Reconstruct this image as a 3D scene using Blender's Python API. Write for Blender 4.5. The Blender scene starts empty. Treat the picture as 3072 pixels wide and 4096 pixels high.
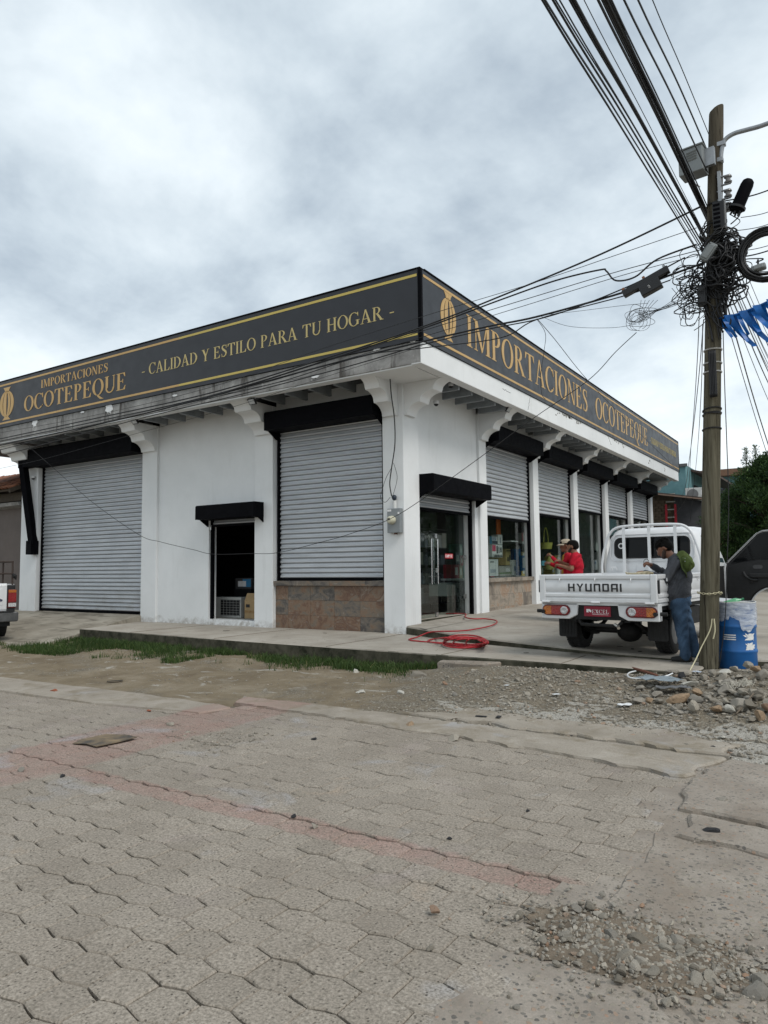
import bpy, math, random
import numpy as np
from mathutils import Vector, Matrix, Euler, noise as mnoise

# ------------------------------------------------------------------ camera, world, sun, exposure
scene = bpy.context.scene
CX, CY, FPX, EYE = 1536.0, 2048.0, 2883.0, 1.32
# columns: image right, image down, view direction, in world axes (x along the shop front, y along the side street, z up)
CM = np.array([[0.83737903, -0.05163396, -0.54417856],
               [0.54650624, 0.05853354, 0.83540694],
               [-0.01128267, -0.99694923, 0.07723304]])
cam_data = bpy.data.cameras.new('camera')
cam_data.sensor_fit = 'VERTICAL'; cam_data.sensor_height = 36.0
cam_data.lens = FPX / 4096.0 * 36.0
cam_data.clip_start = 0.05; cam_data.clip_end = 2000.0
cam = bpy.data.objects.new('camera', cam_data)
scene.collection.objects.link(cam)
_m = Matrix(((CM[0, 0], -CM[0, 1], -CM[0, 2], 0), (CM[1, 0], -CM[1, 1], -CM[1, 2], 0), (CM[2, 0], -CM[2, 1], -CM[2, 2], EYE), (0, 0, 0, 1)))
cam.matrix_world = _m
scene.camera = cam

world = bpy.data.worlds.new('World'); scene.world = world; world.use_nodes = True
SUN_DIR = Vector((0.62, -0.20, 0.76)).normalized()
def build_world():
    nt = world.node_tree; n = nt.nodes; L = nt.links; n.clear()
    out = n.new('ShaderNodeOutputWorld'); bg = n.new('ShaderNodeBackground'); bg.inputs['Strength'].default_value = 0.1
    sky = n.new('ShaderNodeTexSky'); sky.sky_type = 'NISHITA'; sky.sun_disc = False
    sky.sun_elevation = math.asin(SUN_DIR.z); sky.sun_rotation = math.atan2(SUN_DIR.x, SUN_DIR.y)
    tc = n.new('ShaderNodeTexCoord'); sep = n.new('ShaderNodeSeparateXYZ'); L.new(tc.outputs['Generated'], sep.inputs[0])
    zc = n.new('ShaderNodeMath'); zc.operation = 'MAXIMUM'; zc.inputs[1].default_value = 0.0; L.new(sep.outputs[2], zc.inputs[0])
    za = n.new('ShaderNodeMath'); za.operation = 'ADD'; za.inputs[1].default_value = 0.42; L.new(zc.outputs[0], za.inputs[0])
    comb = n.new('ShaderNodeCombineXYZ')
    for i in (0, 1):
        d = n.new('ShaderNodeMath'); d.operation = 'DIVIDE'; L.new(sep.outputs[i], d.inputs[0]); L.new(za.outputs[0], d.inputs[1]); L.new(d.outputs[0], comb.inputs[i])
    def nz(scale, det, rough, dist, off):
        mp = n.new('ShaderNodeMapping'); mp.inputs['Location'].default_value = off; L.new(comb.outputs[0], mp.inputs[0])
        t = n.new('ShaderNodeTexNoise'); t.inputs['Scale'].default_value = scale; t.inputs['Detail'].default_value = det
        t.inputs['Roughness'].default_value = rough; t.inputs['Distortion'].default_value = dist; L.new(mp.outputs[0], t.inputs['Vector']); return t
    a = nz(1.15, 7, 0.56, 0.25, (3.1, 1.7, 0)); b = nz(3.2, 6, 0.58, 0.15, (8.3, 2.2, 4))
    mx = n.new('ShaderNodeMix'); mx.data_type = 'FLOAT'; mx.inputs[0].default_value = 0.46; L.new(a.outputs[0], mx.inputs[2]); L.new(b.outputs[0], mx.inputs[3])
    # brighter cloud towards the horizon all round
    el = n.new('ShaderNodeMapRange'); el.inputs[1].default_value = 0.0; el.inputs[2].default_value = 0.75; el.inputs[3].default_value = 0.16; el.inputs[4].default_value = -0.08
    L.new(zc.outputs[0], el.inputs[0])
    ct = n.new('ShaderNodeMapRange'); ct.clamp = False; ct.inputs[1].default_value = 0.0; ct.inputs[2].default_value = 1.0; ct.inputs[3].default_value = -0.21; ct.inputs[4].default_value = 1.19
    L.new(mx.outputs[0], ct.inputs[0])
    ad = n.new('ShaderNodeMath'); ad.operation = 'ADD'; L.new(ct.outputs[0], ad.inputs[0]); L.new(el.outputs[0], ad.inputs[1])
    rp = n.new('ShaderNodeValToRGB'); cr = rp.color_ramp; cr.elements[0].position = 0.33; cr.elements[0].color = (2.45, 2.92, 3.40, 1)
    cr.elements[1].position = 0.74; cr.elements[1].color = (6.0, 6.35, 6.5, 1)
    e = cr.elements.new(0.47); e.color = (3.75, 4.28, 4.68, 1)
    e = cr.elements.new(0.60); e.color = (4.95, 5.45, 5.75, 1)
    L.new(ad.outputs[0], rp.inputs[0])
    cm = n.new('ShaderNodeMix'); cm.data_type = 'RGBA'; cm.inputs[0].default_value = 0.95
    L.new(sky.outputs[0], cm.inputs[6]); L.new(rp.outputs[0], cm.inputs[7]); L.new(cm.outputs[2], bg.inputs['Color']); L.new(bg.outputs[0], out.inputs[0])
build_world()
sun_data = bpy.data.lights.new('sun', 'SUN'); sun_data.energy = 1.15; sun_data.angle = math.radians(24); sun_data.color = (1.0, 0.97, 0.92)
sun = bpy.data.objects.new('sun', sun_data); scene.collection.objects.link(sun)
sun.rotation_euler = SUN_DIR.to_track_quat('Z', 'Y').to_euler(); sun.location = (10, -5, 20)
vs = scene.view_settings; vs.view_transform = 'Standard'; vs.look = 'None'; vs.gamma = 1.0; vs.use_curve_mapping = False; vs.exposure = 0.85
scene.cycles.max_bounces = 6; scene.cycles.diffuse_bounces = 2; scene.cycles.glossy_bounces = 3; scene.cycles.transparent_max_bounces = 16

R = random.Random(7)
# ------------------------------------------------------------------ helpers
def _ray(px, py):
    d = CM @ np.array([px - CX, py - CY, FPX]); return d
def fx(px, py, x):
    d = _ray(px, py); t = x / d[0]; return Vector((x, d[1] * t, EYE + d[2] * t))
def fy(px, py, y):
    d = _ray(px, py); t = y / d[1]; return Vector((d[0] * t, y, EYE + d[2] * t))
def fz(px, py, z):
    d = _ray(px, py); t = (z - EYE) / d[2]; return Vector((d[0] * t, d[1] * t, z))

COL = scene.collection
def link(o, parent=None):
    COL.objects.link(o)
    if parent is not None: o.parent = parent
    return o
def tag(o, label=None, cat=None, group=None, kind=None):
    if label: o['label'] = label
    if cat: o['category'] = cat
    if group: o['group'] = group
    if kind: o['kind'] = kind
    return o
def thing(name, label, cat, loc=(0, 0, 0), rz=0.0, group=None):
    o = bpy.data.objects.new(name, None); o.empty_display_size = 0.2
    o.location = loc; o.rotation_euler = (0, 0, rz); link(o)
    return tag(o, label, cat, group)
def copy_tree(o, parent=None):
    c = o.copy(); link(c, parent)
    for ch in list(o.children): copy_tree(ch, c)
    return c
def org(o):
    """world translation of a parent chain (only used for parents that carry no rotation)"""
    v = Vector((0, 0, 0))
    while o is not None: v += o.location; o = o.parent
    return v

class MB:
    def __init__(s): s.v = []; s.f = []; s.m = []; s.mi = 0
    def add(s, vs_, fs_):
        b = len(s.v); s.v.extend([tuple(p) for p in vs_])
        for f in fs_: s.f.append(tuple(i + b for i in f)); s.m.append(s.mi)
        return s
    def box(s, x0, x1, y0, y1, z0, z1):
        return s.add([(x0, y0, z0), (x1, y0, z0), (x1, y1, z0), (x0, y1, z0), (x0, y0, z1), (x1, y0, z1), (x1, y1, z1), (x0, y1, z1)],
                     [(0, 3, 2, 1), (4, 5, 6, 7), (0, 1, 5, 4), (1, 2, 6, 5), (2, 3, 7, 6), (3, 0, 4, 7)])
    def obox(s, M, sx, sy, sz):
        vs_ = [M @ Vector((a * sx / 2, b * sy / 2, c * sz / 2)) for c in (-1, 1) for a, b in ((-1, -1), (1, -1), (1, 1), (-1, 1))]
        return s.add(vs_, [(0, 3, 2, 1), (4, 5, 6, 7), (0, 1, 5, 4), (1, 2, 6, 5), (2, 3, 7, 6), (3, 0, 4, 7)])
    def prism(s, poly, fn, a, b):
        """poly: 2D points; fn(u, v, w) -> 3D; extruded from w = a to w = b"""
        n = len(poly)
        vs_ = [fn(u, v, a) for u, v in poly] + [fn(u, v, b) for u, v in poly]
        fs_ = [tuple(range(n)), tuple(range(2 * n - 1, n - 1, -1))] + [(i, i + n, (i + 1) % n + n, (i + 1) % n) for i in range(n)]
        return s.add(vs_, fs_)
    def tube(s, pts, r, n=6, closed=False, cap=True):
        pts = [Vector(p) for p in pts]; m = len(pts)
        rs = r if isinstance(r, (list, tuple)) else [r] * m
        T = []
        for i in range(m):
            if closed: t = pts[(i + 1) % m] - pts[i - 1]
            else: t = pts[min(i + 1, m - 1)] - pts[max(i - 1, 0)]
            T.append(t.normalized() if t.length > 1e-9 else Vector((0, 0, 1)))
        ref = Vector((0, 0, 1)) if abs(T[0].z) < 0.9 else Vector((1, 0, 0))
        N = (ref - T[0] * ref.dot(T[0])).normalized(); vs_ = []
        for i in range(m):
            N = N - T[i] * N.dot(T[i])
            if N.length < 1e-6: N = T[i].orthogonal()
            N.normalize(); B = T[i].cross(N)
            for k in range(n):
                a = 2 * math.pi * k / n
                vs_.append(pts[i] + (N * math.cos(a) + B * math.sin(a)) * rs[i])
        fs_ = []
        for i in range(m if closed else m - 1):
            j = (i + 1) % m
            for k in range(n): fs_.append((i * n + k, i * n + (k + 1) % n, j * n + (k + 1) % n, j * n + k))
        if cap and not closed: fs_ += [tuple(range(n - 1, -1, -1)), tuple((m - 1) * n + k for k in range(n))]
        return s.add(vs_, fs_)
    def lathe(s, prof, n=24, M=None, cap=True):
        M = M or Matrix.Identity(4); vs_ = []
        for r_, z in prof:
            for k in range(n): a = 2 * math.pi * k / n; vs_.append(M @ Vector((r_ * math.cos(a), r_ * math.sin(a), z)))
        fs_ = []
        for i in range(len(prof) - 1):
            for k in range(n): fs_.append((i * n + k, i * n + (k + 1) % n, (i + 1) * n + (k + 1) % n, (i + 1) * n + k))
        if cap: fs_ += [tuple(range(n - 1, -1, -1)), tuple((len(prof) - 1) * n + k for k in range(n))]
        return s.add(vs_, fs_)
    def ball(s, c, rx, ry=None, rz=None, nu=14, nv=9, M=None):
        ry = ry or rx; rz = rz or rx; prof = []
        vs_ = []; fs_ = []; c = Vector(c); M = M or Matrix.Identity(3)
        for i in range(nv + 1):
            th = math.pi * i / nv
            for k in range(nu):
                a = 2 * math.pi * k / nu
                vs_.append(c + M @ Vector((rx * math.sin(th) * math.cos(a), ry * math.sin(th) * math.sin(a), -rz * math.cos(th))))
        for i in range(nv):
            for k in range(nu): fs_.append((i * nu + k, i * nu + (k + 1) % nu, (i + 1) * nu + (k + 1) % nu, (i + 1) * nu + k))
        return s.add(vs_, fs_)
    def mesh(s, name, mats, off=None, smooth=False):
        me = bpy.data.meshes.new(name)
        v = s.v if off is None else [(p[0] - off[0], p[1] - off[1], p[2] - off[2]) for p in s.v]
        me.from_pydata(v, [], s.f)
        mats = mats if isinstance(mats, (list, tuple)) else [mats]
        for m in mats: me.materials.append(m)
        if len(mats) > 1: me.polygons.foreach_set('material_index', s.m)
        if smooth:
            me.polygons.foreach_set('use_smooth', [True] * len(me.polygons))
            if smooth is not True: me.set_sharp_from_angle(angle=math.radians(smooth))
        me.update(); return me
    def build(s, name, mats, parent=None, smooth=False, bevel=0.0, world_=False, seg=2):
        """world_: vertices are world positions and the parent carries no rotation"""
        off = org(parent) if (world_ and parent is not None) else None
        if world_ and parent is None:          # put the origin at the base of the shape
            a = np.array(s.v); off = Vector(((a[:, 0].min() + a[:, 0].max()) / 2, (a[:, 1].min() + a[:, 1].max()) / 2, a[:, 2].min()))
        o = bpy.data.objects.new(name, s.mesh(name, mats, off, smooth)); link(o, parent)
        if world_ and parent is None: o.location = off
        if bevel:
            b = o.modifiers.new('bevel', 'BEVEL'); b.width = bevel; b.segments = seg; b.limit_method = 'ANGLE'; b.angle_limit = math.radians(35)
        return o
def catmull(pts, per=8, closed=False):
    P = [Vector(p) for p in pts]; n = len(P); out = []
    for i in range(n if closed else n - 1):
        if closed: a, b, c, d = P[i - 1], P[i], P[(i + 1) % n], P[(i + 2) % n]
        else: a, b, c, d = P[max(i - 1, 0)], P[i], P[i + 1], P[min(i + 2, n - 1)]
        for k in range(per):
            t = k / per
            out.append(0.5 * ((2 * b) + (c - a) * t + (2 * a - 5 * b + 4 * c - d) * t * t + (3 * b - a - 3 * c + d) * t ** 3))
    if not closed: out.append(P[-1].copy())
    return out

# ------------------------------------------------------------------ materials
def srgb(r, g, b):
    f = lambda c: (c / 255.0 / 12.92) if c / 255.0 <= 0.04045 else ((c / 255.0 + 0.055) / 1.055) ** 2.4
    return (f(r), f(g), f(b))
MATS = {}
class NT:
    def __init__(s, name):
        s.mat = bpy.data.materials.new(name); s.mat.use_nodes = True; s.nt = s.mat.node_tree; s.n = s.nt.nodes; s.L = s.nt.links
        s.bsdf = s.n['Principled BSDF']; s.out = s.n['Material Output']
        s.tc = s.n.new('ShaderNodeTexCoord'); s.geo = s.n.new('ShaderNodeNewGeometry')
    def sock(s, i, val):
        if hasattr(val, 'is_linked') or hasattr(val, 'links'): s.L.new(val, i)
        elif isinstance(val, tuple) and len(val) == 3 and i.type == 'RGBA': i.default_value = (*val, 1)
        else: i.default_value = val
    def noise(s, scale, detail=4, rough=0.55, dist=0.0, vec=None, out=0):
        t = s.n.new('ShaderNodeTexNoise'); t.inputs['Scale'].default_value = scale; t.inputs['Detail'].default_value = min(detail, 3 if scale >= 20 else 5)
        t.inputs['Roughness'].default_value = rough; t.inputs['Distortion'].default_value = dist
        s.L.new(vec or s.tc.outputs['Object'], t.inputs['Vector']); return t.outputs[out]
    def voro(s, scale, feature='F1', out='Distance', vec=None, rand=1.0):
        t = s.n.new('ShaderNodeTexVoronoi'); t.feature = feature; t.inputs['Scale'].default_value = scale; t.inputs['Randomness'].default_value = rand
        s.L.new(vec or s.tc.outputs['Object'], t.inputs['Vector']); return t.outputs[out]
    def ramp(s, fac, *stops):
        r = s.n.new('ShaderNodeValToRGB'); cr = r.color_ramp
        while len(cr.elements) < len(stops): cr.elements.new(0.5)
        for e, (p, c) in zip(cr.elements, stops):
            e.position = p; e.color = (*c, 1) if isinstance(c, tuple) else (c, c, c, 1)
        s.L.new(fac, r.inputs[0]); return r.outputs[0]
    def mix(s, fac, a, b, mode='MIX'):
        m = s.n.new('ShaderNodeMix'); m.data_type = 'RGBA'; m.blend_type = mode
        s.sock(m.inputs[0], fac); s.sock(m.inputs[6], a); s.sock(m.inputs[7], b); return m.outputs[2]
    def math(s, op, a, b=0.0, clamp=False):
        m = s.n.new('ShaderNodeMath'); m.operation = op; m.use_clamp = clamp; s.sock(m.inputs[0], a); s.sock(m.inputs[1], b); return m.outputs[0]
    def rng(s, v, a, b, c=0.0, d=1.0, smooth=False):
        m = s.n.new('ShaderNodeMapRange'); m.interpolation_type = 'SMOOTHSTEP' if smooth else 'LINEAR'
        s.sock(m.inputs[0], v)
        for i, q in zip((1, 2, 3, 4), (a, b, c, d)): s.sock(m.inputs[i], q)
        return m.outputs[0]
    def sep(s, vec=None):
        m = s.n.new('ShaderNodeSeparateXYZ'); s.L.new(vec or s.geo.outputs['Position'], m.inputs[0]); return m.outputs
    def mapv(s, vec, scale):
        m = s.n.new('ShaderNodeMapping'); m.inputs['Scale'].default_value = scale; s.L.new(vec, m.inputs[0]); return m.outputs[0]
    def rand(s):
        o = s.n.new('ShaderNodeObjectInfo'); return o.outputs['Random']
    def island(s): return s.geo.outputs['Random Per Island']
    def bump(s, h, strength=0.3, dist=0.02, prev=None):
        b = s.n.new('ShaderNodeBump'); b.inputs['Strength'].default_value = strength; b.inputs['Distance'].default_value = dist
        s.L.new(h, b.inputs['Height'])
        if prev is not None: s.L.new(prev, b.inputs['Normal'])
        return b.outputs[0]
    def done(s, color=None, rough=None, normal=None, metal=None, spec=None):
        B = s.bsdf.inputs
        if color is not None: s.sock(B['Base Color'], color)
        if rough is not None: s.sock(B['Roughness'], rough)
        if metal is not None: s.sock(B['Metallic'], metal)
        if spec is not None: s.sock(B['Specular IOR Level'], spec)
        if normal is not None: s.L.new(normal, B['Normal'])
        return s.mat
def plain(name, col, rough=0.6, metal=0.0, var=0.12, scale=6.0, bump=0.08, bscale=60.0, spec=0.4, bdist=0.004):
    if name in MATS: return MATS[name]
    t = NT(name)
    nz = t.noise(scale, 5, 0.6)
    lo = tuple(c * (1 - var) for c in col); hi = tuple(min(1, c * (1 + var)) for c in col)
    c = t.ramp(nz, (0.3, lo), (0.7, hi))
    nr = t.bump(t.noise(bscale, 4, 0.6), bump, bdist)
    r_ = t.rng(t.noise(scale * 2.3, 4), 0.3, 0.7, max(0.02, rough - 0.07), min(1, rough + 0.07))
    MATS[name] = t.done(c, r_, nr, metal, spec); return MATS[name]
def m_white_wall():
    t = NT('white_wall_paint'); P = t.geo.outputs['Position']
    big = t.noise(0.9, 6, 0.6, 0.2, P); fine = t.noise(9, 5, 0.6, 0, P)
    c = t.ramp(big, (0.3, (0.70, 0.71, 0.705)), (0.7, (0.78, 0.785, 0.78)))
    z = t.sep()[2]
    hgt = t.math('ADD', z, t.math('MULTIPLY', t.noise(5, 6, 0.7, 0.3, P), -0.45))
    grime = t.rng(hgt, -0.22, -0.02, 0.8, 0.0, True)
    c = t.mix(t.math('MULTIPLY', grime, t.rng(fine, 0.35, 0.65)), c, (0.30, 0.27, 0.23))
    streak = t.rng(t.noise(3.5, 5, 0.6, 0.1, t.mapv(P, (1, 1, 0.12))), 0.6, 0.78)
    c = t.mix(t.math('MULTIPLY', streak, 0.22), c, (0.36, 0.35, 0.32)); c = t.mix(t.rng(t.noise(1.7, 5, 0.6, 0.5, P), 0.52, 0.72, 0, 0.12), c, (0.52, 0.51, 0.48))
    n1 = t.bump(t.noise(28, 6, 0.65, 0, P), 0.16, 0.006); n2 = t.bump(t.noise(2.2, 3, 0.5, 0, P), 0.25, 0.02, n1)
    return t.done(c, 0.72, n2, spec=0.3)
def m_raw_concrete():
    t = NT('stained_raw_concrete'); P = t.geo.outputs['Position']
    a = t.noise(2.2, 7, 0.65, 0.4, P); c = t.ramp(a, (0.3, (0.17, 0.165, 0.155)), (0.52, (0.27, 0.262, 0.25)), (0.72, (0.38, 0.37, 0.35)))
    st = t.noise(2.6, 6, 0.7, 0.3, t.mapv(P, (1.6, 1.6, 0.25)))
    c = t.mix(t.rng(st, 0.54, 0.66, 0, 0.85), c, (0.06, 0.052, 0.045))
    c = t.mix(t.rng(t.noise(5, 6, 0.7, 0.5, P), 0.62, 0.70, 0, 0.7), c, (0.55, 0.54, 0.52))
    return t.done(c, 0.88, t.bump(t.noise(22, 7, 0.7, 0, P), 0.5, 0.012), spec=0.2)
def m_sidewalk():
    t = NT('pavement_concrete'); P = t.geo.outputs['Position']
    a = t.noise(1.1, 7, 0.62, 0.3, P); c = t.ramp(a, (0.3, (0.28, 0.248, 0.206)), (0.55, (0.365, 0.33, 0.28)), (0.75, (0.43, 0.395, 0.345)))
    c = t.mix(t.rng(t.noise(4.2, 7, 0.7, 0.8, P), 0.56, 0.72, 0, 0.55), c, (0.16, 0.145, 0.12))
    c = t.mix(t.rng(t.voro(34, vec=P), 0.0, 0.28, 0.5, 0.0), c, (0.17, 0.16, 0.145))
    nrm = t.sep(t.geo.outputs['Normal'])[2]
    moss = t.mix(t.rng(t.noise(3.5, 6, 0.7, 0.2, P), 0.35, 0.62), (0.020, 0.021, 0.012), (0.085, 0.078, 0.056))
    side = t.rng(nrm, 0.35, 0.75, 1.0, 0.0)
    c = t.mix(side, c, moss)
    n1 = t.bump(t.noise(60, 6, 0.7, 0, P), 0.35, 0.006); n2 = t.bump(t.noise(7, 6, 0.65, 0, P), 0.4, 0.02, n1)
    return t.done(c, 0.9, n2, spec=0.2)
def m_ramp():
    t = NT('ramp_concrete'); P = t.geo.outputs['Position']
    a = t.noise(1.0, 7, 0.65, 0.5, P); c = t.ramp(a, (0.3, (0.22, 0.195, 0.155)), (0.55, (0.32, 0.29, 0.238)), (0.75, (0.40, 0.37, 0.312)))
    s_ = t.noise(1.6, 6, 0.65, 0.6, t.mapv(P, (0.8, 2.4, 1)))
    c = t.mix(t.rng(s_, 0.50, 0.66, 0, 0.65), c, (0.085, 0.072, 0.052))
    return t.done(c, 0.9, t.bump(t.noise(30, 6, 0.7, 0, P), 0.35, 0.01), spec=0.2)
def paint_over(t, c, P):
    """faded pink paint lying on the road: a broad band along y and a thin worn stripe along x"""
    X, Y, _ = t.sep(P)
    wob = t.math('MULTIPLY', t.math('SUBTRACT', t.noise(7, 5, 0.6, 0, P), 0.5), 0.22)
    xx = t.math('ADD', X, wob); yy = t.math('ADD', Y, t.math('MULTIPLY', wob, 0.7))
    def win(v, a, b, s_): return t.math('MULTIPLY', t.rng(v, a - s_, a + s_, 0, 1, True), t.rng(v, b - s_, b + s_, 1, 0, True))
    band = t.math('MULTIPLY', win(xx, -6.62, -5.55, 0.05), t.rng(yy, 2.2, 3.3, 0.25, 1.0))
    stripe = t.math('MULTIPLY', win(yy, 3.58, 3.80, 0.03), win(xx, -5.6, -1.3, 0.1))
    m = t.math('MAXIMUM', band, stripe)
    wear = t.rng(t.noise(3.0, 7, 0.7, 0.3, P), 0.3, 0.62, 0.95, 0.5)
    c = t.mix(t.math('MULTIPLY', t.math('MULTIPLY', m, wear), 0.60), c, (0.34, 0.175, 0.15))
    # stray tints: chalky blue-grey, ochre and violet-grey blotches ground into the paving
    blot = lambda sc, lo, hi, off: t.rng(t.noise(sc, 4, 0.6, 0.6, t.mapv(P, (1, 1, off))), lo, hi, 0, 1)
    c = t.mix(t.math('MULTIPLY', blot(1.3, 0.60, 0.72, 1), 0.45), c, (0.40, 0.41, 0.44))
    c = t.mix(t.math('MULTIPLY', blot(0.9, 0.58, 0.74, 2.3), 0.30), c, (0.36, 0.29, 0.30))
    c = t.mix(t.math('MULTIPLY', blot(1.9, 0.66, 0.76, 5.1), 0.40), c, (0.44, 0.32, 0.22))
    return c
def m_paver():
    t = NT('worn_paver_concrete'); P = t.geo.outputs['Position']
    a = t.noise(1.4, 6, 0.6, 0.3, P)
    c = t.ramp(a, (0.28, (0.255, 0.215, 0.172)), (0.5, (0.325, 0.281, 0.230)), (0.72, (0.405, 0.354, 0.295)))
    c = t.mix(0.5, c, t.ramp(t.math('FRACT', t.math('ADD', t.island(), t.rand())), (0.0, (0.268, 0.232, 0.193)), (0.5, (0.315, 0.275, 0.23)), (1.0, (0.37, 0.322, 0.27))))
    c = paint_over(t, c, P)
    g = t.noise(75, 5, 0.7, 0, P); c = t.mix(t.rng(g, 0.36, 0.58, 0.7, 0.0), c, (0.13, 0.115, 0.092))
    c = t.mix(t.rng(g, 0.60, 0.78, 0.0, 0.5), c, (0.56, 0.53, 0.46))
    pit = t.voro(46, vec=P); pm = t.math('MULTIPLY', t.rng(pit, 0.12, 0.30, 1, 0), t.rng(t.noise(23, 2, 0.5, 0, P), 0.44, 0.58))
    c = t.mix(t.math('MULTIPLY', pm, 0.85), c, (0.07, 0.06, 0.048))
    dirt = t.rng(t.noise(1.9, 7, 0.7, 0.5, P), 0.60, 0.76, 0, 0.4); c = t.mix(dirt, c, (0.25, 0.215, 0.165))
    h = t.math('SUBTRACT', t.math('MULTIPLY', t.noise(95, 5, 0.7, 0, P), 0.6), t.math('MULTIPLY', pm, 0.9))
    n1 = t.bump(h, 0.75, 0.006); n2 = t.bump(t.noise(17, 5, 0.6, 0, P), 0.5, 0.016, n1)
    return t.done(c, 0.93, n2, spec=0.15)
def m_joint():
    t = NT('joint_dirt'); P = t.geo.outputs['Position']
    c = t.ramp(t.noise(30, 5, 0.7, 0, P), (0.3, (0.075, 0.062, 0.047)), (0.7, (0.20, 0.17, 0.13)))
    return t.done(c, 0.95, t.bump(t.noise(120, 4, 0.7, 0, P), 0.8, 0.006), spec=0.1)
def m_aggregate():
    t = NT('exposed_aggregate_concrete'); P = t.geo.outputs['Position']
    base = t.ramp(t.noise(3, 7, 0.65, 0.3, P), (0.3, (0.23, 0.192, 0.158)), (0.7, (0.36, 0.313, 0.265)))
    base = t.mix(t.rng(t.noise(80, 5, 0.7, 0, P), 0.35, 0.62, 0.5, 0), base, (0.20, 0.185, 0.155))
    wn = t.noise(9, 3, 0.6, 0, P, 1); av = t.n.new('ShaderNodeVectorMath'); av.operation = 'MULTIPLY_ADD'; t.L.new(wn, av.inputs[0]); av.inputs[1].default_value = (0.05, 0.05, 0.05); t.L.new(P, av.inputs[2]); P2 = av.outputs[0]
    cell = t.voro(36, out='Color', vec=P2); d = t.voro(36, vec=P2)
    wob = t.math('ADD', d, t.math('MULTIPLY', t.math('SUBTRACT', t.noise(60, 3, 0.6, 0, P), 0.5), 0.25))
    cs = t.n.new('ShaderNodeSeparateColor'); t.L.new(cell, cs.inputs[0])
    on = t.math('MULTIPLY', t.rng(wob, t.math('ADD', t.math('MULTIPLY', cs.outputs[2], 0.30), 0.16), t.math('ADD', t.math('MULTIPLY', cs.outputs[2], 0.30), 0.22), 1, 0), t.rng(cs.outputs[0], 0.16, 0.22))
    on = t.math('MULTIPLY', on, t.rng(t.noise(1.3, 4, 0.6, 0.4, P), 0.36, 0.56, 0.45, 1))
    sc = t.ramp(cs.outputs[1], (0.0, (0.095, 0.09, 0.082)), (0.45, (0.18, 0.165, 0.14)), (0.8, (0.29, 0.255, 0.20)), (1.0, (0.31, 0.20, 0.14)))
    c = t.mix(t.math('MULTIPLY', on, 0.95), base, sc)
    dirt = t.rng(t.noise(1.7, 7, 0.68, 0.5, P), 0.50, 0.72, 0, 0.65); c = t.mix(dirt, c, (0.21, 0.168, 0.128))
    h = t.math('ADD', t.math('MULTIPLY', on, 0.35), t.math('MULTIPLY', t.noise(90, 5, 0.7, 0, P), 0.5))
    n1 = t.bump(h, 0.7, 0.008); n2 = t.bump(t.noise(9, 6, 0.65, 0, P), 0.5, 0.02, n1)
    return t.done(c, 0.9, n2, spec=0.2)
def m_strip():
    t = NT('edge_strip_concrete'); P = t.geo.outputs['Position']
    c = t.ramp(t.noise(1.8, 7, 0.65, 0.4, P), (0.3, (0.26, 0.225, 0.182)), (0.55, (0.35, 0.308, 0.256)), (0.75, (0.43, 0.385, 0.33)))
    c = paint_over(t, c, P)
    c = t.mix(t.rng(t.noise(70, 5, 0.7, 0, P), 0.35, 0.65, 0.4, 0), c, (0.15, 0.135, 0.11))
    c = t.mix(t.rng(t.noise(2.6, 7, 0.7, 0.6, P), 0.50, 0.68, 0, 0.75), c, (0.20, 0.165, 0.115))
    return t.done(c, 0.92, t.bump(t.noise(40, 6, 0.7, 0, P), 0.45, 0.01), spec=0.15)
def m_verge():
    t = NT('dirt_and_gravel'); P = t.geo.outputs['Position']; X, Y, Z = t.sep(P)
    dirt = t.ramp(t.noise(1.6, 8, 0.68, 0.5, P), (0.28, (0.15, 0.115, 0.075)), (0.5, (0.225, 0.18, 0.12)), (0.72, (0.32, 0.27, 0.20)))
    gr = t.voro(38, out='Color', vec=P); gs = t.n.new('ShaderNodeSeparateColor'); t.L.new(gr, gs.inputs[0])
    grav = t.ramp(gs.outputs[0], (0.0, (0.17, 0.15, 0.12)), (0.5, (0.255, 0.23, 0.185)), (0.9, (0.34, 0.315, 0.265)), (1.0, (0.46, 0.435, 0.38)))
    grav = t.mix(t.rng(t.voro(38, vec=P), 0.35, 0.6, 0, 0.7), grav, (0.12, 0.098, 0.07)); grav = t.mix(t.rng(t.noise(4, 6, 0.7, 0.3, P), 0.4, 0.65, 0.0, 0.6), grav, dirt)
    right = t.rng(X, -6.0, -3.4, 0.0, 0.45)
    gm = t.rng(t.math('ADD', t.noise(1.05, 6, 0.62, 0.4, P), right), 0.50, 0.70, 0, 1, True)
    c = t.mix(gm, dirt, grav)
    pale = t.rng(t.math('ADD', t.noise(2.3, 7, 0.66, 0.9, t.mapv(P, (0.8, 1.5, 1))), t.math('MULTIPLY', t.math('MULTIPLY', t.rng(X, -4.4, -2.8), t.rng(Y, 7.3, 8.3, 1, 0)), 0.22)), 0.60, 0.67, 0, 0.85)
    c = t.mix(pale, c, t.ramp(t.noise(50, 5, 0.7, 0, P), (0.3, (0.34, 0.32, 0.275)), (0.7, (0.55, 0.525, 0.475))))
    c = t.mix(t.rng(t.noise(95, 4, 0.7, 0, P), 0.34, 0.56, 0.5, 0), c, (0.13, 0.108, 0.08))
    h = t.math('ADD', t.math('MULTIPLY', gm, t.rng(t.voro(38, vec=P), 0, 0.6, 1, 0)), t.noise(70, 6, 0.7, 0, P))
    n1 = t.bump(h, 0.9, 0.014); n2 = t.bump(t.noise(6, 7, 0.7, 0, P), 0.6, 0.04, n1)
    return t.done(c, 0.95, n2, spec=0.15)
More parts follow.
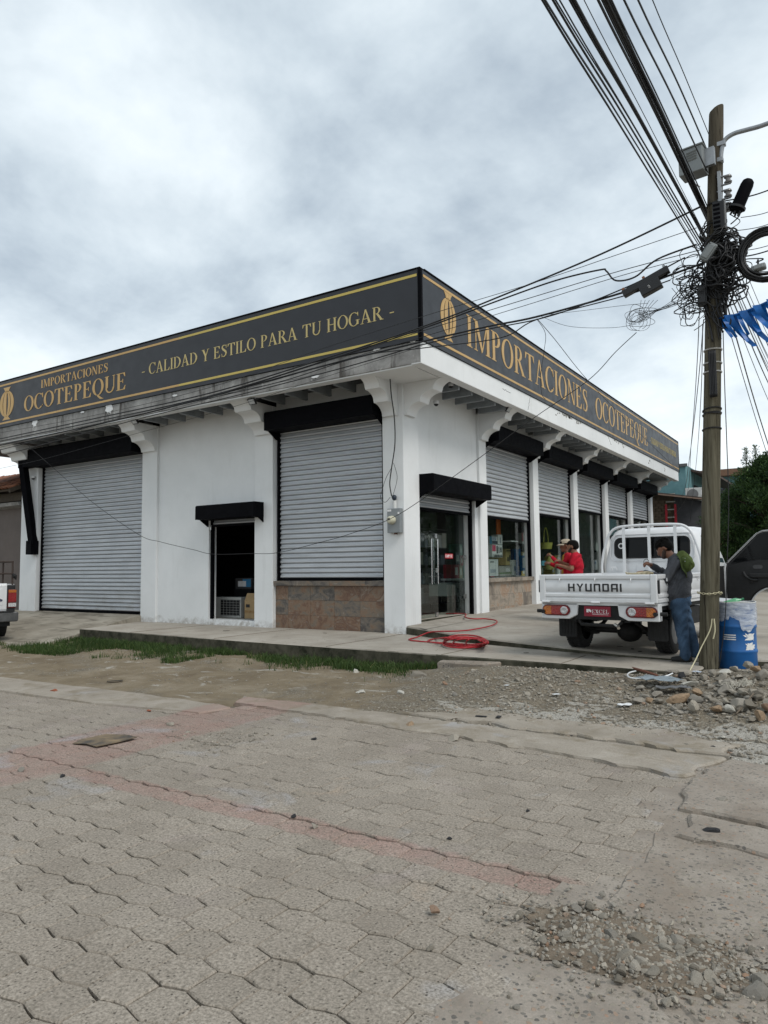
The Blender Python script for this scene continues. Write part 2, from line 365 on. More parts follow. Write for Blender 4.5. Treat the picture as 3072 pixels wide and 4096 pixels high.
def m_far_ground():
    t = NT('far_ground_concrete'); P = t.geo.outputs['Position']
    c = t.ramp(t.noise(0.35, 8, 0.65, 0.4, P), (0.3, (0.27, 0.245, 0.20)), (0.7, (0.41, 0.38, 0.325)))
    c = t.mix(t.rng(t.noise(1.3, 7, 0.7, 0.4, P), 0.52, 0.70, 0, 0.6), c, (0.19, 0.165, 0.13))
    return t.done(c, 0.92, t.bump(t.noise(12, 7, 0.7, 0, P), 0.4, 0.02), spec=0.15)
def m_stone(name='rubble_stone'):
    t = NT(name); O = t.tc.outputs['Object']; r = t.rand(); isl = t.island()
    k = t.math('FRACT', t.math('ADD', r, isl))
    c = t.ramp(k, (0.0, (0.17, 0.15, 0.12)), (0.3, (0.25, 0.225, 0.185)), (0.55, (0.34, 0.305, 0.25)), (0.8, (0.21, 0.195, 0.17)), (0.95, (0.40, 0.36, 0.30)), (1.0, (0.27, 0.16, 0.10)))
    n_ = t.noise(14, 6, 0.65, 0.4, O); c = t.mix(t.rng(n_, 0.3, 0.6, 0.5, 0), c, (0.18, 0.155, 0.125))
    c = t.mix(t.rng(t.noise(34, 5, 0.7, 0, O), 0.6, 0.75, 0, 0.5), c, (0.50, 0.48, 0.43))
    return t.done(c, 0.9, t.bump(t.noise(45, 6, 0.7, 0, O), 0.6, 0.01), spec=0.2)
def m_shutter():
    t = NT('galvanised_slat'); P = t.geo.outputs['Position']; X, Y, Z = t.sep(P)
    c = t.ramp(t.noise(2.5, 6, 0.6, 0.2, t.mapv(P, (0.5, 0.5, 3))), (0.3, (0.40, 0.415, 0.43)), (0.7, (0.50, 0.515, 0.53)))
    c = t.mix(t.math('MULTIPLY', t.rng(t.noise(4.5, 7, 0.72, 0.3, t.mapv(P, (0.4, 0.4, 4))), 0.60, 0.74), 0.55), c, (0.20, 0.18, 0.15))
    low = t.math('MULTIPLY', t.rng(Z, 0.25, 0.95, 1.0, 0.0), t.rng(t.noise(1.6, 6, 0.65, 0.4, t.mapv(P, (1, 1, 2))), 0.42, 0.62))
    c = t.mix(t.math('MULTIPLY', low, 0.45), c, (0.26, 0.235, 0.20))
    return t.done(c, t.rng(t.noise(9, 5), 0.3, 0.7, 0.34, 0.52), t.bump(t.noise(5, 3, 0.5, 0, t.mapv(P, (1, 1, 6))), 0.12, 0.01), metal=0.35, spec=0.5)
def m_slate():
    t = NT('slate_look_tile'); P = t.geo.outputs['Position']; r = t.rand()
    nz = t.noise(3.0, 7, 0.65, 1.2, t.mapv(P, (1, 1, 1.3)))
    shift = t.math('MULTIPLY', t.math('SUBTRACT', r, 0.45), 0.36)
    k = t.math('ADD', nz, shift)
    c = t.ramp(k, (0.28, (0.07, 0.062, 0.056)), (0.38, (0.13, 0.112, 0.095)), (0.48, (0.17, 0.135, 0.10)), (0.58, (0.20, 0.125, 0.08)), (0.68, (0.13, 0.07, 0.045)), (0.8, (0.23, 0.18, 0.135)))
    c = t.mix(t.rng(t.noise(11, 7, 0.75, 0.9, P), 0.56, 0.68, 0, 0.7), c, (0.065, 0.05, 0.042))
    c = t.mix(t.rng(t.noise(6, 7, 0.75, 1.3, P), 0.60, 0.70, 0, 0.6), c, (0.36, 0.33, 0.29))
    n1 = t.bump(t.noise(7, 7, 0.7, 1.0, P), 0.5, 0.012)
    return t.done(c, 0.55, n1, spec=0.4)
def m_slate2():
    t = NT('pale_slate_tile'); P = t.geo.outputs['Position']; r = t.rand()
    nz = t.noise(2.6, 7, 0.65, 1.2, P); k = t.math('ADD', nz, t.math('MULTIPLY', t.math('SUBTRACT', r, 0.5), 0.35))
    c = t.ramp(k, (0.30, (0.14, 0.12, 0.10)), (0.45, (0.24, 0.20, 0.16)), (0.56, (0.33, 0.285, 0.23)), (0.66, (0.30, 0.19, 0.12)), (0.78, (0.40, 0.36, 0.31)))
    c = t.mix(t.rng(t.noise(8, 7, 0.75, 1.0, P), 0.56, 0.68, 0, 0.6), c, (0.12, 0.09, 0.07))
    return t.done(c, 0.5, t.bump(t.noise(7, 7, 0.7, 1.0, P), 0.45, 0.012), spec=0.4)
def m_wood_pole():
    t = NT('weathered_pole_wood'); O = t.tc.outputs['Object']
    g = t.noise(16, 7, 0.7, 0.3, t.mapv(O, (1, 1, 0.05)))
    c = t.ramp(g, (0.28, (0.028, 0.024, 0.016)), (0.45, (0.080, 0.071, 0.048)), (0.62, (0.130, 0.118, 0.084)), (0.78, (0.19, 0.175, 0.135)))
    crack = t.noise(24, 6, 0.75, 0.5, t.mapv(O, (1, 1, 0.03)))
    c = t.mix(t.rng(crack, 0.60, 0.68, 0, 0.9), c, (0.018, 0.014, 0.01))
    z = t.sep(O)[2]; c = t.mix(t.rng(z, 3.5, 7.2, 0, 0.55), c, (0.055, 0.043, 0.033))
    h = t.math('SUBTRACT', g, t.rng(crack, 0.58, 0.68, 0, 1))
    return t.done(c, 0.9, t.bump(h, 0.9, 0.015), spec=0.15)
def m_glass(name, tint=(0.80, 0.86, 0.84), refl=1.0):
    t = NT(name); tr = t.n.new('ShaderNodeBsdfTransparent'); tr.inputs[0].default_value = (*tint, 1)
    gl = t.n.new('ShaderNodeBsdfGlossy'); gl.inputs['Roughness'].default_value = 0.012
    gl.inputs['Color'].default_value = (refl, refl, refl, 1)
    fr = t.n.new('ShaderNodeLayerWeight'); fr.inputs[0].default_value = 0.5
    p5 = t.math('ADD', t.math('MULTIPLY', t.math('POWER', fr.outputs['Facing'], 5.0), 0.9), 0.035)
    nz = t.noise(1.2, 2, 0.5, 0, t.geo.outputs['Position']); b = t.bump(nz, 0.02, 0.02); t.L.new(b, gl.inputs['Normal'])
    mx = t.n.new('ShaderNodeMixShader'); t.L.new(p5, mx.inputs[0]); t.L.new(tr.outputs[0], mx.inputs[1]); t.L.new(gl.outputs[0], mx.inputs[2])
    t.L.new(mx.outputs[0], t.out.inputs['Surface']); return t.mat
def m_leaf(name, a, b, trans=0.3):
    t = NT(name); c = t.ramp(t.island(), (0.0, a), (0.86, b), (0.97, tuple(x * 1.5 for x in b)), (1.0, (0.24, 0.20, 0.09) if 'grass' in name else b)); c = t.mix(t.rng(t.noise(0.9, 4, 0.6, 0, t.geo.outputs['Position']), 0.35, 0.65, 0.0, 0.45), c, tuple(x * 0.55 for x in a))
    t.done(c, 0.6, spec=0.25)
    tl = t.n.new('ShaderNodeBsdfTranslucent'); t.L.new(c, tl.inputs[0])
    mx = t.n.new('ShaderNodeMixShader'); mx.inputs[0].default_value = trans
    t.L.new(t.bsdf.outputs[0], mx.inputs[1]); t.L.new(tl.outputs[0], mx.inputs[2]); t.L.new(mx.outputs[0], t.out.inputs['Surface']); return t.mat

EARTH = plain('brown_earth', (0.155, 0.122, 0.088), 0.95, 0, 0.35, 5, 0.7, 40, bdist=0.02); WHITE = m_white_wall(); RAW = m_raw_concrete(); SIDE = m_sidewalk(); RAMP = m_ramp(); PAVER = m_paver(); JOINT = m_joint(); AGG = m_aggregate()
STRIP = m_strip(); VERGE = m_verge(); FARG = m_far_ground(); STONE = m_stone(); SHUT = m_shutter(); SLATE = m_slate(); SLATE2 = m_slate2(); POLEW = m_wood_pole()
GLASS = m_glass('shop_glass', (0.84, 0.88, 0.87))
BLACK = plain('black_metal', (0.0028, 0.0028, 0.004), 0.65, 0.0, 0.3, 4, 0.05, 40, spec=0.05)
GALV = plain('galvanised_steel', (0.30, 0.31, 0.32), 0.45, 0.6, 0.15, 5, 0.05)
RAFTER = plain('grey_rafter_paint', (0.24, 0.26, 0.275), 0.6, 0.0, 0.2, 4, 0.05)
DECK = plain('roof_deck_sheet', (0.09, 0.095, 0.10), 0.6, 0.2, 0.2, 3)
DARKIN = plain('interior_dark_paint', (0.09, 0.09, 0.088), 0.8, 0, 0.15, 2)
INFLOOR = plain('interior_floor_tile', (0.25, 0.24, 0.22), 0.4, 0, 0.15, 2)

# ------------------------------------------------------------------ the setting: ground, road, pavements
def grid_sheet(name, x0, x1, y0, y1, nx, ny, zf, mat, kind='structure', smooth=True, keep=None):
    xs = np.linspace(x0, x1, nx); ys = np.linspace(y0, y1, ny)
    mb = MB(); vs_ = [(x, y, zf(x, y)) for y in ys for x in xs]
    fs_ = [(j * nx + i, j * nx + i + 1, (j + 1) * nx + i + 1, (j + 1) * nx + i) for j in range(ny - 1) for i in range(nx - 1)
           if keep is None or keep((xs[i] + xs[i + 1]) / 2, (ys[j] + ys[j + 1]) / 2)]
    mb.add(vs_, fs_); o = mb.build(name, mat, smooth=smooth); tag(o, kind=kind); return o
def N3(x, y, z=0.0): return mnoise.noise(Vector((x, y, z)))
def sstep(a, b, v):
    t = min(1, max(0, (v - a) / (b - a))); return t * t * (3 - 2 * t)
def kerb_y(x):   # outer edge of the shop pavement
    return 9.50 + (x + 1.7) * -0.048
def ground_z(x, y):
    edge = kerb_y(x)
    t = sstep(6.6, edge, y)
    left = -0.315 + 0.07 * t
    right = -0.315 + 0.225 * t
    z = left + (right - left) * sstep(-6.2, -4.0, x)
    z += 0.15 * math.exp(-(((x + 0.6) / 1.2) ** 2 + ((y - 9.6) / 0.9) ** 2))
    z += 0.15 * math.exp(-(((x + 0.5) / 0.9) ** 2 + ((y - 8.6) / 0.7) ** 2)) + 0.05 * math.exp(-(((x + 3.2) / 1.5) ** 2 + ((y - 9.0) / 0.5) ** 2))
    z += 0.016 * N3(x * 1.2, y * 1.2) * sstep(6.5, 7.2, y) + 0.010 * N3(x * 4, y * 4, 3) * sstep(6.5, 7.0, y)
    ys = 6.0 + 0.62 * sstep(-6.8, -6.2, x)
    return z - 0.06 * (1 - sstep(ys, ys + 0.22, y))
tag(MB().add([(-400, -300, -0.42), (400, -300, -0.42), (400, 500, -0.42), (-400, 500, -0.42)], [(0, 1, 2, 3)]).build('ground', FARG), kind='structure')
# side street and yard to the right of the shop, behind the rubble
grid_sheet('side_street', -2.0, 24, 9.9, 70, 40, 60, lambda x, y: -0.12 + 0.010 * (y - 10) + 0.02 * N3(x * .4, y * .4), FARG)
grid_sheet('dirt_verge', -26, 6, 5.6, 10.9, 190, 70, ground_z, VERGE)

# paved road
PW, PD = 0.235, 0.194; PTOP = -0.32
road = MB().add([(-22, -8, -0.344), (-0.9, -8, -0.344), (-0.9, 7.0, -0.344), (-22, 7.0, -0.344)], [(0, 1, 2, 3)]).build('paved_road', JOINT)
tag(road, kind='structure')
def paver_geo(parity, rr):
    x0 = -PW / 2; pts = []
    g = 0.0032
    ts = [0, 0.22, 0.5, 0.78, 1.0]
    bow = lambda x: 0.0145 * math.cos(2 * math.pi * x / PW) + 0.003 * math.sin(4 * math.pi * x / PW)
    jit = lambda a=0.0035: rr.uniform(-a, a)
    for t_ in ts: x = x0 + PW * t_; pts.append([x, -PD / 2 - bow(x) + g + jit()])
    for t_ in reversed(ts): x = x0 + PW * t_; pts.append([x, PD / 2 + bow(x) - g + jit()])
    for p in pts:
        if p[0] <= x0 + 1e-6: p[0] += g * 0.6
        elif p[0] >= -x0 - 1e-6: p[0] -= g * 0.6
    n = len(pts); inn = [(p[0] * 0.955, p[1] * 0.945) for p in pts]
    top = [(a, b, 0.0) for a, b in inn]; mid = [(p[0], p[1], -0.0065 + jit(0.002)) for p in pts]; low = [(p[0], p[1], -0.034) for p in pts]
    vs_ = top + mid + low
    fs_ = [tuple(range(n))] + [(i, n + i, n + (i + 1) % n, (i + 1) % n) for i in range(n)] + [(n + i, 2 * n + i, 2 * n + (i + 1) % n, n + (i + 1) % n) for i in range(n)]
    return vs_, fs_
rp = random.Random(11)
variants = {p: [paver_geo(p, rp) for _ in range(6)] for p in (0, 1)}
vmesh = {}
for p in (0, 1):
    for k, (vv, ff) in enumerate(variants[p]):
        me = bpy.data.meshes.new('paver'); me.from_pydata(vv, [], ff); me.materials.append(PAVER); vmesh[p, k] = me
def paver_limit(y): return -1.14 + 0.05 * math.sin(y * 3.1) - (0.10 if y < 3.4 else 0)
spots = []; row_off = {}
for j in range(0, 36):
    yc = -0.3 + j * PD + PD / 2
    for i in range(0, 73):
        par = j % 2; xc = -17.2 + i * PW + par * PW / 2
        if xc + PW / 2 > paver_limit(yc) + 0.06: continue
        if xc < -6.3 and yc > 5.85: continue
        if yc > 6.55: continue
        sag = 0.009 * N3(xc * 0.7, yc * 0.7, 5) + (-0.004 if abs(yc - 3.70) < 0.13 else 0) + row_off.setdefault(j, rp.uniform(-0.003, 0.003))
        spots.append((xc, yc, PTOP + sag + rp.uniform(-0.0035, 0.0035), rp.uniform(-0.012, 0.012), rp.uniform(-0.012, 0.012), rp.uniform(-0.016, 0.016), par, rp.randrange(6)))
def in_view(x, y, z):
    c = CM.T @ np.array([x, y, z - EYE])
    if c[2] <= 0.1: return 0
    px = CX + FPX * c[0] / c[2]; py = CY + FPX * c[1] / c[2]
    return 1.0 / c[2] if -100 < px < 3172 and py < 4250 else 0
order = sorted(range(len(spots)), key=lambda i: -in_view(*spots[i][:3]))
single = set(order[:300]); rest = MB()
for i, (x, y, z, a, b, c, par, k) in enumerate(spots):
    if i in single:
        o = bpy.data.objects.new('paver', vmesh[par, k]); o.location = (x, y, z); o.rotation_euler = (a, b, c); link(o, road)
    else:
        M = Matrix.Translation((x, y, z)) @ Euler((a, b, c)).to_matrix().to_4x4(); vv, ff = variants[par][k]
        rest.add([M @ Vector(p) for p in vv], ff)
tag(rest.build('pavers', PAVER, road), kind='stuff')

def slab_poly(name, pts, z0, z1, mat, rr=0.02, sub=0.22, parent=None):
    """flat slab with a slightly ragged outline and a worn top edge"""
    out = []
    n = len(pts)
    for i in range(n):
        a = Vector((*pts[i], 0)); b = Vector((*pts[(i + 1) % n], 0)); m = max(1, int((b - a).length / sub))
        for k in range(m):
            p = a.lerp(b, k / m); out.append((p.x + rr * N3(p.x * 5, p.y * 5, 1), p.y + rr * N3(p.x * 5, p.y * 5, 7)))
    n = len(out); cx = sum(p[0] for p in out) / n; cy = sum(p[1] for p in out) / n
    def inset(p, d):
        v = Vector((cx - p[0], cy - p[1])); l = v.length; v = v / l * min(d, l * 0.5); return (p[0] + v.x, p[1] + v.y)
    top = [(*inset(p, 0.022), z1) for p in out]; mid = [(*p, z1 - 0.016) for p in out]; low = [(*p, z0) for p in out]
    mb = MB(); mb.add(top + mid + low, [tuple(range(n))] + [(i, n + i, n + (i + 1) % n, (i + 1) % n) for i in range(n)] + [(n + i, 2 * n + i, 2 * n + (i + 1) % n, n + (i + 1) % n) for i in range(n)])
    o = mb.build(name, mat, parent)
    if parent is None: tag(o, kind='structure')
    return o
# flush concrete edge strips between road and verge
slab_poly('edge_strip', [(-17, 5.30), (-8.0, 5.62), (-6.35, 5.86), (-6.25, 6.28), (-8.0, 6.36), (-11.2, 6.24), (-17, 6.02)], -0.42, -0.300, STRIP, 0.05)
slab_poly('edge_strip', [(-6.42, 6.50), (-5.0, 6.44), (-3.6, 6.33), (-2.2, 6.18), (-1.18, 6.00), (-1.02, 6.72), (-2.4, 6.80), (-3.9, 6.86), (-5.3, 6.90), (-6.7, 6.86)], -0.42, -0.296, STRIP, 0.07, 0.12)
slab_poly('broken_concrete', [(-4.35, 6.90), (-3.7, 7.15), (-3.9, 7.45), (-3.2, 7.85), (-2.75, 7.55), (-2.2, 7.6), (-1.7, 8.1), (-1.2, 7.9), (-1.35, 7.4), (-0.9, 7.1), (-1.05, 6.76), (-2.4, 6.82), (-3.2, 6.86)], -0.42, -0.272, STRIP, 0.16, 0.08)
# concrete slabs of the crossing road on the right
S_ = [[(-1.08, 5.22), (0.6, 5.10), (2.6, 5.0), (2.6, 6.6), (-0.2, 6.62), (-0.98, 6.62), (-1.12, 5.9)],
      [(-1.00, 4.74), (-0.95, 5.12), (0.6, 5.05), (2.6, 4.94), (2.6, 4.3), (0.6, 4.52), (-0.4, 4.66)],
      [(-1.12, 3.66), (-1.10, 4.68), (-0.45, 4.60), (0.6, 4.46), (2.6, 4.24), (2.6, 0.6), (0.2, 0.6), (-0.2, 2.3), (-0.72, 3.1), (-0.95, 3.5)],
      [(-1.36, 2.95), (-1.02, 3.02), (-0.74, 3.04), (-0.24, 2.26), (0.14, 0.6), (0.14, -2.0), (-1.3, -2.0), (-1.36, 1.6)]]
for q, zt in zip(S_, (-0.288, -0.300, -0.314, -0.318)): slab_poly('concrete_slab', q, -0.42, zt, AGG, 0.075, 0.09)
tag(MB().add([(-1.45, 0.5, -0.3255), (2.6, 0.5, -0.3255), (2.6, 6.65, -0.3255), (-1.3, 6.65, -0.3255)], [(0, 1, 2, 3)]).build('road_base', AGG), kind='structure')

# shop pavement, raised platform, ramp
def plat_z(x, y): return 0.135 + 0.0157 * (y - 10.7) - 0.016 * (x + 7.55)
side = slab_poly('pavement', [(-14.95, 10.14), (-12, 10.02), (-9.6, 9.90), (-7.0, 9.78), (-5.4, 9.70), (-3.6, 9.60), (-2.2, 9.52), (-1.72, 9.56), (-1.70, 11.2), (-7.0, 13.2), (-15.64, 13.2), (-15.6, 12.0)], -0.42, 0.0, SIDE, 0.02)
for xj in (-13.1, -10.4, -7.6, -5.3, -3.4):
    pj = [Vector((xj + 0.03 * N3(t * 5, xj), kerb_y(xj) + 0.03 + t * (1.0 if xj > -7 else 2.5), 0.0005)) for t in np.linspace(0, 1, 12)]
    MB().tube(pj, 0.006, 4).build('control_joint', JOINT, side)
pl_edge = [(-7.54, 12.345), (-6.6, 11.86), (-5.83, 11.46), (-4.39, 11.05), (-2.96, 10.68), (-1.9, 10.62), (-0.6, 11.2)]
pe = [Vector((*p, 0)) for p in pl_edge]; pe2 = []
for a, b in zip(pe[:-1], pe[1:]):
    m = max(2, int((b - a).length / 0.12)); pe2 += [a.lerp(b, k / m) for k in range(m)]
pe2.append(pe[-1]); mb = MB(); nE = len(pe2); rows = []
for q in pe2:
    w_ = 0.012 * N3(q.x * 6, q.y * 6); chip = max(0, N3(q.x * 2.3, q.y * 2.3, 9) - 0.25) * 0.08 * (1 if q.x > -5.5 else 0.2)
    y_ = q.y + w_ + chip
    rows.append([(q.x, y_, -0.05), (q.x, y_, plat_z(q.x, y_) - 0.03 - chip * 0.3), (q.x, y_ + 0.022, plat_z(q.x, y_) - 0.006), (q.x, y_ + 0.06, plat_z(q.x, y_)),
                 (q.x, y_ + 2.6, plat_z(q.x, y_ + 2.6)), (q.x if q.x > -7 else -7.0, 36, plat_z(q.x, 36))])
mb.add([p for r_ in rows for p in r_], [(i * 6 + k, (i + 1) * 6 + k, (i + 1) * 6 + k + 1, i * 6 + k + 1) for i in range(nE - 1) for k in range(5)])
tag(mb.build('platform', SIDE), kind='structure')
mb = MB(); mb.add([(-7.75, 12.6, 0.158), (-6.9, 12.0, 0.152), (-6.9, 36, 0.5), (-8.6, 36, 0.52), (-8.6, 12.6, 0.16)], [(0, 1, 2, 3, 4)])
tag(mb.build('threshold_slab', SIDE), kind='structure')
# crossing joint cut in the platform under the truck
# ramp up to the big roller door
rx = np.linspace(-21.6, -15.62, 14); ry = np.linspace(8.75, 12.45, 16)
def ramp_z(x, y):
    t = (y - 8.9) / 3.5; base = -0.27 + 0.44 * max(0, min(1, t))
    return base + 0.006 * N3(x, y)
mb = MB(); vs_ = []
for y in ry:
    for x in rx:
        xx = x
        if x > -15.7: xx = -15.62 + max(0, min(1, (12.3 - y) / 3.4)) * 0.9
        vs_.append((xx, y, ramp_z(x, y)))
nx = len(rx); mb.add(vs_, [(j * nx + i, j * nx + i + 1, (j + 1) * nx + i + 1, (j + 1) * nx + i) for j in range(len(ry) - 1) for i in range(nx - 1)])
b0 = len(mb.v)
for j, y in enumerate(ry): p = vs_[j * nx + nx - 1]; mb.v.append((p[0] + 0.02, p[1], -0.4))
for j in range(len(ry) - 1): mb.f.append((j * nx + nx - 1, b0 + j, b0 + j + 1, (j + 1) * nx + nx - 1)); mb.m.append(0)
for i in range(nx): p = vs_[i]; mb.v.append((p[0], p[1] - 0.03, -0.4))
b1 = b0 + len(ry)
for i in range(nx - 1): mb.f.append((i, b1 + i, b1 + i + 1, i + 1)); mb.m.append(0)
tag(mb.build('ramp', RAMP, smooth=35), kind='structure')
# ------------------------------------------------------------------ the shop
FY, RX = 12.34, -7.55            # planes of the front and side pillars
shop = thing('shop_building', 'white single-storey corner shop with roller shutters and curved eave brackets', 'building', (RX, FY, 0))
def part(mb, name, mat, parent=None, **k): return mb.build(name, mat, parent or shop, world_=True, **k)
PF = [(-21.26, -20.42), (-15.64, -15.05), (-11.63, -11.07)]
PR = [15.87 + 3.52 * k for k in range(6)]
for a, b in PF: part(MB().box(a, b, FY, 12.95, -0.3, 5.07), 'pillar', WHITE, bevel=0.012)
part(MB().box(-8.06, RX, FY, 12.96, -0.3, 5.07), 'pillar', WHITE, bevel=0.012)
for y in PR: part(MB().box(-7.88, RX, y, y + 0.40, -0.1, 5.07), 'pillar', WHITE, bevel=0.012)
# walls
w = MB(); w.prism([(-15.05, -0.3), (-11.63, -0.3), (-11.63, 0.13), (-13.20, 0.13), (-13.20, 2.62), (-11.63, 2.62), (-11.63, 5.3), (-15.05, 5.3)], lambda u, v, q: (u, q, v), 12.41, 12.66)
part(w, 'wall', WHITE)
part(MB().box(-20.42, -15.64, 12.47, 12.66, 4.55, 5.3), 'wall', WHITE)
part(MB().box(-11.07, -8.06, 12.47, 12.66, 4.52, 5.3), 'wall', WHITE)
part(MB().box(-8.0, -7.62, 12.96, PR[0], 2.98, 5.3), 'wall', WHITE)
part(MB().box(-7.93, -7.62, 15.70, PR[0], 0.05, 2.979), 'wall', WHITE)
for k in range(5): part(MB().box(-8.0, -7.68, PR[k] + 0.4, PR[k + 1], 4.5, 5.3), 'wall', WHITE)
part(MB().box(-21.26, -8.2, 34.0, 34.2, 0, 5.3), 'rear_wall', WHITE)
part(MB().box(-21.26, -21.0, 12.95, 34.0, -0.3, 5.3), 'side_wall', WHITE)
# brackets (curved eave corbels)
def arc_profile():
    P = [(-0.30, 4.42), (0.07, 4.42)]
    def cove(d0, z0, d1, z1):
        return [(d0 + (d1 - d0) * (1 - math.cos(a)), z0 + (z1 - z0) * math.sin(a)) for a in np.linspace(0, math.pi / 2, 8)]
    P += cove(0.07, 4.42, 0.37, 4.655) + cove(0.39, 4.70, 0.68, 4.865) + cove(0.70, 4.91, 0.99, 5.075) + [(-0.30, 5.075)]
    return P
BR = arc_profile()
for a, b in PF + [(-8.05, -7.65)]: part(MB().prism(BR, lambda u, v, q: (q, FY - u, v), a + 0.04, b - 0.02), 'eave_bracket', WHITE, smooth=28)
for y in [12.36] + PR: part(MB().prism(BR, lambda u, v, q: (RX + u, q, v), y + 0.01, y + 0.39), 'eave_bracket', WHITE, smooth=28)
# eave beam: bare concrete along the front, white along the side
EY, EX = 11.29, -6.50
bm = MB()
part(bm.box(-24.5, EX - 0.004, EY, EY + 0.22, 5.085, 5.50), 'front_eave_beam', RAW, bevel=0.012)
part(MB().box(-24.4, EX - 0.2, EY + 0.02, EY + 0.24, 5.06, 5.0845), 'front_eave_soffit_strip', WHITE)
# paint blobs dripped over the front beam
DRIP = plain('white_plaster_drip', (0.72, 0.72, 0.71), 0.7)
def blob(px, py, sx, sz):
    c = fy(px, py, EY - 0.004); mb = MB(); n = 22; pts = []
    for k in range(n):
        a = 2 * math.pi * k / n; q = 1 + 0.45 * N3(math.cos(a) * 2 + px, math.sin(a) * 2, 2)
        pts.append((c.x + sx * q * math.cos(a), c.z + sz * q * math.sin(a) * (1.5 if math.sin(a) < 0 and k % 3 == 0 else 1)))
    return part(mb.prism(pts, lambda u, v, q: (u, q, v), EY - 0.012, EY + 0.01), 'plaster_drip', DRIP)
blob(437, 1634, 0.14, 0.11); blob(140, 1690, 0.13, 0.10)
for px, py, s_ in ((1262, 1506, 0.06), (700, 1582, 0.05), (330, 1648, 0.05), (1508, 1398, 0.05), (1650, 1362, 0.06)): blob(px, py, s_ * 1.6, s_ * 0.45)
part(MB().box(EX - 0.22, EX, EY + 0.001, 34.40, 5.07, 5.50), 'side_eave_beam', WHITE, bevel=0.012)
# peeled patches and cracks on the white side beam
CHIP = plain('bare_plaster_patch', (0.30, 0.29, 0.27), 0.9, var=0.4, scale=30)
rc = random.Random(5)
for px, py, n_ in ((2270, 1665, 9), (2235, 1655, 4), (2465, 1765, 6), (2500, 1790, 4), (2320, 1690, 5), (2600, 1850, 4), (2660, 1880, 3)):
    c = fx(px, py, EX)
    for _ in range(n_):
        y_ = c.y + rc.uniform(-0.35, 0.35); z_ = min(5.46, max(5.1, c.z + rc.uniform(-0.07, 0.07))); s_ = rc.uniform(0.02, 0.07); pts = []
        for k in range(9): a = 2 * math.pi * k / 9; pts.append((y_ + s_ * rc.uniform(0.7, 2.0) * math.cos(a), z_ + s_ * rc.uniform(0.3, 0.8) * math.sin(a)))
        part(MB().prism(pts, lambda u, v, q: (q, u, v), EX - 0.005, EX + 0.003), 'peeled_patch', CHIP)
for px0, py0, px1, py1 in ((2010, 1555, 2042, 1572), (2430, 1742, 2445, 1780), (2120, 1590, 2112, 1640)):
    a = fx(px0, py0, EX); b = fx(px1, py1, EX); pts = [a.lerp(b, t) + Vector((0, 0.03 * N3(t * 7, px0), 0.03 * N3(t * 7, px0, 4))) for t in np.linspace(0, 1, 9)]
    part(MB().tube(pts, 0.005, 4), 'crack', BLACK)
# corner soffit slab, roof deck and rafters
part(MB().box(-8.02, EX - 0.23, EY + 0.245, FY + 0.3, 5.062, 5.12), 'corner_soffit', WHITE)
part(MB().box(-24.3, -6.72, EY + 0.23, 34.2, 5.26, 5.30), 'roof_deck', DECK)
part(MB().box(-24.3, -6.6, EY + 0.05, 34.3, 5.46, 5.52), 'roof_slab', RAW)
x = -8.66
while x > -24:
    if not any(a - 0.05 < x < b + 0.05 for a, b in PF): part(MB().box(x - 0.05, x + 0.01, EY + 0.245, 12.26, 5.03, 5.255), 'rafter', RAFTER)
    x -= 0.655
y = 13.25
while y < 34:
    if not any(q - 0.05 < y < q + 0.45 for q in PR): part(MB().box(-7.44, EX - 0.23, y - 0.03, y + 0.03, 5.0, 5.255), 'rafter', RAFTER)
    y += 0.6
# roof deck sheets between rafters carry ribs
for k in range(0, 3): part(MB().box(-24, -6.75, EY + 0.32 + 0.22 * k, EY + 0.36 + 0.22 * k, 5.215, 5.255), 'deck_rib', DECK)
for k in range(0, 3): part(MB().box(-7.5 + 0.24 * k, -7.46 + 0.24 * k, 12.8, 34, 5.205, 5.255), 'deck_rib', DECK)
# wainscots with ledges and stone-look tiles
def tile(parent, x0, x1, z0, z1, face, axis, mat, proud=0.0):
    mb = MB()
    if axis == 'y': mb.box(x0 + 0.002, x1 - 0.002, face - 0.012 - proud, face + 0.01, z0 + 0.002, z1 - 0.002)
    else: mb.box(face - 0.01, face + 0.012 + proud, x0 + 0.002, x1 - 0.002, z0 + 0.002, z1 - 0.002)
    return part(mb, 'tile', mat, parent, bevel=0.0015, seg=1)
GROUT = plain('tile_grout', (0.10, 0.09, 0.08), 0.9)
wf = part(MB().box(-11.07, -8.06, 12.46, 12.66, -0.2, 0.95), 'wainscot', GROUT)
js = [-11.07, -10.70, -10.06, -9.40, -8.73, -8.06]; zs = [0.0, 0.30, 0.63, 0.945]
for r_ in range(3):
    for i in range(5): tile(wf, js[i], js[i + 1], zs[r_], zs[r_ + 1], 12.46, 'y', SLATE, 0.001 * ((i * 7 + r_ * 3) % 4))
lf = part(MB().box(-11.12, -8.03, 12.40, 12.60, 0.951, 1.04), 'ledge', GROUT)
lj = [-11.13, -9.95, -9.48, -8.55, -8.02]
for i in range(4):
    part(MB().box(lj[i] + 0.002, lj[i + 1] - 0.002, 12.37, 12.62, 0.948, 1.052), 'tile', SLATE, lf, bevel=0.003, seg=1)
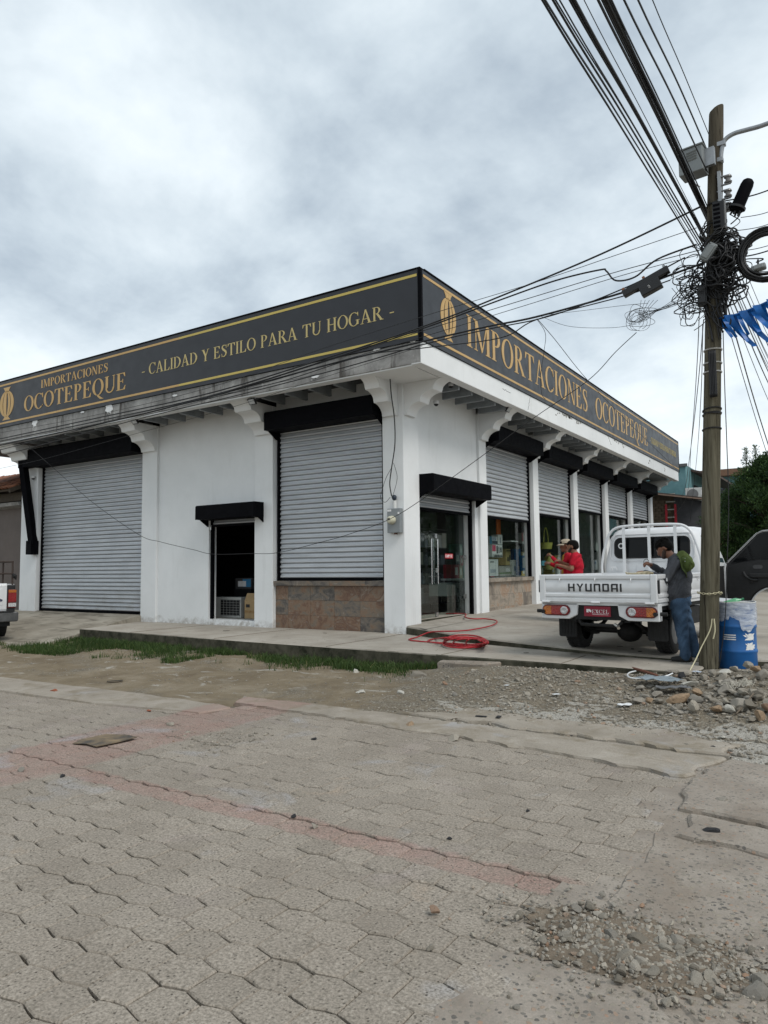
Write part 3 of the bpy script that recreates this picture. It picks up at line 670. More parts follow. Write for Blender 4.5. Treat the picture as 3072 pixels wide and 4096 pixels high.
for k in range(5):
    y0, y1 = PR[k] + 0.4, PR[k + 1]; zb = plat_z(RX, y0) - 0.02
    wr = part(MB().box(-8.1, -7.70, y0, y1, -0.1, 0.93), 'wainscot', GROUT if k < 2 else WHITE)
    lr = part(MB().box(-8.1, -7.66, y0 + 0.001, y1 - 0.001, 0.94, 1.02), 'ledge', GROUT)
    part(MB().box(-8.1, -7.60, y0 - 0.02, y1 + 0.02, 0.932, 1.03), 'tile', SLATE2, lr, bevel=0.003, seg=1)
    if k < 2:
        cols = 5; w_ = (y1 - y0) / cols
        rows_ = [zb, 0.29, 0.61, 0.93]
        for r_ in range(3):
            sh = 0.3 * w_ if r_ == 0 else 0
            for i in range(cols): tile(wr, y0 + i * w_, y0 + (i + 1) * w_, rows_[r_], rows_[r_ + 1], -7.70, 'x', SLATE2, 0.001 * ((i * 5 + r_) % 3))
# interior shell
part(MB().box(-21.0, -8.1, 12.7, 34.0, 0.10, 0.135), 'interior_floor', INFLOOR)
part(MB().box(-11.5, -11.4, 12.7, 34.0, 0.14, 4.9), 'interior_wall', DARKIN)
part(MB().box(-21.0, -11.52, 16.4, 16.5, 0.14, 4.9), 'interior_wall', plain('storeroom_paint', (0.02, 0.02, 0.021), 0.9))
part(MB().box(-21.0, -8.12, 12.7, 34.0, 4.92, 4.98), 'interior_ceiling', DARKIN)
# shop-window glass
for k in range(5):
    y0, y1 = PR[k] + 0.42, PR[k + 1] - 0.02; w_ = (y1 - y0) / 3
    for i in range(3): part(MB().box(-7.85, -7.84, y0 + i * w_ + 0.004, y0 + (i + 1) * w_ - 0.004, 1.031, 4.6), 'window_pane', GLASS)
# ------------------------------------------------------------------ roller shutters
PITCH = 0.110
def slat_profile():
    return [(-0.006, 0.001), (0.014, 0.002), (0.026, 0.014), (0.031, 0.028), (0.026, 0.042), (0.013, 0.054), (0.005, 0.062), (0.002, 0.080), (0.000, 0.098), (-0.008, 0.1065)]
def slat_mesh(w_):
    P = slat_profile(); n = len(P)
    vs_ = [(-w_ / 2, -d, z) for d, z in P] + [(w_ / 2, -d, z) for d, z in P]
    me = bpy.data.meshes.new('slat'); me.from_pydata(vs_, [], [(i, i + n, i + n + 1, i + 1) for i in range(n - 1)])
    me.materials.append(SHUT); me.polygons.foreach_set('use_smooth', [True] * (n - 1)); return me
def shutter(c, w_, z0, z1, axis, rail_to, name='roller_shutter'):
    """c: centre on the wall line (x for front, y for side); slats from z0 up to z1; rails down to rail_to"""
    mb = MB(); pl = 12.52 if axis == 'y' else -7.72
    def bx(a0, a1, d0, d1, zz0, zz1):
        if axis == 'y': mb.box(a0, a1, pl - d1, pl - d0, zz0, zz1)
        else: mb.box(pl + d0, pl + d1, a0, a1, zz0, zz1)
    h = w_ / 2
    bx(c - h - 0.055, c - h + 0.012, -0.03, 0.055, rail_to, z1); bx(c + h - 0.012, c + h + 0.055, -0.03, 0.055, rail_to, z1)
    bx(c - h + 0.013, c + h - 0.013, -0.02, 0.03, z0 - 0.055, z0 - 0.001)
    s_ = part(mb, name, BLACK)
    me = slat_mesh(w_); z = z0; o0 = org(s_)
    while z < z1 + 0.02:
        o = bpy.data.objects.new('slat', me); link(o, s_)
        o.location = ((Vector((c, pl + 0.008 * ((z * 37) % 1 - 0.5), z)) if axis == 'y' else Vector((pl + 0.004 * ((z * 37) % 1 - 0.5), c, z))) - o0)
        if axis != 'y': o.rotation_euler = (0, 0, math.pi / 2)
        z += PITCH
    # a dark backing behind the slats keeps the joints black
    if axis == 'y': mbk = MB().box(c - h, c + h, pl + 0.012, pl + 0.02, z0, z1)
    else: mbk = MB().box(pl - 0.02, pl - 0.012, c - h, c + h, z0, z1)
    part(mbk, 'backing', BLACK, s_)
    return s_
shutter(-18.03, 4.62, 0.235, 4.75, 'y', 0.10)
shutter(-9.565, 2.84, 1.115, 4.70, 'y', 1.055)
shutter(-12.42, 1.46, 2.42, 2.85, 'y', 0.14)
bz = [2.60, 2.86, 3.20, 3.20, 3.28]
for k in range(5): shutter((PR[k] + 0.4 + PR[k + 1]) / 2, 2.98, bz[k], 4.7, 'x', 1.035)
shutter((13.02 + 15.64) / 2, 2.52, 2.60, 3.0, 'x', 0.17)
def sbox(a0, a1, z0, z1, axis, out=0.34, cheeks=True):
    mb = MB(); pl = FY if axis == 'y' else RX
    fn = (lambda u, v, q: (q, pl - u, v)) if axis == 'y' else (lambda u, v, q: (pl + u, q, v))
    mb.prism([(-0.16, z0), (out, z0), (out, z1 - 0.03), (out - 0.03, z1), (-0.16, z1)], fn, a0, a1)
    if cheeks:
        for a in (a0 + 0.002, a1 - 0.03): mb.prism([(-0.15, z0 - 0.16), (-0.06, z0 - 0.16), (out * 0.62, z0 + 0.001), (-0.15, z0 + 0.001)], fn, a, a + 0.028)
    return part(mb, 'shutter_box', BLACK, bevel=0.006)
sbox(-20.93, -15.66, 4.43, 4.95, 'y', cheeks=False); sbox(-11.03, -8.08, 4.44, 4.86, 'y'); sbox(-13.24, -11.34, 2.52, 2.86, 'y')
for k in range(5): sbox(PR[k] + 0.43, PR[k + 1] - 0.03, 4.42, 4.82, 'x')
sbox(12.97, 15.80, 2.90, 3.27, 'x')
# chain guard slanting down from the big shutter box, with the gear box at its foot
p0 = Vector((-20.80, 12.08, 4.60)); p1 = Vector((-20.42, 12.24, 2.15))
mb = MB(); d = (p1 - p0).normalized(); M = d.to_track_quat('-Z', 'Y').to_matrix().to_4x4(); M.translation = (p0 + p1) / 2
mb.obox(M, 0.24, 0.16, (p1 - p0).length); mb.box(-20.60, -20.34, 12.12, 12.37, 1.83, 2.24)
part(mb, 'chain_guard', BLACK, bevel=0.005)
# rail stubs, padlocks
LOCK = plain('padlock_steel', (0.45, 0.45, 0.44), 0.35, 0.9)
def padlock(c):
    mb = MB(); c = Vector(c); mb.box(c.x - 0.02, c.x + 0.02, c.y - 0.012, c.y + 0.012, c.z - 0.07, c.z)
    mb.tube([c + Vector((-0.013, 0, 0)), c + Vector((-0.013, 0, 0.04)), c + Vector((0, 0, 0.055)), c + Vector((0.013, 0, 0.04)), c + Vector((0.013, 0, 0))], 0.005, 5)
    return part(mb, 'padlock', LOCK)
padlock((-7.66, 13.10, 2.52)); padlock((-7.60, 16.31, 1.02)); padlock((-13.17, 12.44, 2.36))
# low entrance step under the glass door
part(MB().box(-8.2, -7.74, 13.03, 15.66, 0.10, 0.215), 'door_step', SIDE)
# glass entrance: fixed side panes and one leaf, long bar handles
STEEL = plain('brushed_steel', (0.62, 0.62, 0.62), 0.25, 1.0, 0.05)
ed = part(MB().box(-7.90, -7.888, 14.96, 15.64, 0.22, 2.62), 'door_side_pane', GLASS)
lf_ = part(MB().box(-7.85, -7.838, 13.06, 14.22, 0.23, 2.62), 'glass_door', GLASS)
lf2 = part(MB().box(-7.94, -7.928, 14.80, 15.62, 0.22, 2.62), 'glass_door', GLASS)
for yy, xx in ((14.12, -7.78), (14.16, -7.91), (13.84, -7.78)):
    part(MB().tube([(xx, yy, 0.95), (xx, yy, 1.95)], 0.016, 8).tube([(xx, yy, 1.12), (-7.844, yy, 1.12)], 0.010, 6).tube([(xx, yy, 1.78), (-7.844, yy, 1.78)], 0.010, 6), 'bar_handle', STEEL, lf_, smooth=40)
for yy, zz in ((13.12, 0.30), (14.14, 0.27), (13.12, 0.62), (15.55, 0.62), (15.57, 1.55), (14.16, 1.25), (14.14, 2.02)):
    part(MB().box(-7.86, -7.825, yy - 0.045, yy + 0.045, zz - 0.05, zz + 0.05), 'glass_clamp', STEEL, lf_)
# small cctv domes, floodlights and wires live further below

# ------------------------------------------------------------------ signboards with raised print
NAVY = plain('charcoal_sign_vinyl', (0.010, 0.0105, 0.0145), 0.42, 0.0, 0.10, 1.5, 0.03, 8, spec=0.5)
GOLD = plain('gold_print', (0.50, 0.315, 0.115), 0.45, 0.0, 0.06, 1.2, 0.0)
GOLD2 = plain('yellow_gold_print', (0.52, 0.40, 0.10), 0.45, 0.0, 0.06, 1.2, 0.0)
PALEG = plain('pale_gold_print', (0.50, 0.40, 0.17), 0.45, 0.0, 0.06, 1.2, 0.0)
def rect(a, b, c, d): return [(a, b), (c, b), (c, d), (a, d)]
def ring(cx, cy, rx_, ry_, tx, ty, a0, a1, n=20):
    out = []; A = [math.radians(a0 + (a1 - a0) * i / n) for i in range(n + 1)]
    for p, q in zip(A[:-1], A[1:]):
        out.append([(cx + rx_ * math.cos(p), cy + ry_ * math.sin(p)), (cx + rx_ * math.cos(q), cy + ry_ * math.sin(q)),
                    (cx + (rx_ - tx) * math.cos(q), cy + (ry_ - ty) * math.sin(q)), (cx + (rx_ - tx) * math.cos(p), cy + (ry_ - ty) * math.sin(p))])
    return out
def stroke(pts, ws):
    out = []; P = [Vector(p) for p in pts]; nn = []
    for i in range(len(P)):
        t = (P[min(i + 1, len(P) - 1)] - P[max(i - 1, 0)]); t.normalize(); nn.append(Vector((-t.y, t.x)))
    for i in range(len(P) - 1):
        a, b = P[i], P[i + 1]; wa, wb = ws[i] / 2, ws[i + 1] / 2
        out.append([tuple(a + nn[i] * wa), tuple(b + nn[i + 1] * wb), tuple(b - nn[i + 1] * wb), tuple(a - nn[i] * wa)])
    return out
def glyph(ch, T=0.135, t=0.05):
    s = 0.035; e = 0.075
    st = lambda x, w_=T, y0=0.0, y1=1.0: [rect(x, y0, x + w_, y1)]
    sf = lambda x, w_=T, y=0.0: [rect(x - e, y, x + w_ + e, y + s)]
    ft = lambda x, w_=T: sf(x, w_, 0.0) + sf(x, w_, 1 - s)
    if ch == 'I': return st(0.09) + ft(0.09), 0.18 + T
    if ch == 'L': return st(0.09) + ft(0.09) + [rect(0.09, 0, 0.62, s + 0.01), [(0.62, 0), (0.66, 0.26), (0.63, 0.26), (0.50, s)]], 0.68
    if ch == 'E': return st(0.09) + ft(0.09) + [rect(0.09, 0, 0.62, s + 0.01), [(0.62, 0), (0.66, 0.25), (0.63, 0.25), (0.50, s)], rect(0.09, 1 - s - 0.01, 0.60, 1), [(0.60, 1), (0.63, 0.77), (0.60, 0.77), (0.49, 1 - s)], rect(0.2, 0.495, 0.46, 0.54), rect(0.45, 0.40, 0.48, 0.635)], 0.70
    if ch == 'T': return st(0.30) + sf(0.30) + [rect(0.02, 1 - s - 0.012, 0.715, 1), [(0.02, 1), (0.0, 0.75), (0.03, 0.75), (0.13, 1 - s)], [(0.715, 1), (0.735, 0.75), (0.705, 0.75), (0.60, 1 - s)]], 0.74
    if ch == 'H': return st(0.09) + ft(0.09) + st(0.60) + ft(0.60) + [rect(0.2, 0.49, 0.62, 0.54)], 0.83
    if ch == 'U': return st(0.09, T, 0.30) + sf(0.09, T, 1 - s) + st(0.66, t, 0.30) + sf(0.66, t, 1 - s) + ring(0.40, 0.31, 0.31, 0.33, 0.09, 0.075, 180, 360), 0.80
    if ch == 'D': return st(0.09) + sf(0.09, 0.05) + sf(0.09, 0.05, 1 - s) + ring(0.30, 0.5, 0.50, 0.5, T + 0.015, 0.045, -90, 90), 0.83
    if ch == 'P': return st(0.09) + ft(0.09) + ring(0.30, 0.74, 0.30, 0.26, T - 0.01, 0.042, -90, 90) + [rect(0.2, 1 - 0.042, 0.31, 1), rect(0.2, 0.48, 0.31, 0.522)], 0.64
    if ch == 'R': return st(0.09) + ft(0.09) + ring(0.31, 0.745, 0.30, 0.255, T - 0.01, 0.042, -90, 90) + [rect(0.2, 1 - 0.042, 0.32, 1), rect(0.2, 0.49, 0.32, 0.532), [(0.30, 0.50), (0.46, 0.50), (0.80, 0.0), (0.62, 0.0)], rect(0.58, 0, 0.86, s)], 0.80
    if ch == 'O': return ring(0.42, 0.5, 0.42, 0.515, T, 0.045, 0, 360, 40), 0.84
    if ch == 'Q': return ring(0.42, 0.5, 0.42, 0.515, T, 0.045, 0, 360, 40) + stroke([(0.30, 0.06), (0.46, -0.06), (0.62, -0.20), (0.84, -0.26)], [0.03, 0.11, 0.12, 0.02]), 0.84
    if ch == 'C': return ring(0.42, 0.5, 0.42, 0.515, T, 0.045, 52, 312, 34) + [[(0.66, 0.92), (0.74, 1.0), (0.76, 0.68), (0.73, 0.68)], [(0.67, 0.09), (0.70, 0.12), (0.775, 0.24), (0.75, 0.25)]], 0.78
    if ch == 'G': return ring(0.42, 0.5, 0.42, 0.515, T, 0.045, 52, 318, 34) + [[(0.66, 0.92), (0.74, 1.0), (0.76, 0.70), (0.73, 0.70)], rect(0.64, 0.08, 0.64 + T, 0.42), rect(0.56, 0.40, 0.86, 0.435)], 0.86
    if ch == 'A': return [[(0.36, 1.02), (0.44, 1.02), (0.80, 0.0), (0.63, 0.0)], [(0.36, 1.02), (0.42, 0.95), (0.15, 0.0), (0.095, 0.0)], rect(0.22, 0.31, 0.60, 0.355), rect(0.0, 0, 0.26, s), rect(0.55, 0, 0.88, s)], 0.86
    if ch == 'N': return st(0.12, t) + sf(0.12, t) + [[(0.06, 1.0), (0.24, 1.0), (0.74, 0.0), (0.62, 0.0)], rect(0.0, 1 - s, 0.22, 1)] + st(0.69, t) + sf(0.69, t, 1 - s), 0.84
    if ch == 'M': return st(0.12, t) + sf(0.12, t) + [[(0.06, 1.0), (0.25, 1.0), (0.58, 0.10), (0.50, 0.0)], [(0.50, 0.0), (0.56, 0.06), (0.88, 1.0), (0.82, 1.0)], rect(0.0, 1 - s, 0.22, 1)] + st(0.83) + ft(0.83), 1.06
    if ch == 'Y': return st(0.34, T, 0.0, 0.48) + sf(0.34) + [[(0.06, 1.0), (0.24, 1.0), (0.475, 0.47), (0.34, 0.42)], [(0.66, 1.0), (0.72, 1.0), (0.475, 0.42), (0.42, 0.46)], rect(0.0, 1 - s, 0.31, 1), rect(0.58, 1 - s, 0.80, 1)], 0.80
    if ch == 'S':
        pts = [(0.50, 0.90), (0.38, 0.975), (0.24, 0.965), (0.14, 0.88), (0.13, 0.76), (0.22, 0.64), (0.36, 0.53), (0.48, 0.42), (0.53, 0.28), (0.48, 0.13), (0.36, 0.035), (0.22, 0.025), (0.10, 0.12)]
        return stroke(pts, [0.03, 0.05, 0.08, 0.11, 0.13, 0.16, 0.17, 0.16, 0.13, 0.11, 0.08, 0.05, 0.03]) + [[(0.50, 0.99), (0.54, 1.0), (0.55, 0.70), (0.52, 0.70)], [(0.07, 0.30), (0.10, 0.30), (0.11, 0.0), (0.08, 0.0)]], 0.62
    if ch == 'X': return [[(0.05, 1), (0.23, 1), (0.75, 0), (0.57, 0)], [(0.63, 1), (0.70, 1), (0.15, 0), (0.08, 0)], rect(0, 0, 0.24, s), rect(0.50, 0, 0.82, s), rect(0, 1 - s, 0.30, 1), rect(0.55, 1 - s, 0.78, 1)], 0.80
    if ch == 'J': return st(0.26, T, 0.15) + sf(0.26, T, 1 - s) + ring(0.20, 0.16, 0.195, 0.18, 0.1, 0.06, 200, 360), 0.46
    if ch == '-': return [rect(0.05, 0.30, 0.36, 0.375)], 0.42
    return [], 0.34
def glyph_mesh(ch, mat, key, T=0.135):
    k = ('glyph', ch, key)
    if k in MATS: return MATS[k]
    polys, w_ = glyph(ch, T); mb = MB()
    for i, p in enumerate(polys): mb.prism(p, lambda u, v, q: (u, q, v), -0.006 - 0.00025 * (i % 12), 0.004)
    me = mb.mesh('letter', mat); MATS[k] = (me, w_); return MATS[k]
def lettering(parent, text, a0, a1, z0, h, axis, plane, mat, key, gap=0.07, T=0.135):
    ws_ = [glyph_mesh(c, mat, key, T)[1] if c != ' ' else 0.34 for c in text]
    tot = sum(ws_) + gap * (len(text) - 1); sx = (a1 - a0) / tot; cur = a0; o0 = org(parent)
    for c, w_ in zip(text, ws_):
        if c != ' ':
            o = bpy.data.objects.new('letter', glyph_mesh(c, mat, key, T)[0]); link(o, parent)
            o.scale = (sx, 1, h); o.location = (Vector((cur, plane, z0)) if axis == 'y' else Vector((plane, cur, z0))) - o0
            if axis != 'y': o.rotation_euler = (0, 0, math.pi / 2)
        cur += (w_ + gap) * sx
def vase(parent, c, z0, h, wd, axis, plane, mat):
    """gold vase emblem: flared lip and foot, round body of nested crescents"""
    P = []
    P.append([(-0.26, 1.0), (0.26, 1.0), (0.17, 0.93), (0.13, 0.86), (-0.13, 0.86), (-0.17, 0.93)])
    P.append([(-0.28, 0.0), (0.28, 0.0), (0.15, 0.07), (0.11, 0.13), (-0.11, 0.13), (-0.15, 0.07)])
    def cres(sgn, ro, ri, tin):
        n = 18; out = []
        for i in range(n):
            a, b = [-math.pi / 2 + math.pi * (k / n) for k in (i, i + 1)]
            f = lambda r_, a_: (sgn * r_ * math.cos(a_), 0.49 + 0.40 * math.sin(a_))
            g_ = lambda r_, a_: (sgn * r_ * math.cos(a_), 0.49 + tin * math.sin(a_))
            out.append([f(ro, a), f(ro, b), g_(ri, b), g_(ri, a)])
        return out
    P += cres(-1, 0.50, 0.30, 0.385) + cres(1, 0.50, 0.30, 0.385) + cres(-1, 0.245, 0.03, 0.36) + cres(1, 0.245, 0.10, 0.36)
    mb = MB()
    for i, p in enumerate(P): mb.prism([(u * wd, v * h) for u, v in p], lambda u, v, q: (u, q, v), -0.006 - 0.00025 * (i % 9), 0.004)
    o = bpy.data.objects.new('vase_emblem', mb.mesh('vase_emblem', mat)); link(o, parent)
    o.location = (Vector((c, plane, z0)) if axis == 'y' else Vector((plane, c, z0))) - org(parent)
    if axis != 'y': o.rotation_euler = (0, 0, math.pi / 2)
sf_ = thing('signboard', 'long dark signboard over the shop front with slogan and vase emblem in gold', 'sign', (-14, EY, 5.5))
SP = EY - 0.03
part(MB().box(-24.4, EX - 0.03, SP, EY + 0.08, 5.505, 6.85), 'panel', NAVY, sf_)
part(MB().box(-24.4, EX + 0.02, SP - 0.014, EY + 0.1, 6.851, 6.88).box(EX - 0.029, EX + 0.0, SP - 0.012, EY + 0.08, 5.47, 6.85), 'frame', BLACK, sf_)
part(MB().box(-24.3, -13.0, SP - 0.006, SP + 0.004, 6.715, 6.765).box(-24.3, -13.0, SP - 0.006, SP + 0.004, 5.595, 5.645), 'gold_line', GOLD, sf_)
part(MB().box(-12.999, EX - 0.05, SP - 0.006, SP + 0.004, 6.715, 6.765).box(-12.999, EX - 0.05, SP - 0.006, SP + 0.004, 5.595, 5.645), 'gold_line', GOLD2, sf_)
lettering(sf_, 'IMPORTACIONES', -18.60, -15.66, 6.375, 0.225, 'y', SP, GOLD, 'g', T=0.16)
lettering(sf_, 'OCOTEPEQUE', -19.40, -14.93, 5.815, 0.43, 'y', SP, GOLD, 'g', T=0.16)
lettering(sf_, '- CALIDAD Y ESTILO PARA TU HOGAR -', -14.34, -7.04, 6.045, 0.27, 'y', SP, PALEG, 'p')
vase(sf_, -20.30, 5.70, 0.95, 0.72, 'y', SP, GOLD)
ss_ = thing('signboard', 'long dark signboard along the side eave with big gold shop name', 'sign', (EX, 22, 5.5))
SQ = EX + 0.03
part(MB().box(EX - 0.08, SQ, EY + 0.001, 34.45, 5.505, 6.85), 'panel', NAVY, ss_)
part(MB().box(EX - 0.1, SQ + 0.014, EY + 0.1, 34.47, 6.851, 6.88).box(EX + 0.001, SQ + 0.012, EY - 0.04, EY + 0.02, 5.47, 6.85).box(EX - 0.08, SQ + 0.01, 34.451, 34.48, 5.47, 6.85), 'frame', BLACK, ss_)
part(MB().box(SQ - 0.004, SQ + 0.006, EY + 0.06, 34.4, 6.715, 6.765).box(SQ - 0.004, SQ + 0.006, EY + 0.06, 34.4, 5.595, 5.645), 'gold_line', GOLD, ss_)
lettering(ss_, 'IMPORTACIONES', 13.12, 21.15, 5.87, 0.66, 'x', SQ, GOLD, 'g', T=0.16)
lettering(ss_, 'OCOTEPEQUE', 21.95, 28.60, 5.87, 0.66, 'x', SQ, GOLD, 'g', T=0.16)
lettering(ss_, '- CALIDAD Y ESTILO PARA TU HOGAR -', 29.0, 34.05, 6.08, 0.24, 'x', SQ, PALEG, 'p')
vase(ss_, 12.33, 5.76, 0.95, 0.64, 'x', SQ, GOLD)
# ------------------------------------------------------------------ flatbed truck
def m_carpaint(name, col, rough=0.28, dirt=0.25):
    t = NT(name); O = t.tc.outputs['Object']; z = t.sep(O)[2]
    c = t.mix(t.math('MULTIPLY', t.rng(t.noise(3, 7, 0.7, 0.3, O), 0.45, 0.7), t.math('MULTIPLY', t.rng(z, 0.2, 1.3, 1.0, 0.25), dirt)), col, (0.24, 0.21, 0.17))
    t.done(c, t.rng(t.noise(5, 5, 0.6, 0, O), 0.3, 0.7, rough, rough + 0.14), t.bump(t.noise(3, 2, 0.5, 0, O), 0.02, 0.01), spec=0.5)
    t.bsdf.inputs['Coat Weight'].default_value = 0.4; t.bsdf.inputs['Coat Roughness'].default_value = 0.1; return t.mat
TW = m_carpaint('white_truck_paint', (0.66, 0.665, 0.67)); RUB = plain('black_rubber', (0.012, 0.012, 0.012), 0.75, 0, 0.35, 8, 0.25, 60)
UNDER = plain('dark_underbody', (0.006, 0.006, 0.006), 0.7, 0, 0.5, 6, 0.2); TINT = plain('tinted_window', (0.004, 0.0045, 0.005), 0.06, 0, 0.1, 1, 0.0, spec=0.16)
TRIM = plain('black_door_trim', (0.016, 0.016, 0.0165), 0.6, 0, 0.2, 9, 0.15, 160); INK = plain('black_lettering', (0.012, 0.012, 0.013), 0.4)
def m_lens(name, col):
    t = NT(name); O = t.tc.outputs['Object']; b = t.bump(t.voro(60, vec=t.mapv(O, (1, 0.1, 1))), 0.5, 0.01)
    c = t.mix(t.rng(t.voro(55, vec=t.mapv(O, (1, 0.1, 1))), 0.0, 0.5), tuple(min(1, x * 1.3) for x in col), tuple(x * 0.6 for x in col))
    t.done(c, 0.15, b, spec=0.6); t.bsdf.inputs['Coat Weight'].default_value = 1.0; return t.mat
LR, LO, LC = m_lens('red_lens', (0.36, 0.012, 0.012)), m_lens('amber_lens', (0.62, 0.17, 0.01)), m_lens('clear_lens', (0.62, 0.62, 0.62))
PLATE = plain('crimson_plate', (0.24, 0.012, 0.03), 0.4); WPRINT = plain('white_print', (0.75, 0.74, 0.73), 0.5); ALU = plain('painted_steel_wheel', (0.13, 0.13, 0.13), 0.5, 0.3, 0.4, 8)
def stadium(cx, cz, w_, h, n=8):
    r_ = h / 2; P = []
    for k in range(n + 1): a = -math.pi / 2 + math.pi * k / n; P.append((cx + w_ / 2 - r_ + r_ * math.cos(a), cz + r_ * math.sin(a)))
    for k in range(n + 1): a = math.pi / 2 + math.pi * k / n; P.append((cx - w_ / 2 + r_ + r_ * math.cos(a), cz + r_ * math.sin(a)))
    return P
def rrect(x0, x1, z0, z1, r_, n=5):
    P = []
    for cx_, cz_, a0 in ((x1 - r_, z0 + r_, -90), (x1 - r_, z1 - r_, 0), (x0 + r_, z1 - r_, 90), (x0 + r_, z0 + r_, 180)):
        for k in range(n + 1): a = math.radians(a0 + 90 * k / n); P.append((cx_ + r_ * math.cos(a), cz_ + r_ * math.sin(a)))
    return P
XZ = lambda u, v, q: (u, q, v)
YZ = lambda u, v, q: (q, u, v)
def wheel(parent, x, y, r_, w_, side=1, rim=True):
    M = Matrix.Translation((x, y, r_)) @ Matrix.Rotation(math.pi / 2, 4, 'Y')
    rr = r_; prof = [(rr * 0.60, -w_ / 2), (rr * 0.90, -w_ / 2), (rr * 0.97, -w_ * 0.42), (rr, -w_ * 0.30), (rr * 0.985, -w_ * 0.12), (rr, -w_ * 0.06), (rr, w_ * 0.06), (rr * 0.985, w_ * 0.12), (rr, w_ * 0.30), (rr * 0.97, w_ * 0.42), (rr * 0.90, w_ / 2), (rr * 0.60, w_ / 2)]
    ty = MB().lathe(prof, 32, M, cap=False).build('wheel', RUB, parent, smooth=40)
    lug = MB()
    for k in range(40):
        a = 2 * math.pi * k / 40
        for s_ in (-1, 1):
            L_ = M @ Matrix.Rotation(a, 4, 'Z') @ Matrix.Translation((rr * 0.995, 0, s_ * w_ * 0.28)); lug.obox(L_, 0.014, rr * 0.085, w_ * 0.32)
    tag(lug.build('tread', RUB, ty), kind='stuff')
    rp_ = [(0.02, 0.30), (rr * 0.2, 0.30), (rr * 0.25, 0.20), (rr * 0.45, 0.14), (rr * 0.52, 0.40), (rr * 0.62, 0.46)]
    MB().lathe([(a, side * b * w_) for a, b in rp_], 24, M, cap=True).build('rim', ALU, ty, smooth=40)
    return ty
tz = plat_z(-2.95, 11.0)
trk = thing('flatbed_truck', 'white flatbed truck parked on the platform with its side door open', 'truck', (-2.957, 10.994, tz), math.radians(-4.93))
def P_(mb, name, mat, parent=None, **k): return mb.build(name, mat, parent or trk, **k)
W2 = 0.84
def drop_side_prof(out):  # (outward, z)
    return [(0, 0.752), (0.030, 0.752), (0.030, 0.790), (0.014, 0.798), (0.014, 0.812), (0.030, 0.822), (0.030, 0.852), (0.014, 0.860), (0.012, 0.880), (0.022, 0.900), (0.026, 0.960), (0.016, 1.035), (0.006, 1.062), (0.032, 1.070), (0.034, 1.115), (0.026, 1.126), (-0.012, 1.126), (-0.012, 0.752)]
tg = P_(MB().prism(drop_side_prof(1), lambda u, v, q: (q, -0.95 - u, v), -0.75, 0.75), 'tailgate', TW, smooth=30)
for s_ in (-1, 1):
    P_(MB().box(min(s_ * 0.75, s_ * W2), max(s_ * 0.75, s_ * W2), -0.985, -0.93, 0.745, 1.128), 'corner_post', TW, bevel=0.012)
    mb = MB(); mb.prism(rrect(-0.93 - 0.035, -0.93 + 0.005, 0.87, 1.05, 0.015), YZ, s_ * 0.842, s_ * 0.862); P_(mb, 'latch_handle', INK)
    sp = P_(MB().prism(drop_side_prof(1), lambda u, v, q: (s_ * (W2 - 0.03) + s_ * u, q, v), -0.928, 1.36), 'drop_side', TW, smooth=30)
    for yy in (-0.6, 0.2, 1.0): P_(MB().box(min(s_ * 0.85, s_ * 0.865), max(s_ * 0.85, s_ * 0.865), yy - 0.012, yy + 0.012, 1.03, 1.075), 'rope_hook', TW, sp)
for xx in (-0.52, 0.0, 0.5): P_(MB().tube([(xx, -0.985, 1.075), (xx, -0.998, 1.05), (xx, -0.985, 1.02)], 0.007, 5), 'rope_hook', TW, tg)
for xx in (-0.74, 0.0, 0.74): P_(MB().tube([(xx - 0.06, -0.99, 0.742), (xx + 0.06, -0.99, 0.742)], 0.014, 8), 'hinge', TW, tg)
P_(MB().box(-0.82, 0.82, -0.93, 1.38, 0.70, 0.745), 'bed_floor', TW)
# squared lettering across the tailgate
def sq_letter(ch):
    b = 0.19
    if ch == 'H': return [rect(0, 0, b, 1), rect(0.62, 0, 0.62 + b, 1), rect(b, 0.42, 0.62, 0.60)], 0.81
    if ch == 'Y': return [[(0, 1), (0.22, 1), (0.52, 0.5), (0.41, 0.40)], [(0.66, 1), (0.86, 1), (0.52, 0.40), (0.40, 0.45)], rect(0.335, 0, 0.335 + b, 0.47)], 0.86
    if ch == 'U': return [rect(0, 0.1, b, 1), rect(0.60, 0.0, 0.60 + b, 1), [(0, 0.1), (0.08, 0), (0.60, 0), (0.60, 0.18), (0, 0.18)]], 0.80
    if ch == 'n': return [rect(0, 0, b, 1), rect(0.60, 0, 0.60 + b, 0.9), [(b, 0.82), (0.79, 0.82), (0.79, 0.9), (0.71, 1), (b, 1)]], 0.80
    if ch == 'D': return [rect(0, 0, b, 1), rect(0.60, 0.1, 0.60 + b, 0.9), [(b, 0.82), (0.79, 0.82), (0.79, 0.9), (0.71, 1), (b, 1)], [(b, 0), (0.71, 0), (0.79, 0.1), (0.79, 0.18), (b, 0.18)]], 0.80
    if ch == 'A': return [rect(0, 0, b, 0.9), rect(0.60, 0, 0.60 + b, 1), [(0, 0.82), (0.60, 0.82), (0.60, 1), (0.08, 1), (0, 0.9)], rect(b, 0.30, 0.60, 0.46)], 0.80
    return [rect(0, 0, b, 1)], b
cur = -0.40
for ch in 'HYUnDAI':
    ps, w_ = sq_letter(ch); mb = MB()
    for i, p in enumerate(ps): mb.prism([(cur + u * 0.118, 0.893 + v * 0.108) for u, v in p], XZ, -0.9795 - 0.0006 * i, -0.968)
    P_(mb, 'letter', INK, tg); cur += (w_ + 0.24) * 0.118
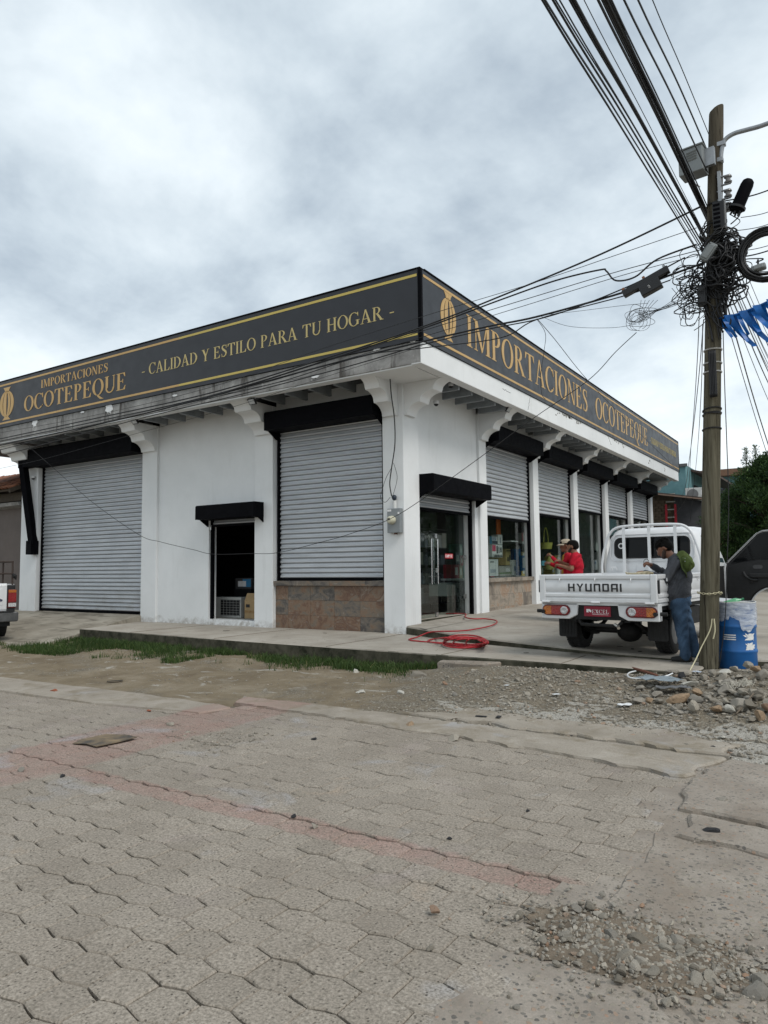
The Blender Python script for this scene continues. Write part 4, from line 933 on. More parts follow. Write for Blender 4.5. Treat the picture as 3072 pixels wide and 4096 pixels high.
# lamp panels
for s_ in (-1, 1):
    pl = [(s_ * 0.84, 0.735), (s_ * 0.84, 0.50), (s_ * 0.42, 0.50), (s_ * 0.30, 0.56), (s_ * 0.28, 0.735)]
    if s_ > 0: pl = pl[::-1]
    P_(MB().prism(pl, XZ, -0.93, -0.80), 'lamp_panel', TW, bevel=0.012)
    cx_ = s_ * 0.61; lamp = P_(MB().prism(stadium(cx_, 0.622, 0.425, 0.152), XZ, -0.945, -0.92), 'tail_lamp', plain('lamp_housing', (0.10, 0.006, 0.008), 0.3))
    P_(MB().prism(stadium(cx_, 0.622, 0.39, 0.122), XZ, -0.952, -0.94), 'red_lens', LR, lamp, bevel=0.006)
    r_ = 0.061; amb = [(cx_ + s_ * 0.07, 0.622 - r_)] + [(cx_ + s_ * (0.134 + 0.06 * math.cos(a)), 0.622 + r_ * math.sin(a)) for a in np.linspace(-math.pi / 2, math.pi / 2, 9)] + [(cx_ + s_ * 0.07, 0.622 + r_)]
    P_(MB().prism(amb if s_ > 0 else amb[::-1], XZ, -0.9555, -0.9445), 'amber_lens', LO, lamp)
    P_(MB().lathe([(0.058, 0), (0.055, 0.012), (0.04, 0.02), (0.02, 0.014), (0.004, 0.012)], 18, Matrix.Translation((cx_ - s_ * 0.125, -0.944, 0.622)) @ Matrix.Rotation(math.pi / 2, 4, 'X')), 'clear_lens', LC, lamp, smooth=40)
    P_(MB().tube([(s_ * 0.80, -0.93, 0.60), (s_ * 0.80, -0.985, 0.60)], 0.028, 10).tube([(s_ * 0.84, -0.88, 0.60), (s_ * 0.93, -0.88, 0.60)], 0.026, 10), 'bump_stop', RUB, smooth=40)
# plate
P_(MB().box(-0.34, 0.36, -0.90, -0.86, 0.50, 0.70), 'plate_bracket', UNDER)
pt_ = P_(MB().prism(rrect(-0.20, 0.18, 0.545, 0.685, 0.008), XZ, -0.915, -0.901), 'plate', PLATE)
cur = -0.085
for ch in 'EXCEL':
    ps, w_ = glyph(ch, 0.12); mb = MB()
    for i, p in enumerate(ps): mb.prism([(cur + u * 0.058, 0.588 + v * 0.052) for u, v in p], XZ, -0.9185 - 0.0002 * i, -0.914)
    P_(mb, 'letter', WPRINT, pt_); cur += (w_ + 0.12) * 0.058
mb = MB(); mb.prism([(-0.165, 0.60), (-0.13, 0.60), (-0.145, 0.625), (-0.10, 0.60), (-0.092, 0.622), (-0.118, 0.645), (-0.165, 0.645)], XZ, -0.9188, -0.914); P_(mb, 'emblem', WPRINT, pt_)
P_(MB().box(-0.08, 0.15, -0.917, -0.914, 0.570, 0.574), 'fine_print', WPRINT, pt_)
# chassis
ch_ = MB()
for s_ in (-1, 1): ch_.box(s_ * 0.38 - 0.04, s_ * 0.38 + 0.04, -0.86, 3.0, 0.47, 0.66)
for yy in (-0.8, 0.2, 1.1): ch_.box(-0.38, 0.38, yy, yy + 0.08, 0.50, 0.64)
ch_.box(-0.80, 0.80, -0.80, 1.3, 0.64, 0.70); P_(ch_, 'chassis', UNDER)
P_(MB().tube([(-0.62, 0, 0.30), (0.62, 0, 0.30)], 0.055, 12).ball((0.12, -0.02, 0.29), 0.19, 0.17, 0.165), 'rear_axle', UNDER, smooth=40)
for s_ in (-1, 1): P_(MB().tube([(s_ * 0.42, -0.62, 0.46), (s_ * 0.42, -0.3, 0.36), (s_ * 0.42, 0, 0.31), (s_ * 0.42, 0.35, 0.36), (s_ * 0.42, 0.6, 0.46)], 0.03, 6).box(s_ * 0.42 - 0.05, s_ * 0.42 + 0.05, -0.06, 0.06, 0.22, 0.27), 'leaf_spring', UNDER)
P_(MB().tube([(-0.30, -0.86, 0.50), (-0.26, -0.88, 0.43), (0.26, -0.88, 0.42), (0.32, -0.86, 0.48)], 0.025, 8), 'spare_carrier', UNDER)
P_(MB().tube([(0.22, -0.88, 0.44), (0.28, -0.92, 0.42), (0.30, -0.96, 0.40)], 0.022, 8), 'exhaust_tip', plain('exhaust_steel', (0.5, 0.48, 0.44), 0.3, 0.9))
for s_ in (-1, 1):
    wheel(trk, s_ * 0.66, 0.0, 0.325, 0.22, s_); wheel(trk, s_ * 0.70, 2.43, 0.325, 0.18, s_)
    mbf = MB().prism([(u, v) for u, v in rrect(s_ * 0.66 - 0.14, s_ * 0.66 + 0.14, 0.20, 0.50, 0.03)], XZ, -0.44, -0.43)
    for k in range(5): mbf.box(s_ * 0.66 - 0.11 + k * 0.05, s_ * 0.66 - 0.095 + k * 0.05, -0.446, -0.4405, 0.23, 0.46)
    P_(mbf, 'mud_flap', RUB)
    P_(MB().box(s_ * 0.70 - 0.10, s_ * 0.70 + 0.10, 0.55, 1.25, 0.36, 0.62), 'side_tank' if s_ < 0 else 'tool_box', UNDER, bevel=0.02)
# headboard rack
rk = MB()
xs = W2 - 0.03
arch = [(-xs, 1.38, 1.12), (-xs, 1.38, 1.25), (-xs + 0.03, 1.38, 1.45), (-xs + 0.10, 1.38, 1.68), (-xs + 0.16, 1.38, 1.80), (-xs + 0.25, 1.38, 1.875), (-xs + 0.40, 1.38, 1.905), (0, 1.38, 1.915)]
arch = arch + [(-x, y, z) for x, y, z in arch[-2::-1]]
rack = P_(rk.tube(catmull(arch, 4), 0.023, 8), 'headboard_rack', TW, smooth=50)
for xx in (-0.42, 0.0, 0.42): P_(MB().box(xx - 0.022, xx + 0.022, 1.365, 1.395, 1.10, 1.90), 'rack_bar', TW, rack)
P_(MB().box(-0.80, 0.80, 1.36, 1.40, 0.75, 1.125), 'headboard', TW, bevel=0.01)
for s_ in (-1, 1): P_(MB().tube([(s_ * 0.62, 1.34, 1.18), (s_ * 0.62, 1.30, 1.22), (s_ * 0.54, 1.30, 1.22), (s_ * 0.54, 1.34, 1.17)], 0.01, 5), 'rope_hook', TW, rack)
# cab: stacked rounded sections
def cab_sections():
    S = []
    for z, hx, y0, y1, r_ in ((0.42, 0.80, 1.47, 3.05, 0.06), (0.75, 0.82, 1.46, 3.10, 0.08), (1.05, 0.825, 1.455, 3.08, 0.10), (1.25, 0.815, 1.455, 3.00, 0.12), (1.45, 0.785, 1.465, 2.86, 0.15), (1.62, 0.745, 1.48, 2.73, 0.17), (1.75, 0.715, 1.50, 2.62, 0.19), (1.82, 0.685, 1.53, 2.54, 0.20), (1.87, 0.62, 1.60, 2.44, 0.20), (1.885, 0.50, 1.75, 2.30, 0.2)):
        S.append((z, [(u, v) for u, v in rrect(-hx, hx, y0, y1, r_, 6)]))
    return S
mb = MB(); secs = cab_sections(); n = len(secs[0][1])
mb.add([(u, v, z) for z, P in secs for u, v in P], [(i * n + k, i * n + (k + 1) % n, (i + 1) * n + (k + 1) % n, (i + 1) * n + k) for i in range(len(secs) - 1) for k in range(n)] + [tuple((len(secs) - 1) * n + k for k in range(n)), tuple(range(n - 1, -1, -1))])
cab = P_(mb, 'cab', TW, smooth=50)
def on_rear(z): return float(np.interp(z, [1.25, 1.45, 1.62, 1.75, 1.82], [1.455, 1.465, 1.48, 1.50, 1.53])) - 0.004
rw = rrect(-0.60, 0.60, 1.385, 1.70, 0.085, 6)
mb = MB(); mb.add([(u, on_rear(v) - 0.006, v) for u, v in rw] + [(u, on_rear(v) + 0.05, v) for u, v in rw], [tuple(range(len(rw)))] + [(i, i + len(rw), (i + 1) % len(rw) + len(rw), (i + 1) % len(rw)) for i in range(len(rw))])
P_(mb, 'rear_window', TINT, cab)
P_(MB().tube([(u, on_rear(v) - 0.004, v) for u, v in rrect(-0.61, 0.61, 1.375, 1.71, 0.09, 6)], 0.012, 6, closed=True), 'window_seal', RUB, cab)
P_(MB().tube([(u, on_rear(v) - 0.002, v) for u, v in rrect(-0.69, 0.69, 1.32, 1.77, 0.12, 6)], 0.010, 6, closed=True), 'pressed_bead', TW, cab)
for xx in (-0.48, -0.16, 0.16, 0.48): P_(MB().prism(rrect(xx - 0.085, xx + 0.085, 0.86, 1.28, 0.03, 3), XZ, 1.442, 1.47), 'pressed_rib', TW, cab, bevel=0.006)
P_(MB().lathe([(0.05, 0), (0.05, 0.003), (0.001, 0.004)], 20, Matrix.Translation((-0.50, on_rear(1.58) - 0.006, 1.58)) @ Matrix.Rotation(math.pi / 2, 4, 'X')), 'round_sticker', WPRINT, cab)
P_(MB().lathe([(0.03, 0), (0.03, 0.003), (0.001, 0.004)], 16, Matrix.Translation((-0.50, on_rear(1.58) - 0.0095, 1.58)) @ Matrix.Rotation(math.pi / 2, 4, 'X')), 'sticker_centre', INK, cab)
for s_ in (-1, 1):
    q = [(1.66, 1.30), (2.80, 1.28), (2.60, 1.66), (1.72, 1.72)]
    hxz = lambda z: 0.815 - max(0, z - 1.25) * 0.205
    mb = MB(); mb.add([(s_ * (hxz(v) + 0.006), u, v) for u, v in q] + [(s_ * (hxz(v) - 0.05), u, v) for u, v in q], [(0, 1, 2, 3), (0, 4, 5, 1), (1, 5, 6, 2), (2, 6, 7, 3), (3, 7, 4, 0)])
    P_(mb, 'side_window', TINT, cab)
P_(MB().box(0.80, 0.829, 1.72, 2.70, 0.50, 1.22), 'door_opening', UNDER, cab)
# open passenger door, seen from inside
dh = Vector((0.83, 2.80, 0)); da = math.radians(-4)
def DU(u, v, q): return (dh.x + u * math.cos(da) - q * math.sin(da), dh.y + u * math.sin(da) + q * math.cos(da), v)
arc = [(0.76 + 0.40 * math.cos(a), 0.44 + 0.42 * math.sin(a)) for a in np.linspace(0.30, math.pi * 0.93, 14)]
outl = [(0.0, 0.42), (0.36, 0.42)] + arc[::-1] + [(1.16, 0.60), (1.17, 1.22), (1.13, 1.74), (1.08, 1.80), (0.98, 1.815), (0.62, 1.80), (0.52, 1.755), (0.02, 1.26), (0.0, 1.18)]
door = P_(MB().prism(outl, DU, -0.018, 0.05), 'side_door', TRIM)
P_(MB().prism([(u, v) for u, v in outl], DU, 0.0502, 0.056), 'door_skin', TW, door)
P_(MB().tube([DU(u, v, -0.022) for u, v in outl], 0.013, 6, closed=True), 'door_edge', TW, door)
inn = [(0.03, 0.45), (0.35, 0.45)] + [(0.76 + 0.435 * math.cos(a), 0.44 + 0.455 * math.sin(a)) for a in np.linspace(0.30, math.pi * 0.93, 14)][::-1] + [(1.145, 0.68), (1.145, 1.22), (1.12, 1.26), (0.8, 1.30), (0.55, 1.31), (0.2, 1.25), (0.06, 1.20)]
P_(MB().prism(inn, DU, -0.055, -0.02), 'door_trim', TRIM, door, bevel=0.006)
gl_ = [(0.10, 1.26), (0.55, 1.335), (1.115, 1.29), (1.09, 1.72), (1.05, 1.765), (0.64, 1.765), (0.56, 1.73)]
P_(MB().prism(gl_, DU, -0.028, -0.0201), 'door_window', TINT, door)
P_(MB().tube([DU(u, v, -0.03) for u, v in [(0.02, 1.26), (0.52, 1.755), (0.62, 1.80), (0.98, 1.815), (1.08, 1.80), (1.13, 1.74)]], 0.006, 6), 'door_seal', RUB, door)
P_(MB().prism(rrect(0.40, 1.10, 1.02, 1.09, 0.03), DU, -0.10, -0.05), 'arm_rest', TRIM, door, bevel=0.012)
P_(MB().tube([DU(u, v, -0.075) for u, v in [(0.30, 1.12), (0.34, 1.04), (0.42, 0.99), (0.52, 0.975)]], 0.022, 8), 'pull_handle', TRIM, door)
P_(MB().prism(stadium(0.53, 1.20, 0.15, 0.065), DU, -0.064, -0.05), 'release_handle', plain('satin_handle', (0.07, 0.07, 0.072), 0.35, 0.4), door)
P_(MB().prism(rrect(0.86, 1.10, 0.915, 1.0, 0.02), DU, -0.062, -0.05), 'speaker_grille', INK, door)
P_(MB().tube([DU(0.42, 0.93, -0.075), DU(0.44, 0.96, -0.095)], 0.012, 6), 'window_crank', INK, door)
# white loops of cable lying in the bed edge
mb = MB(); ctr = Vector((0.52, -0.70, 1.10))
for k in range(5): mb.tube([ctr + Vector(((0.15 + 0.01 * k) * math.cos(a), (0.09 + 0.008 * k) * math.sin(a), 0.012 * k + 0.01 * math.sin(a * 3 + k))) for a in np.linspace(0, 2 * math.pi, 20)[:-1]], 0.006, 5, closed=True)
cl = mb.build('cable_loop', [plain('cream_cable', (0.55, 0.48, 0.32), 0.6)]); cl.matrix_world = trk.matrix_basis; tag(cl, 'small coil of cream cable on the truck bed behind the tailgate', 'cable')
mbb = MB(); mbb.prism(rrect(0.36, 0.72, -0.82, -0.56, 0.02), lambda u, v, q: (u, v, q), 0.746, 1.09)
bxo = mbb.build('carton', [plain('brown_card', (0.30, 0.20, 0.11), 0.8)]); bxo.matrix_world = trk.matrix_basis; tag(bxo, 'brown carton standing on the truck bed under the cable coil', 'carton')

# ------------------------------------------------------------------ pickup at the left edge
PKL = (-17.41, 8.79, -0.215)
pk = thing('pickup_truck', 'white pickup cut off by the left edge, rear bumper and tail lamp showing', 'pickup', PKL, math.radians(72))
PWT = m_carpaint('white_pickup_paint', (0.60, 0.605, 0.61), 0.3, 0.4); BUMP = plain('dull_bumper_steel', (0.10, 0.10, 0.10), 0.45, 0.5, 0.3)
def K_(mb, name, mat, parent=None, **k): return mb.build(name, mat, parent or pk, **k)
K_(MB().prism([(-1.06, 0.62), (-1.09, 0.70), (-1.09, 1.24), (-1.06, 1.28), (-1.03, 1.28), (-1.03, 0.62)], lambda u, v, q: (q, u, v), -0.68, 0.68), 'tailgate', PWT, bevel=0.012)
tgp = pk.children[-1]
K_(MB().prism(rrect(-0.60, 0.60, 0.78, 1.16, 0.03), XZ, -1.096, -1.085), 'tailgate_panel', PWT, tgp, bevel=0.006)
K_(MB().lathe([(0.075, 0), (0.075, 0.006), (0.001, 0.008)], 24, Matrix.Translation((0.50, -1.096, 0.90)) @ Matrix.Rotation(math.pi / 2, 4, 'X') @ Matrix.Diagonal((1.25, 0.55, 1, 1))), 'oval_badge', plain('badge_navy', (0.012, 0.02, 0.06), 0.25), tgp, smooth=40)
ob = tgp.children[-1]
K_(MB().tube([(0.50 + 0.087 * math.cos(a), -1.103, 0.90 + 0.036 * math.sin(a)) for a in np.linspace(0, 2 * math.pi, 26)[:-1]], 0.003, 5, closed=True), 'badge_rim', LC, ob)
# small flowing script inside the oval, as raised strokes
scr = [[(0.455, 0.915), (0.465, 0.925), (0.48, 0.918)], [(0.468, 0.922), (0.46, 0.88)], [(0.458, 0.902), (0.474, 0.904)], [(0.484, 0.895), (0.49, 0.902), (0.497, 0.894), (0.49, 0.886), (0.484, 0.895)], [(0.504, 0.90), (0.504, 0.885)], [(0.504, 0.896), (0.514, 0.902)], [(0.528, 0.888), (0.521, 0.893), (0.527, 0.901), (0.534, 0.897)], [(0.538, 0.920), (0.533, 0.885), (0.545, 0.888)]]
for sgm in scr: K_(MB().tube([(u, -1.106, v) for u, v in sgm], 0.0028, 4), 'badge_script', LC, ob)
for s_ in (-1, 1):
    K_(MB().box(min(s_ * 0.70, s_ * 0.86), max(s_ * 0.70, s_ * 0.86), -1.02, 1.2, 0.55, 1.26), 'bed_side', PWT, bevel=0.03)
    K_(MB().box(min(s_ * 0.685, s_ * 0.855), max(s_ * 0.685, s_ * 0.855), -1.075, -1.021, 0.62, 1.25), 'lamp_surround', INK, bevel=0.02)
    lm = K_(MB().box(min(s_ * 0.70, s_ * 0.868), max(s_ * 0.70, s_ * 0.868), -1.10, -1.0, 0.72, 1.14), 'tail_lamp', plain('lamp_dark_red', (0.10, 0.008, 0.008), 0.3), bevel=0.015)
    K_(MB().box(min(s_ * 0.71, s_ * 0.871), max(s_ * 0.71, s_ * 0.871), -1.106, -1.0, 1.07, 1.13), 'amber_lens', plain('dull_amber', (0.34, 0.10, 0.012), 0.25), lm); K_(MB().box(min(s_ * 0.71, s_ * 0.871), max(s_ * 0.71, s_ * 0.871), -1.106, -1.0, 0.86, 1.065), 'red_lens', plain('dull_red', (0.20, 0.010, 0.012), 0.25), lm); K_(MB().box(min(s_ * 0.71, s_ * 0.871), max(s_ * 0.71, s_ * 0.871), -1.106, -1.0, 0.75, 0.835), 'clear_lens', LC, lm)
    wheel(pk, s_ * 0.74, 0.0, 0.36, 0.24, s_)
K_(MB().prism(rrect(-0.90, 0.90, 0.42, 0.64, 0.05), XZ, -1.24, -1.06), 'rear_bumper', BUMP, bevel=0.02)
K_(MB().box(-0.80, 0.80, -1.26, -1.1, 0.641, 0.66), 'bumper_pad', RUB)
K_(MB().box(-0.75, 0.75, -1.12, -0.9, 0.32, 0.42), 'tow_bar', UNDER)
K_(MB().box(-0.84, 0.84, -1.05, 1.2, 0.50, 0.56), 'bed_floor', UNDER)
rkp = MB(); RUST = plain('rack_steel', (0.05, 0.035, 0.028), 0.6, 0.3)
for zz in (1.50, 1.77): rkp.tube([(-0.80, -1.0, zz), (0.80, -1.0, zz)], 0.018, 6); rkp.tube([(0.80, -1.0, zz), (0.80, 1.1, zz)], 0.018, 6); rkp.tube([(-0.80, -1.0, zz), (-0.80, 1.1, zz)], 0.018, 6)
for xx in (-0.80, 0.80):
    for yy in (-1.0, 0.0, 1.1): rkp.tube([(xx, yy, 1.2), (xx, yy, 1.79)], 0.022, 6)
K_(rkp, 'bed_rack', RUST)
K_(MB().tube([(0.80, -1.02, 1.50), (0.84, -1.04, 1.44), (0.87, -1.04, 1.36)], [0.02, 0.05, 0.01], 5), 'strap_tail', RUB)
K_(MB().prism(rrect(-0.84, 0.84, 0.5, 1.25, 0.08), XZ, 1.25, 3.2), 'cab_body', PWT, bevel=0.04)
K_(MB().prism([(1.25, 1.25), (1.35, 1.75), (2.4, 1.75), (2.9, 1.25)], YZ, -0.78, 0.78), 'cab_roof', PWT, bevel=0.05)
for s_ in (-1, 1): wheel(pk, s_ * 0.74, 3.0, 0.36, 0.24, s_)
# ------------------------------------------------------------------ people: one continuous skin per figure from blended tapered limbs
def surface_nets(fn, lo, hi, h):
    lo = np.array(lo); n = np.ceil((np.array(hi) - lo) / h).astype(int) + 1
    ax = [lo[i] + h * np.arange(n[i]) for i in range(3)]
    V = fn(ax)
    ins = V < 0
    cs = [(i, j, k) for i in (0, 1) for j in (0, 1) for k in (0, 1)]
    sl = lambda A, c: A[c[0]:A.shape[0] - 1 + c[0], c[1]:A.shape[1] - 1 + c[1], c[2]:A.shape[2] - 1 + c[2]]
    acc = np.zeros(tuple(n - 1) + (3,)); cnt = np.zeros(tuple(n - 1))
    for a in cs:
        for d in range(3):
            if a[d]: continue
            b = list(a); b[d] = 1
            va, vb = sl(V, a), sl(V, b); m = sl(ins, a) != sl(ins, b)
            t = np.where(m, va / np.where(np.abs(va - vb) < 1e-12, 1, va - vb), 0)
            p = np.zeros(va.shape + (3,)); p[...] = a; p[..., d] += t
            acc += p * m[..., None]; cnt += m
    act = cnt > 0; idx = -np.ones(act.shape, int); idx[act] = np.arange(act.sum())
    base = np.stack(np.meshgrid(*[np.arange(k - 1) for k in n], indexing='ij'), -1)
    verts = (base[act] + acc[act] / cnt[act][:, None]) * h + lo
    quads = []
    for d in range(3):
        e, f = [(1, 2), (2, 0), (0, 1)][d]
        s0 = [slice(None)] * 3; s1 = [slice(None)] * 3; s0[d] = slice(0, n[d] - 1); s1[d] = slice(1, n[d])
        A, B = ins[tuple(s0)], ins[tuple(s1)]; I = np.argwhere(A != B)
        I = I[(I[:, e] > 0) & (I[:, f] > 0) & (I[:, e] < n[e] - 1) & (I[:, f] < n[f] - 1)]
        fl = A[tuple(I.T)]
        def g(de, df): J = I.copy(); J[:, e] += de; J[:, f] += df; return idx[tuple(J.T)]
        q = np.stack([g(-1, -1), g(0, -1), g(0, 0), g(-1, 0)], 1); q[~fl] = q[~fl][:, ::-1]; quads.append(q)
    return verts, np.concatenate(quads)
def limb_d(P, a, b, ra, rb, s=(1, 1, 1)):
    s = np.array(s); q = P / s; a = np.array(a) / s; b = np.array(b) / s
    ab = b - a; t = np.clip(((q - a) @ ab) / max(1e-9, ab @ ab), 0, 1)
    return (np.linalg.norm(q - (a + t[:, None] * ab), axis=1) - (ra + (rb - ra) * t)) * s.min()
def figure(name, prims, mats, order, parent, h=0.0105, k=0.022, wrinkle=()):
    lo = np.array([9.0, 9, 9]); hi = -lo
    for p in prims:
        for q, r_ in ((p[0], p[2]), (p[1], p[3])):
            lo = np.minimum(lo, np.array(q) - r_ * 1.6 - 0.04); hi = np.maximum(hi, np.array(q) + r_ * 1.6 + 0.04)
    PADB = 0.07
    def pbox(p):
        q = np.array([p[0], p[1]]); r_ = max(p[2], p[3]) * max((p[5] if len(p) > 5 else (1,))) + PADB; return q.min(0) - r_, q.max(0) + r_
    def comb(a, d):
        hh = np.maximum(k - np.abs(a - d), 0) / k; return np.minimum(a, d) - hh * hh * k * 0.25
    def crease(P): return 0.0075 * np.sin(P[:, 2] * 55 + 9 * np.sin(P[:, 1] * 14) + 6 * P[:, 0]) * (0.5 + 0.5 * np.sin(P[:, 1] * 23 + P[:, 2] * 7))
    def groups(P):
        D = {}
        for p in prims:
            g = p[4]; D.setdefault(g, np.full(len(P), 0.3)); l_, h_ = pbox(p); m = np.all((P > l_) & (P < h_), axis=1)
            D[g][m] = comb(D[g][m], limb_d(P[m], *p[:4], *(p[5:6] or [(1, 1, 1)])))
        for g in wrinkle:
            if g in D: D[g] = D[g] + crease(P)
        return D
    def fn(ax):
        n = [len(a) for a in ax]; D = {}
        for p in prims:
            g = p[4]
            if g not in D: D[g] = np.full(n, 0.3)
            l_, h_ = pbox(p); i0 = [int(np.searchsorted(ax[d], l_[d])) for d in range(3)]; i1 = [int(np.searchsorted(ax[d], h_[d])) for d in range(3)]
            sl = tuple(slice(a, b) for a, b in zip(i0, i1)); sub = np.stack(np.meshgrid(*[ax[d][i0[d]:i1[d]] for d in range(3)], indexing='ij'), -1); sh = sub.shape[:3]; sub = sub.reshape(-1, 3)
            v = limb_d(sub, *p[:4], *(p[5:6] or [(1, 1, 1)])).reshape(sh); D[g][sl] = comb(D[g][sl], v)
        for g in wrinkle:
            if g in D: m = np.abs(D[g]) < 0.06; I = np.argwhere(m); P = np.stack([ax[d][I[:, d]] for d in range(3)], 1); D[g][m] += crease(P)
        return np.min(np.stack(list(D.values())), axis=0)
    V, Q = surface_nets(fn, lo, hi, h)
    D = groups(V[Q].mean(1)); lab = np.argmin(np.stack([D[g] for g in order]), axis=0)
    me = bpy.data.meshes.new(name); me.from_pydata(V.tolist(), [], Q.tolist())
    for g in order: me.materials.append(mats[g])
    me.polygons.foreach_set('material_index', lab.tolist()); me.polygons.foreach_set('use_smooth', [True] * len(Q)); me.update()
    o = bpy.data.objects.new(name, me); link(o, parent); return o
def cloth(name, col, var=0.25, sc=9):
    t = NT(name); O = t.tc.outputs['Object']
    c = t.ramp(t.noise(sc, 6, 0.6, 0.4, O), (0.3, tuple(x * (1 - var) for x in col)), (0.7, tuple(min(1, x * (1 + var)) for x in col)))
    n1 = t.bump(t.noise(14, 4, 0.6, 1.2, t.mapv(O, (1, 1, 1.8))), 0.6, 0.02); return t.done(c, 0.88, t.bump(t.noise(180, 3, 0.6, 0, O), 0.3, 0.004, n1), spec=0.15)
SKIN = plain('tan_skin', (0.26, 0.125, 0.075), 0.5, 0, 0.15, 14, 0.15, 120); SKIN2 = plain('brown_skin', (0.19, 0.085, 0.05), 0.5, 0, 0.15, 14, 0.15, 120)
HAIR = plain('black_hair', (0.006, 0.005, 0.0045), 0.8, 0, 0.4, 30, 1.0, 90, bdist=0.02, spec=0.12); BEARD = plain('short_beard', (0.045, 0.026, 0.019), 0.7, 0, 0.3, 40, 0.5, 200)
GREYC = cloth('grey_jersey', (0.065, 0.068, 0.076), 0.25); JEAN = cloth('blue_denim', (0.055, 0.095, 0.155), 0.45, 5); REDC = cloth('red_cotton', (0.42, 0.012, 0.028), 0.2); YEL = cloth('mustard_cotton', (0.38, 0.22, 0.045), 0.3)
SHOE = plain('black_knit_shoe', (0.018, 0.018, 0.018), 0.8); LIP = plain('lip', (0.20, 0.065, 0.05), 0.5); KHAKI = cloth('khaki_cloth', (0.40, 0.34, 0.26), 0.25, 12); OLIVE = cloth('olive_cloth', (0.085, 0.115, 0.035), 0.25, 10)
NAVYC = cloth('dark_trousers', (0.03, 0.033, 0.045), 0.3)
def head_prims(c, down=0.0, turn=0.0, hair=True, beard=True):
    """c: centre of the skull, local y forward; down: pitch in radians"""
    c = np.array(c); cd, sd = math.cos(down), math.sin(down); ct, st_ = math.cos(turn), math.sin(turn)
    def T(x, y, z):
        y2, z2 = y * cd + z * sd, -y * sd + z * cd; return tuple(c + np.array([x * ct + y2 * st_, -x * st_ + y2 * ct, z2]))
    S = 'skin'
    L = [(T(0, -0.015, 0.03), T(0, 0.02, 0.02), 0.088, 0.084, S), (T(0, 0.045, -0.02), T(0, 0.052, -0.07), 0.064, 0.050, S), (T(0, 0.070, -0.085), T(0, 0.076, -0.092), 0.032, 0.028, S),
         (T(0, 0.094, 0.012), T(0, 0.117, -0.026), 0.012, 0.016, S), (T(-0.012, 0.106, -0.028), T(0.012, 0.106, -0.028), 0.011, 0.011, S),
         (T(-0.035, 0.088, 0.032), T(0.035, 0.088, 0.032), 0.014, 0.014, S),
         (T(-0.018, 0.094, -0.055), T(0.018, 0.094, -0.055), 0.010, 0.010, 'lip'), (T(-0.015, 0.092, -0.067), T(0.015, 0.092, -0.067), 0.010, 0.010, 'lip')]
    for s in (-1, 1):
        L += [(T(s * 0.086, -0.005, 0.012), T(s * 0.092, -0.018, -0.022), 0.017, 0.013, S), (T(s * 0.034, 0.088, 0.014), T(s * 0.036, 0.088, 0.014), 0.0125, 0.0125, 'eye'),
              (T(s * 0.02, 0.099, 0.034), T(s * 0.052, 0.088, 0.034), 0.006, 0.005, 'hair')]
        if beard: L += [(T(s * 0.066, 0.025, -0.035), T(s * 0.040, 0.068, -0.088), 0.022, 0.026, 'beard')]
    if beard: L += [(T(-0.02, 0.080, -0.094), T(0.02, 0.080, -0.094), 0.026, 0.026, 'beard'), (T(-0.02, 0.099, -0.043), T(0.02, 0.099, -0.043), 0.0085, 0.0085, 'beard')]
    if hair:
        L += [(T(0, -0.03, 0.045), T(0, 0.028, 0.062), 0.092, 0.080, 'hair'), (T(-0.03, -0.055, 0.0), T(0.03, -0.055, 0.0), 0.064, 0.064, 'hair'), (T(-0.035, 0.070, 0.082), T(0.035, 0.070, 0.082), 0.026, 0.026, 'hair')]
        for s in (-1, 1): L += [(T(s * 0.074, 0.0, 0.05), T(s * 0.072, -0.03, 0.0), 0.026, 0.022, 'hair')]
    return L, T
def hand_prims(wrist, aim, up, size=1.0, curl=0.5, g='skin', side=1):
    """palm, four unequal bent fingers and a thumb leaving the side of the palm"""
    w_ = Vector(wrist); f = Vector(aim).normalized(); u = Vector(up); u = (u - f * u.dot(f)).normalized(); r_ = f.cross(u) * side; s = size
    L = []; t = lambda v: tuple(v)
    L += [(t(w_), t(w_ + f * 0.03 * s), 0.026 * s, 0.028 * s, g)]
    for i, (o, ln) in enumerate(((-0.027, 0.070), (-0.009, 0.080), (0.010, 0.075), (0.027, 0.060))):
        base = w_ + f * 0.075 * s + r_ * o * s
        L += [(t(w_ + f * 0.015 * s + r_ * o * 0.6 * s), t(base), 0.017 * s, 0.013 * s, g)]
        c1, c2 = curl * 0.9, curl * 1.9
        k1 = base + (f * math.cos(c1) - u * math.sin(c1)) * ln * 0.5 * s; k2 = k1 + (f * math.cos(c2) - u * math.sin(c2)) * ln * 0.5 * s
        L += [(t(base), t(k1), 0.0105 * s, 0.0095 * s, g), (t(k1), t(k2), 0.0095 * s, 0.008 * s, g)]
    tb = w_ + f * 0.022 * s - r_ * 0.028 * s; t1 = tb + (f * 0.75 - r_ * 0.55 - u * 0.25).normalized() * 0.036 * s; t2 = t1 + (f * 0.9 + r_ * 0.05 - u * 0.4).normalized() * 0.032 * s
    return L + [(t(tb), t(t1), 0.014 * s, 0.012 * s, g), (t(t1), t(t2), 0.012 * s, 0.009 * s, g)]
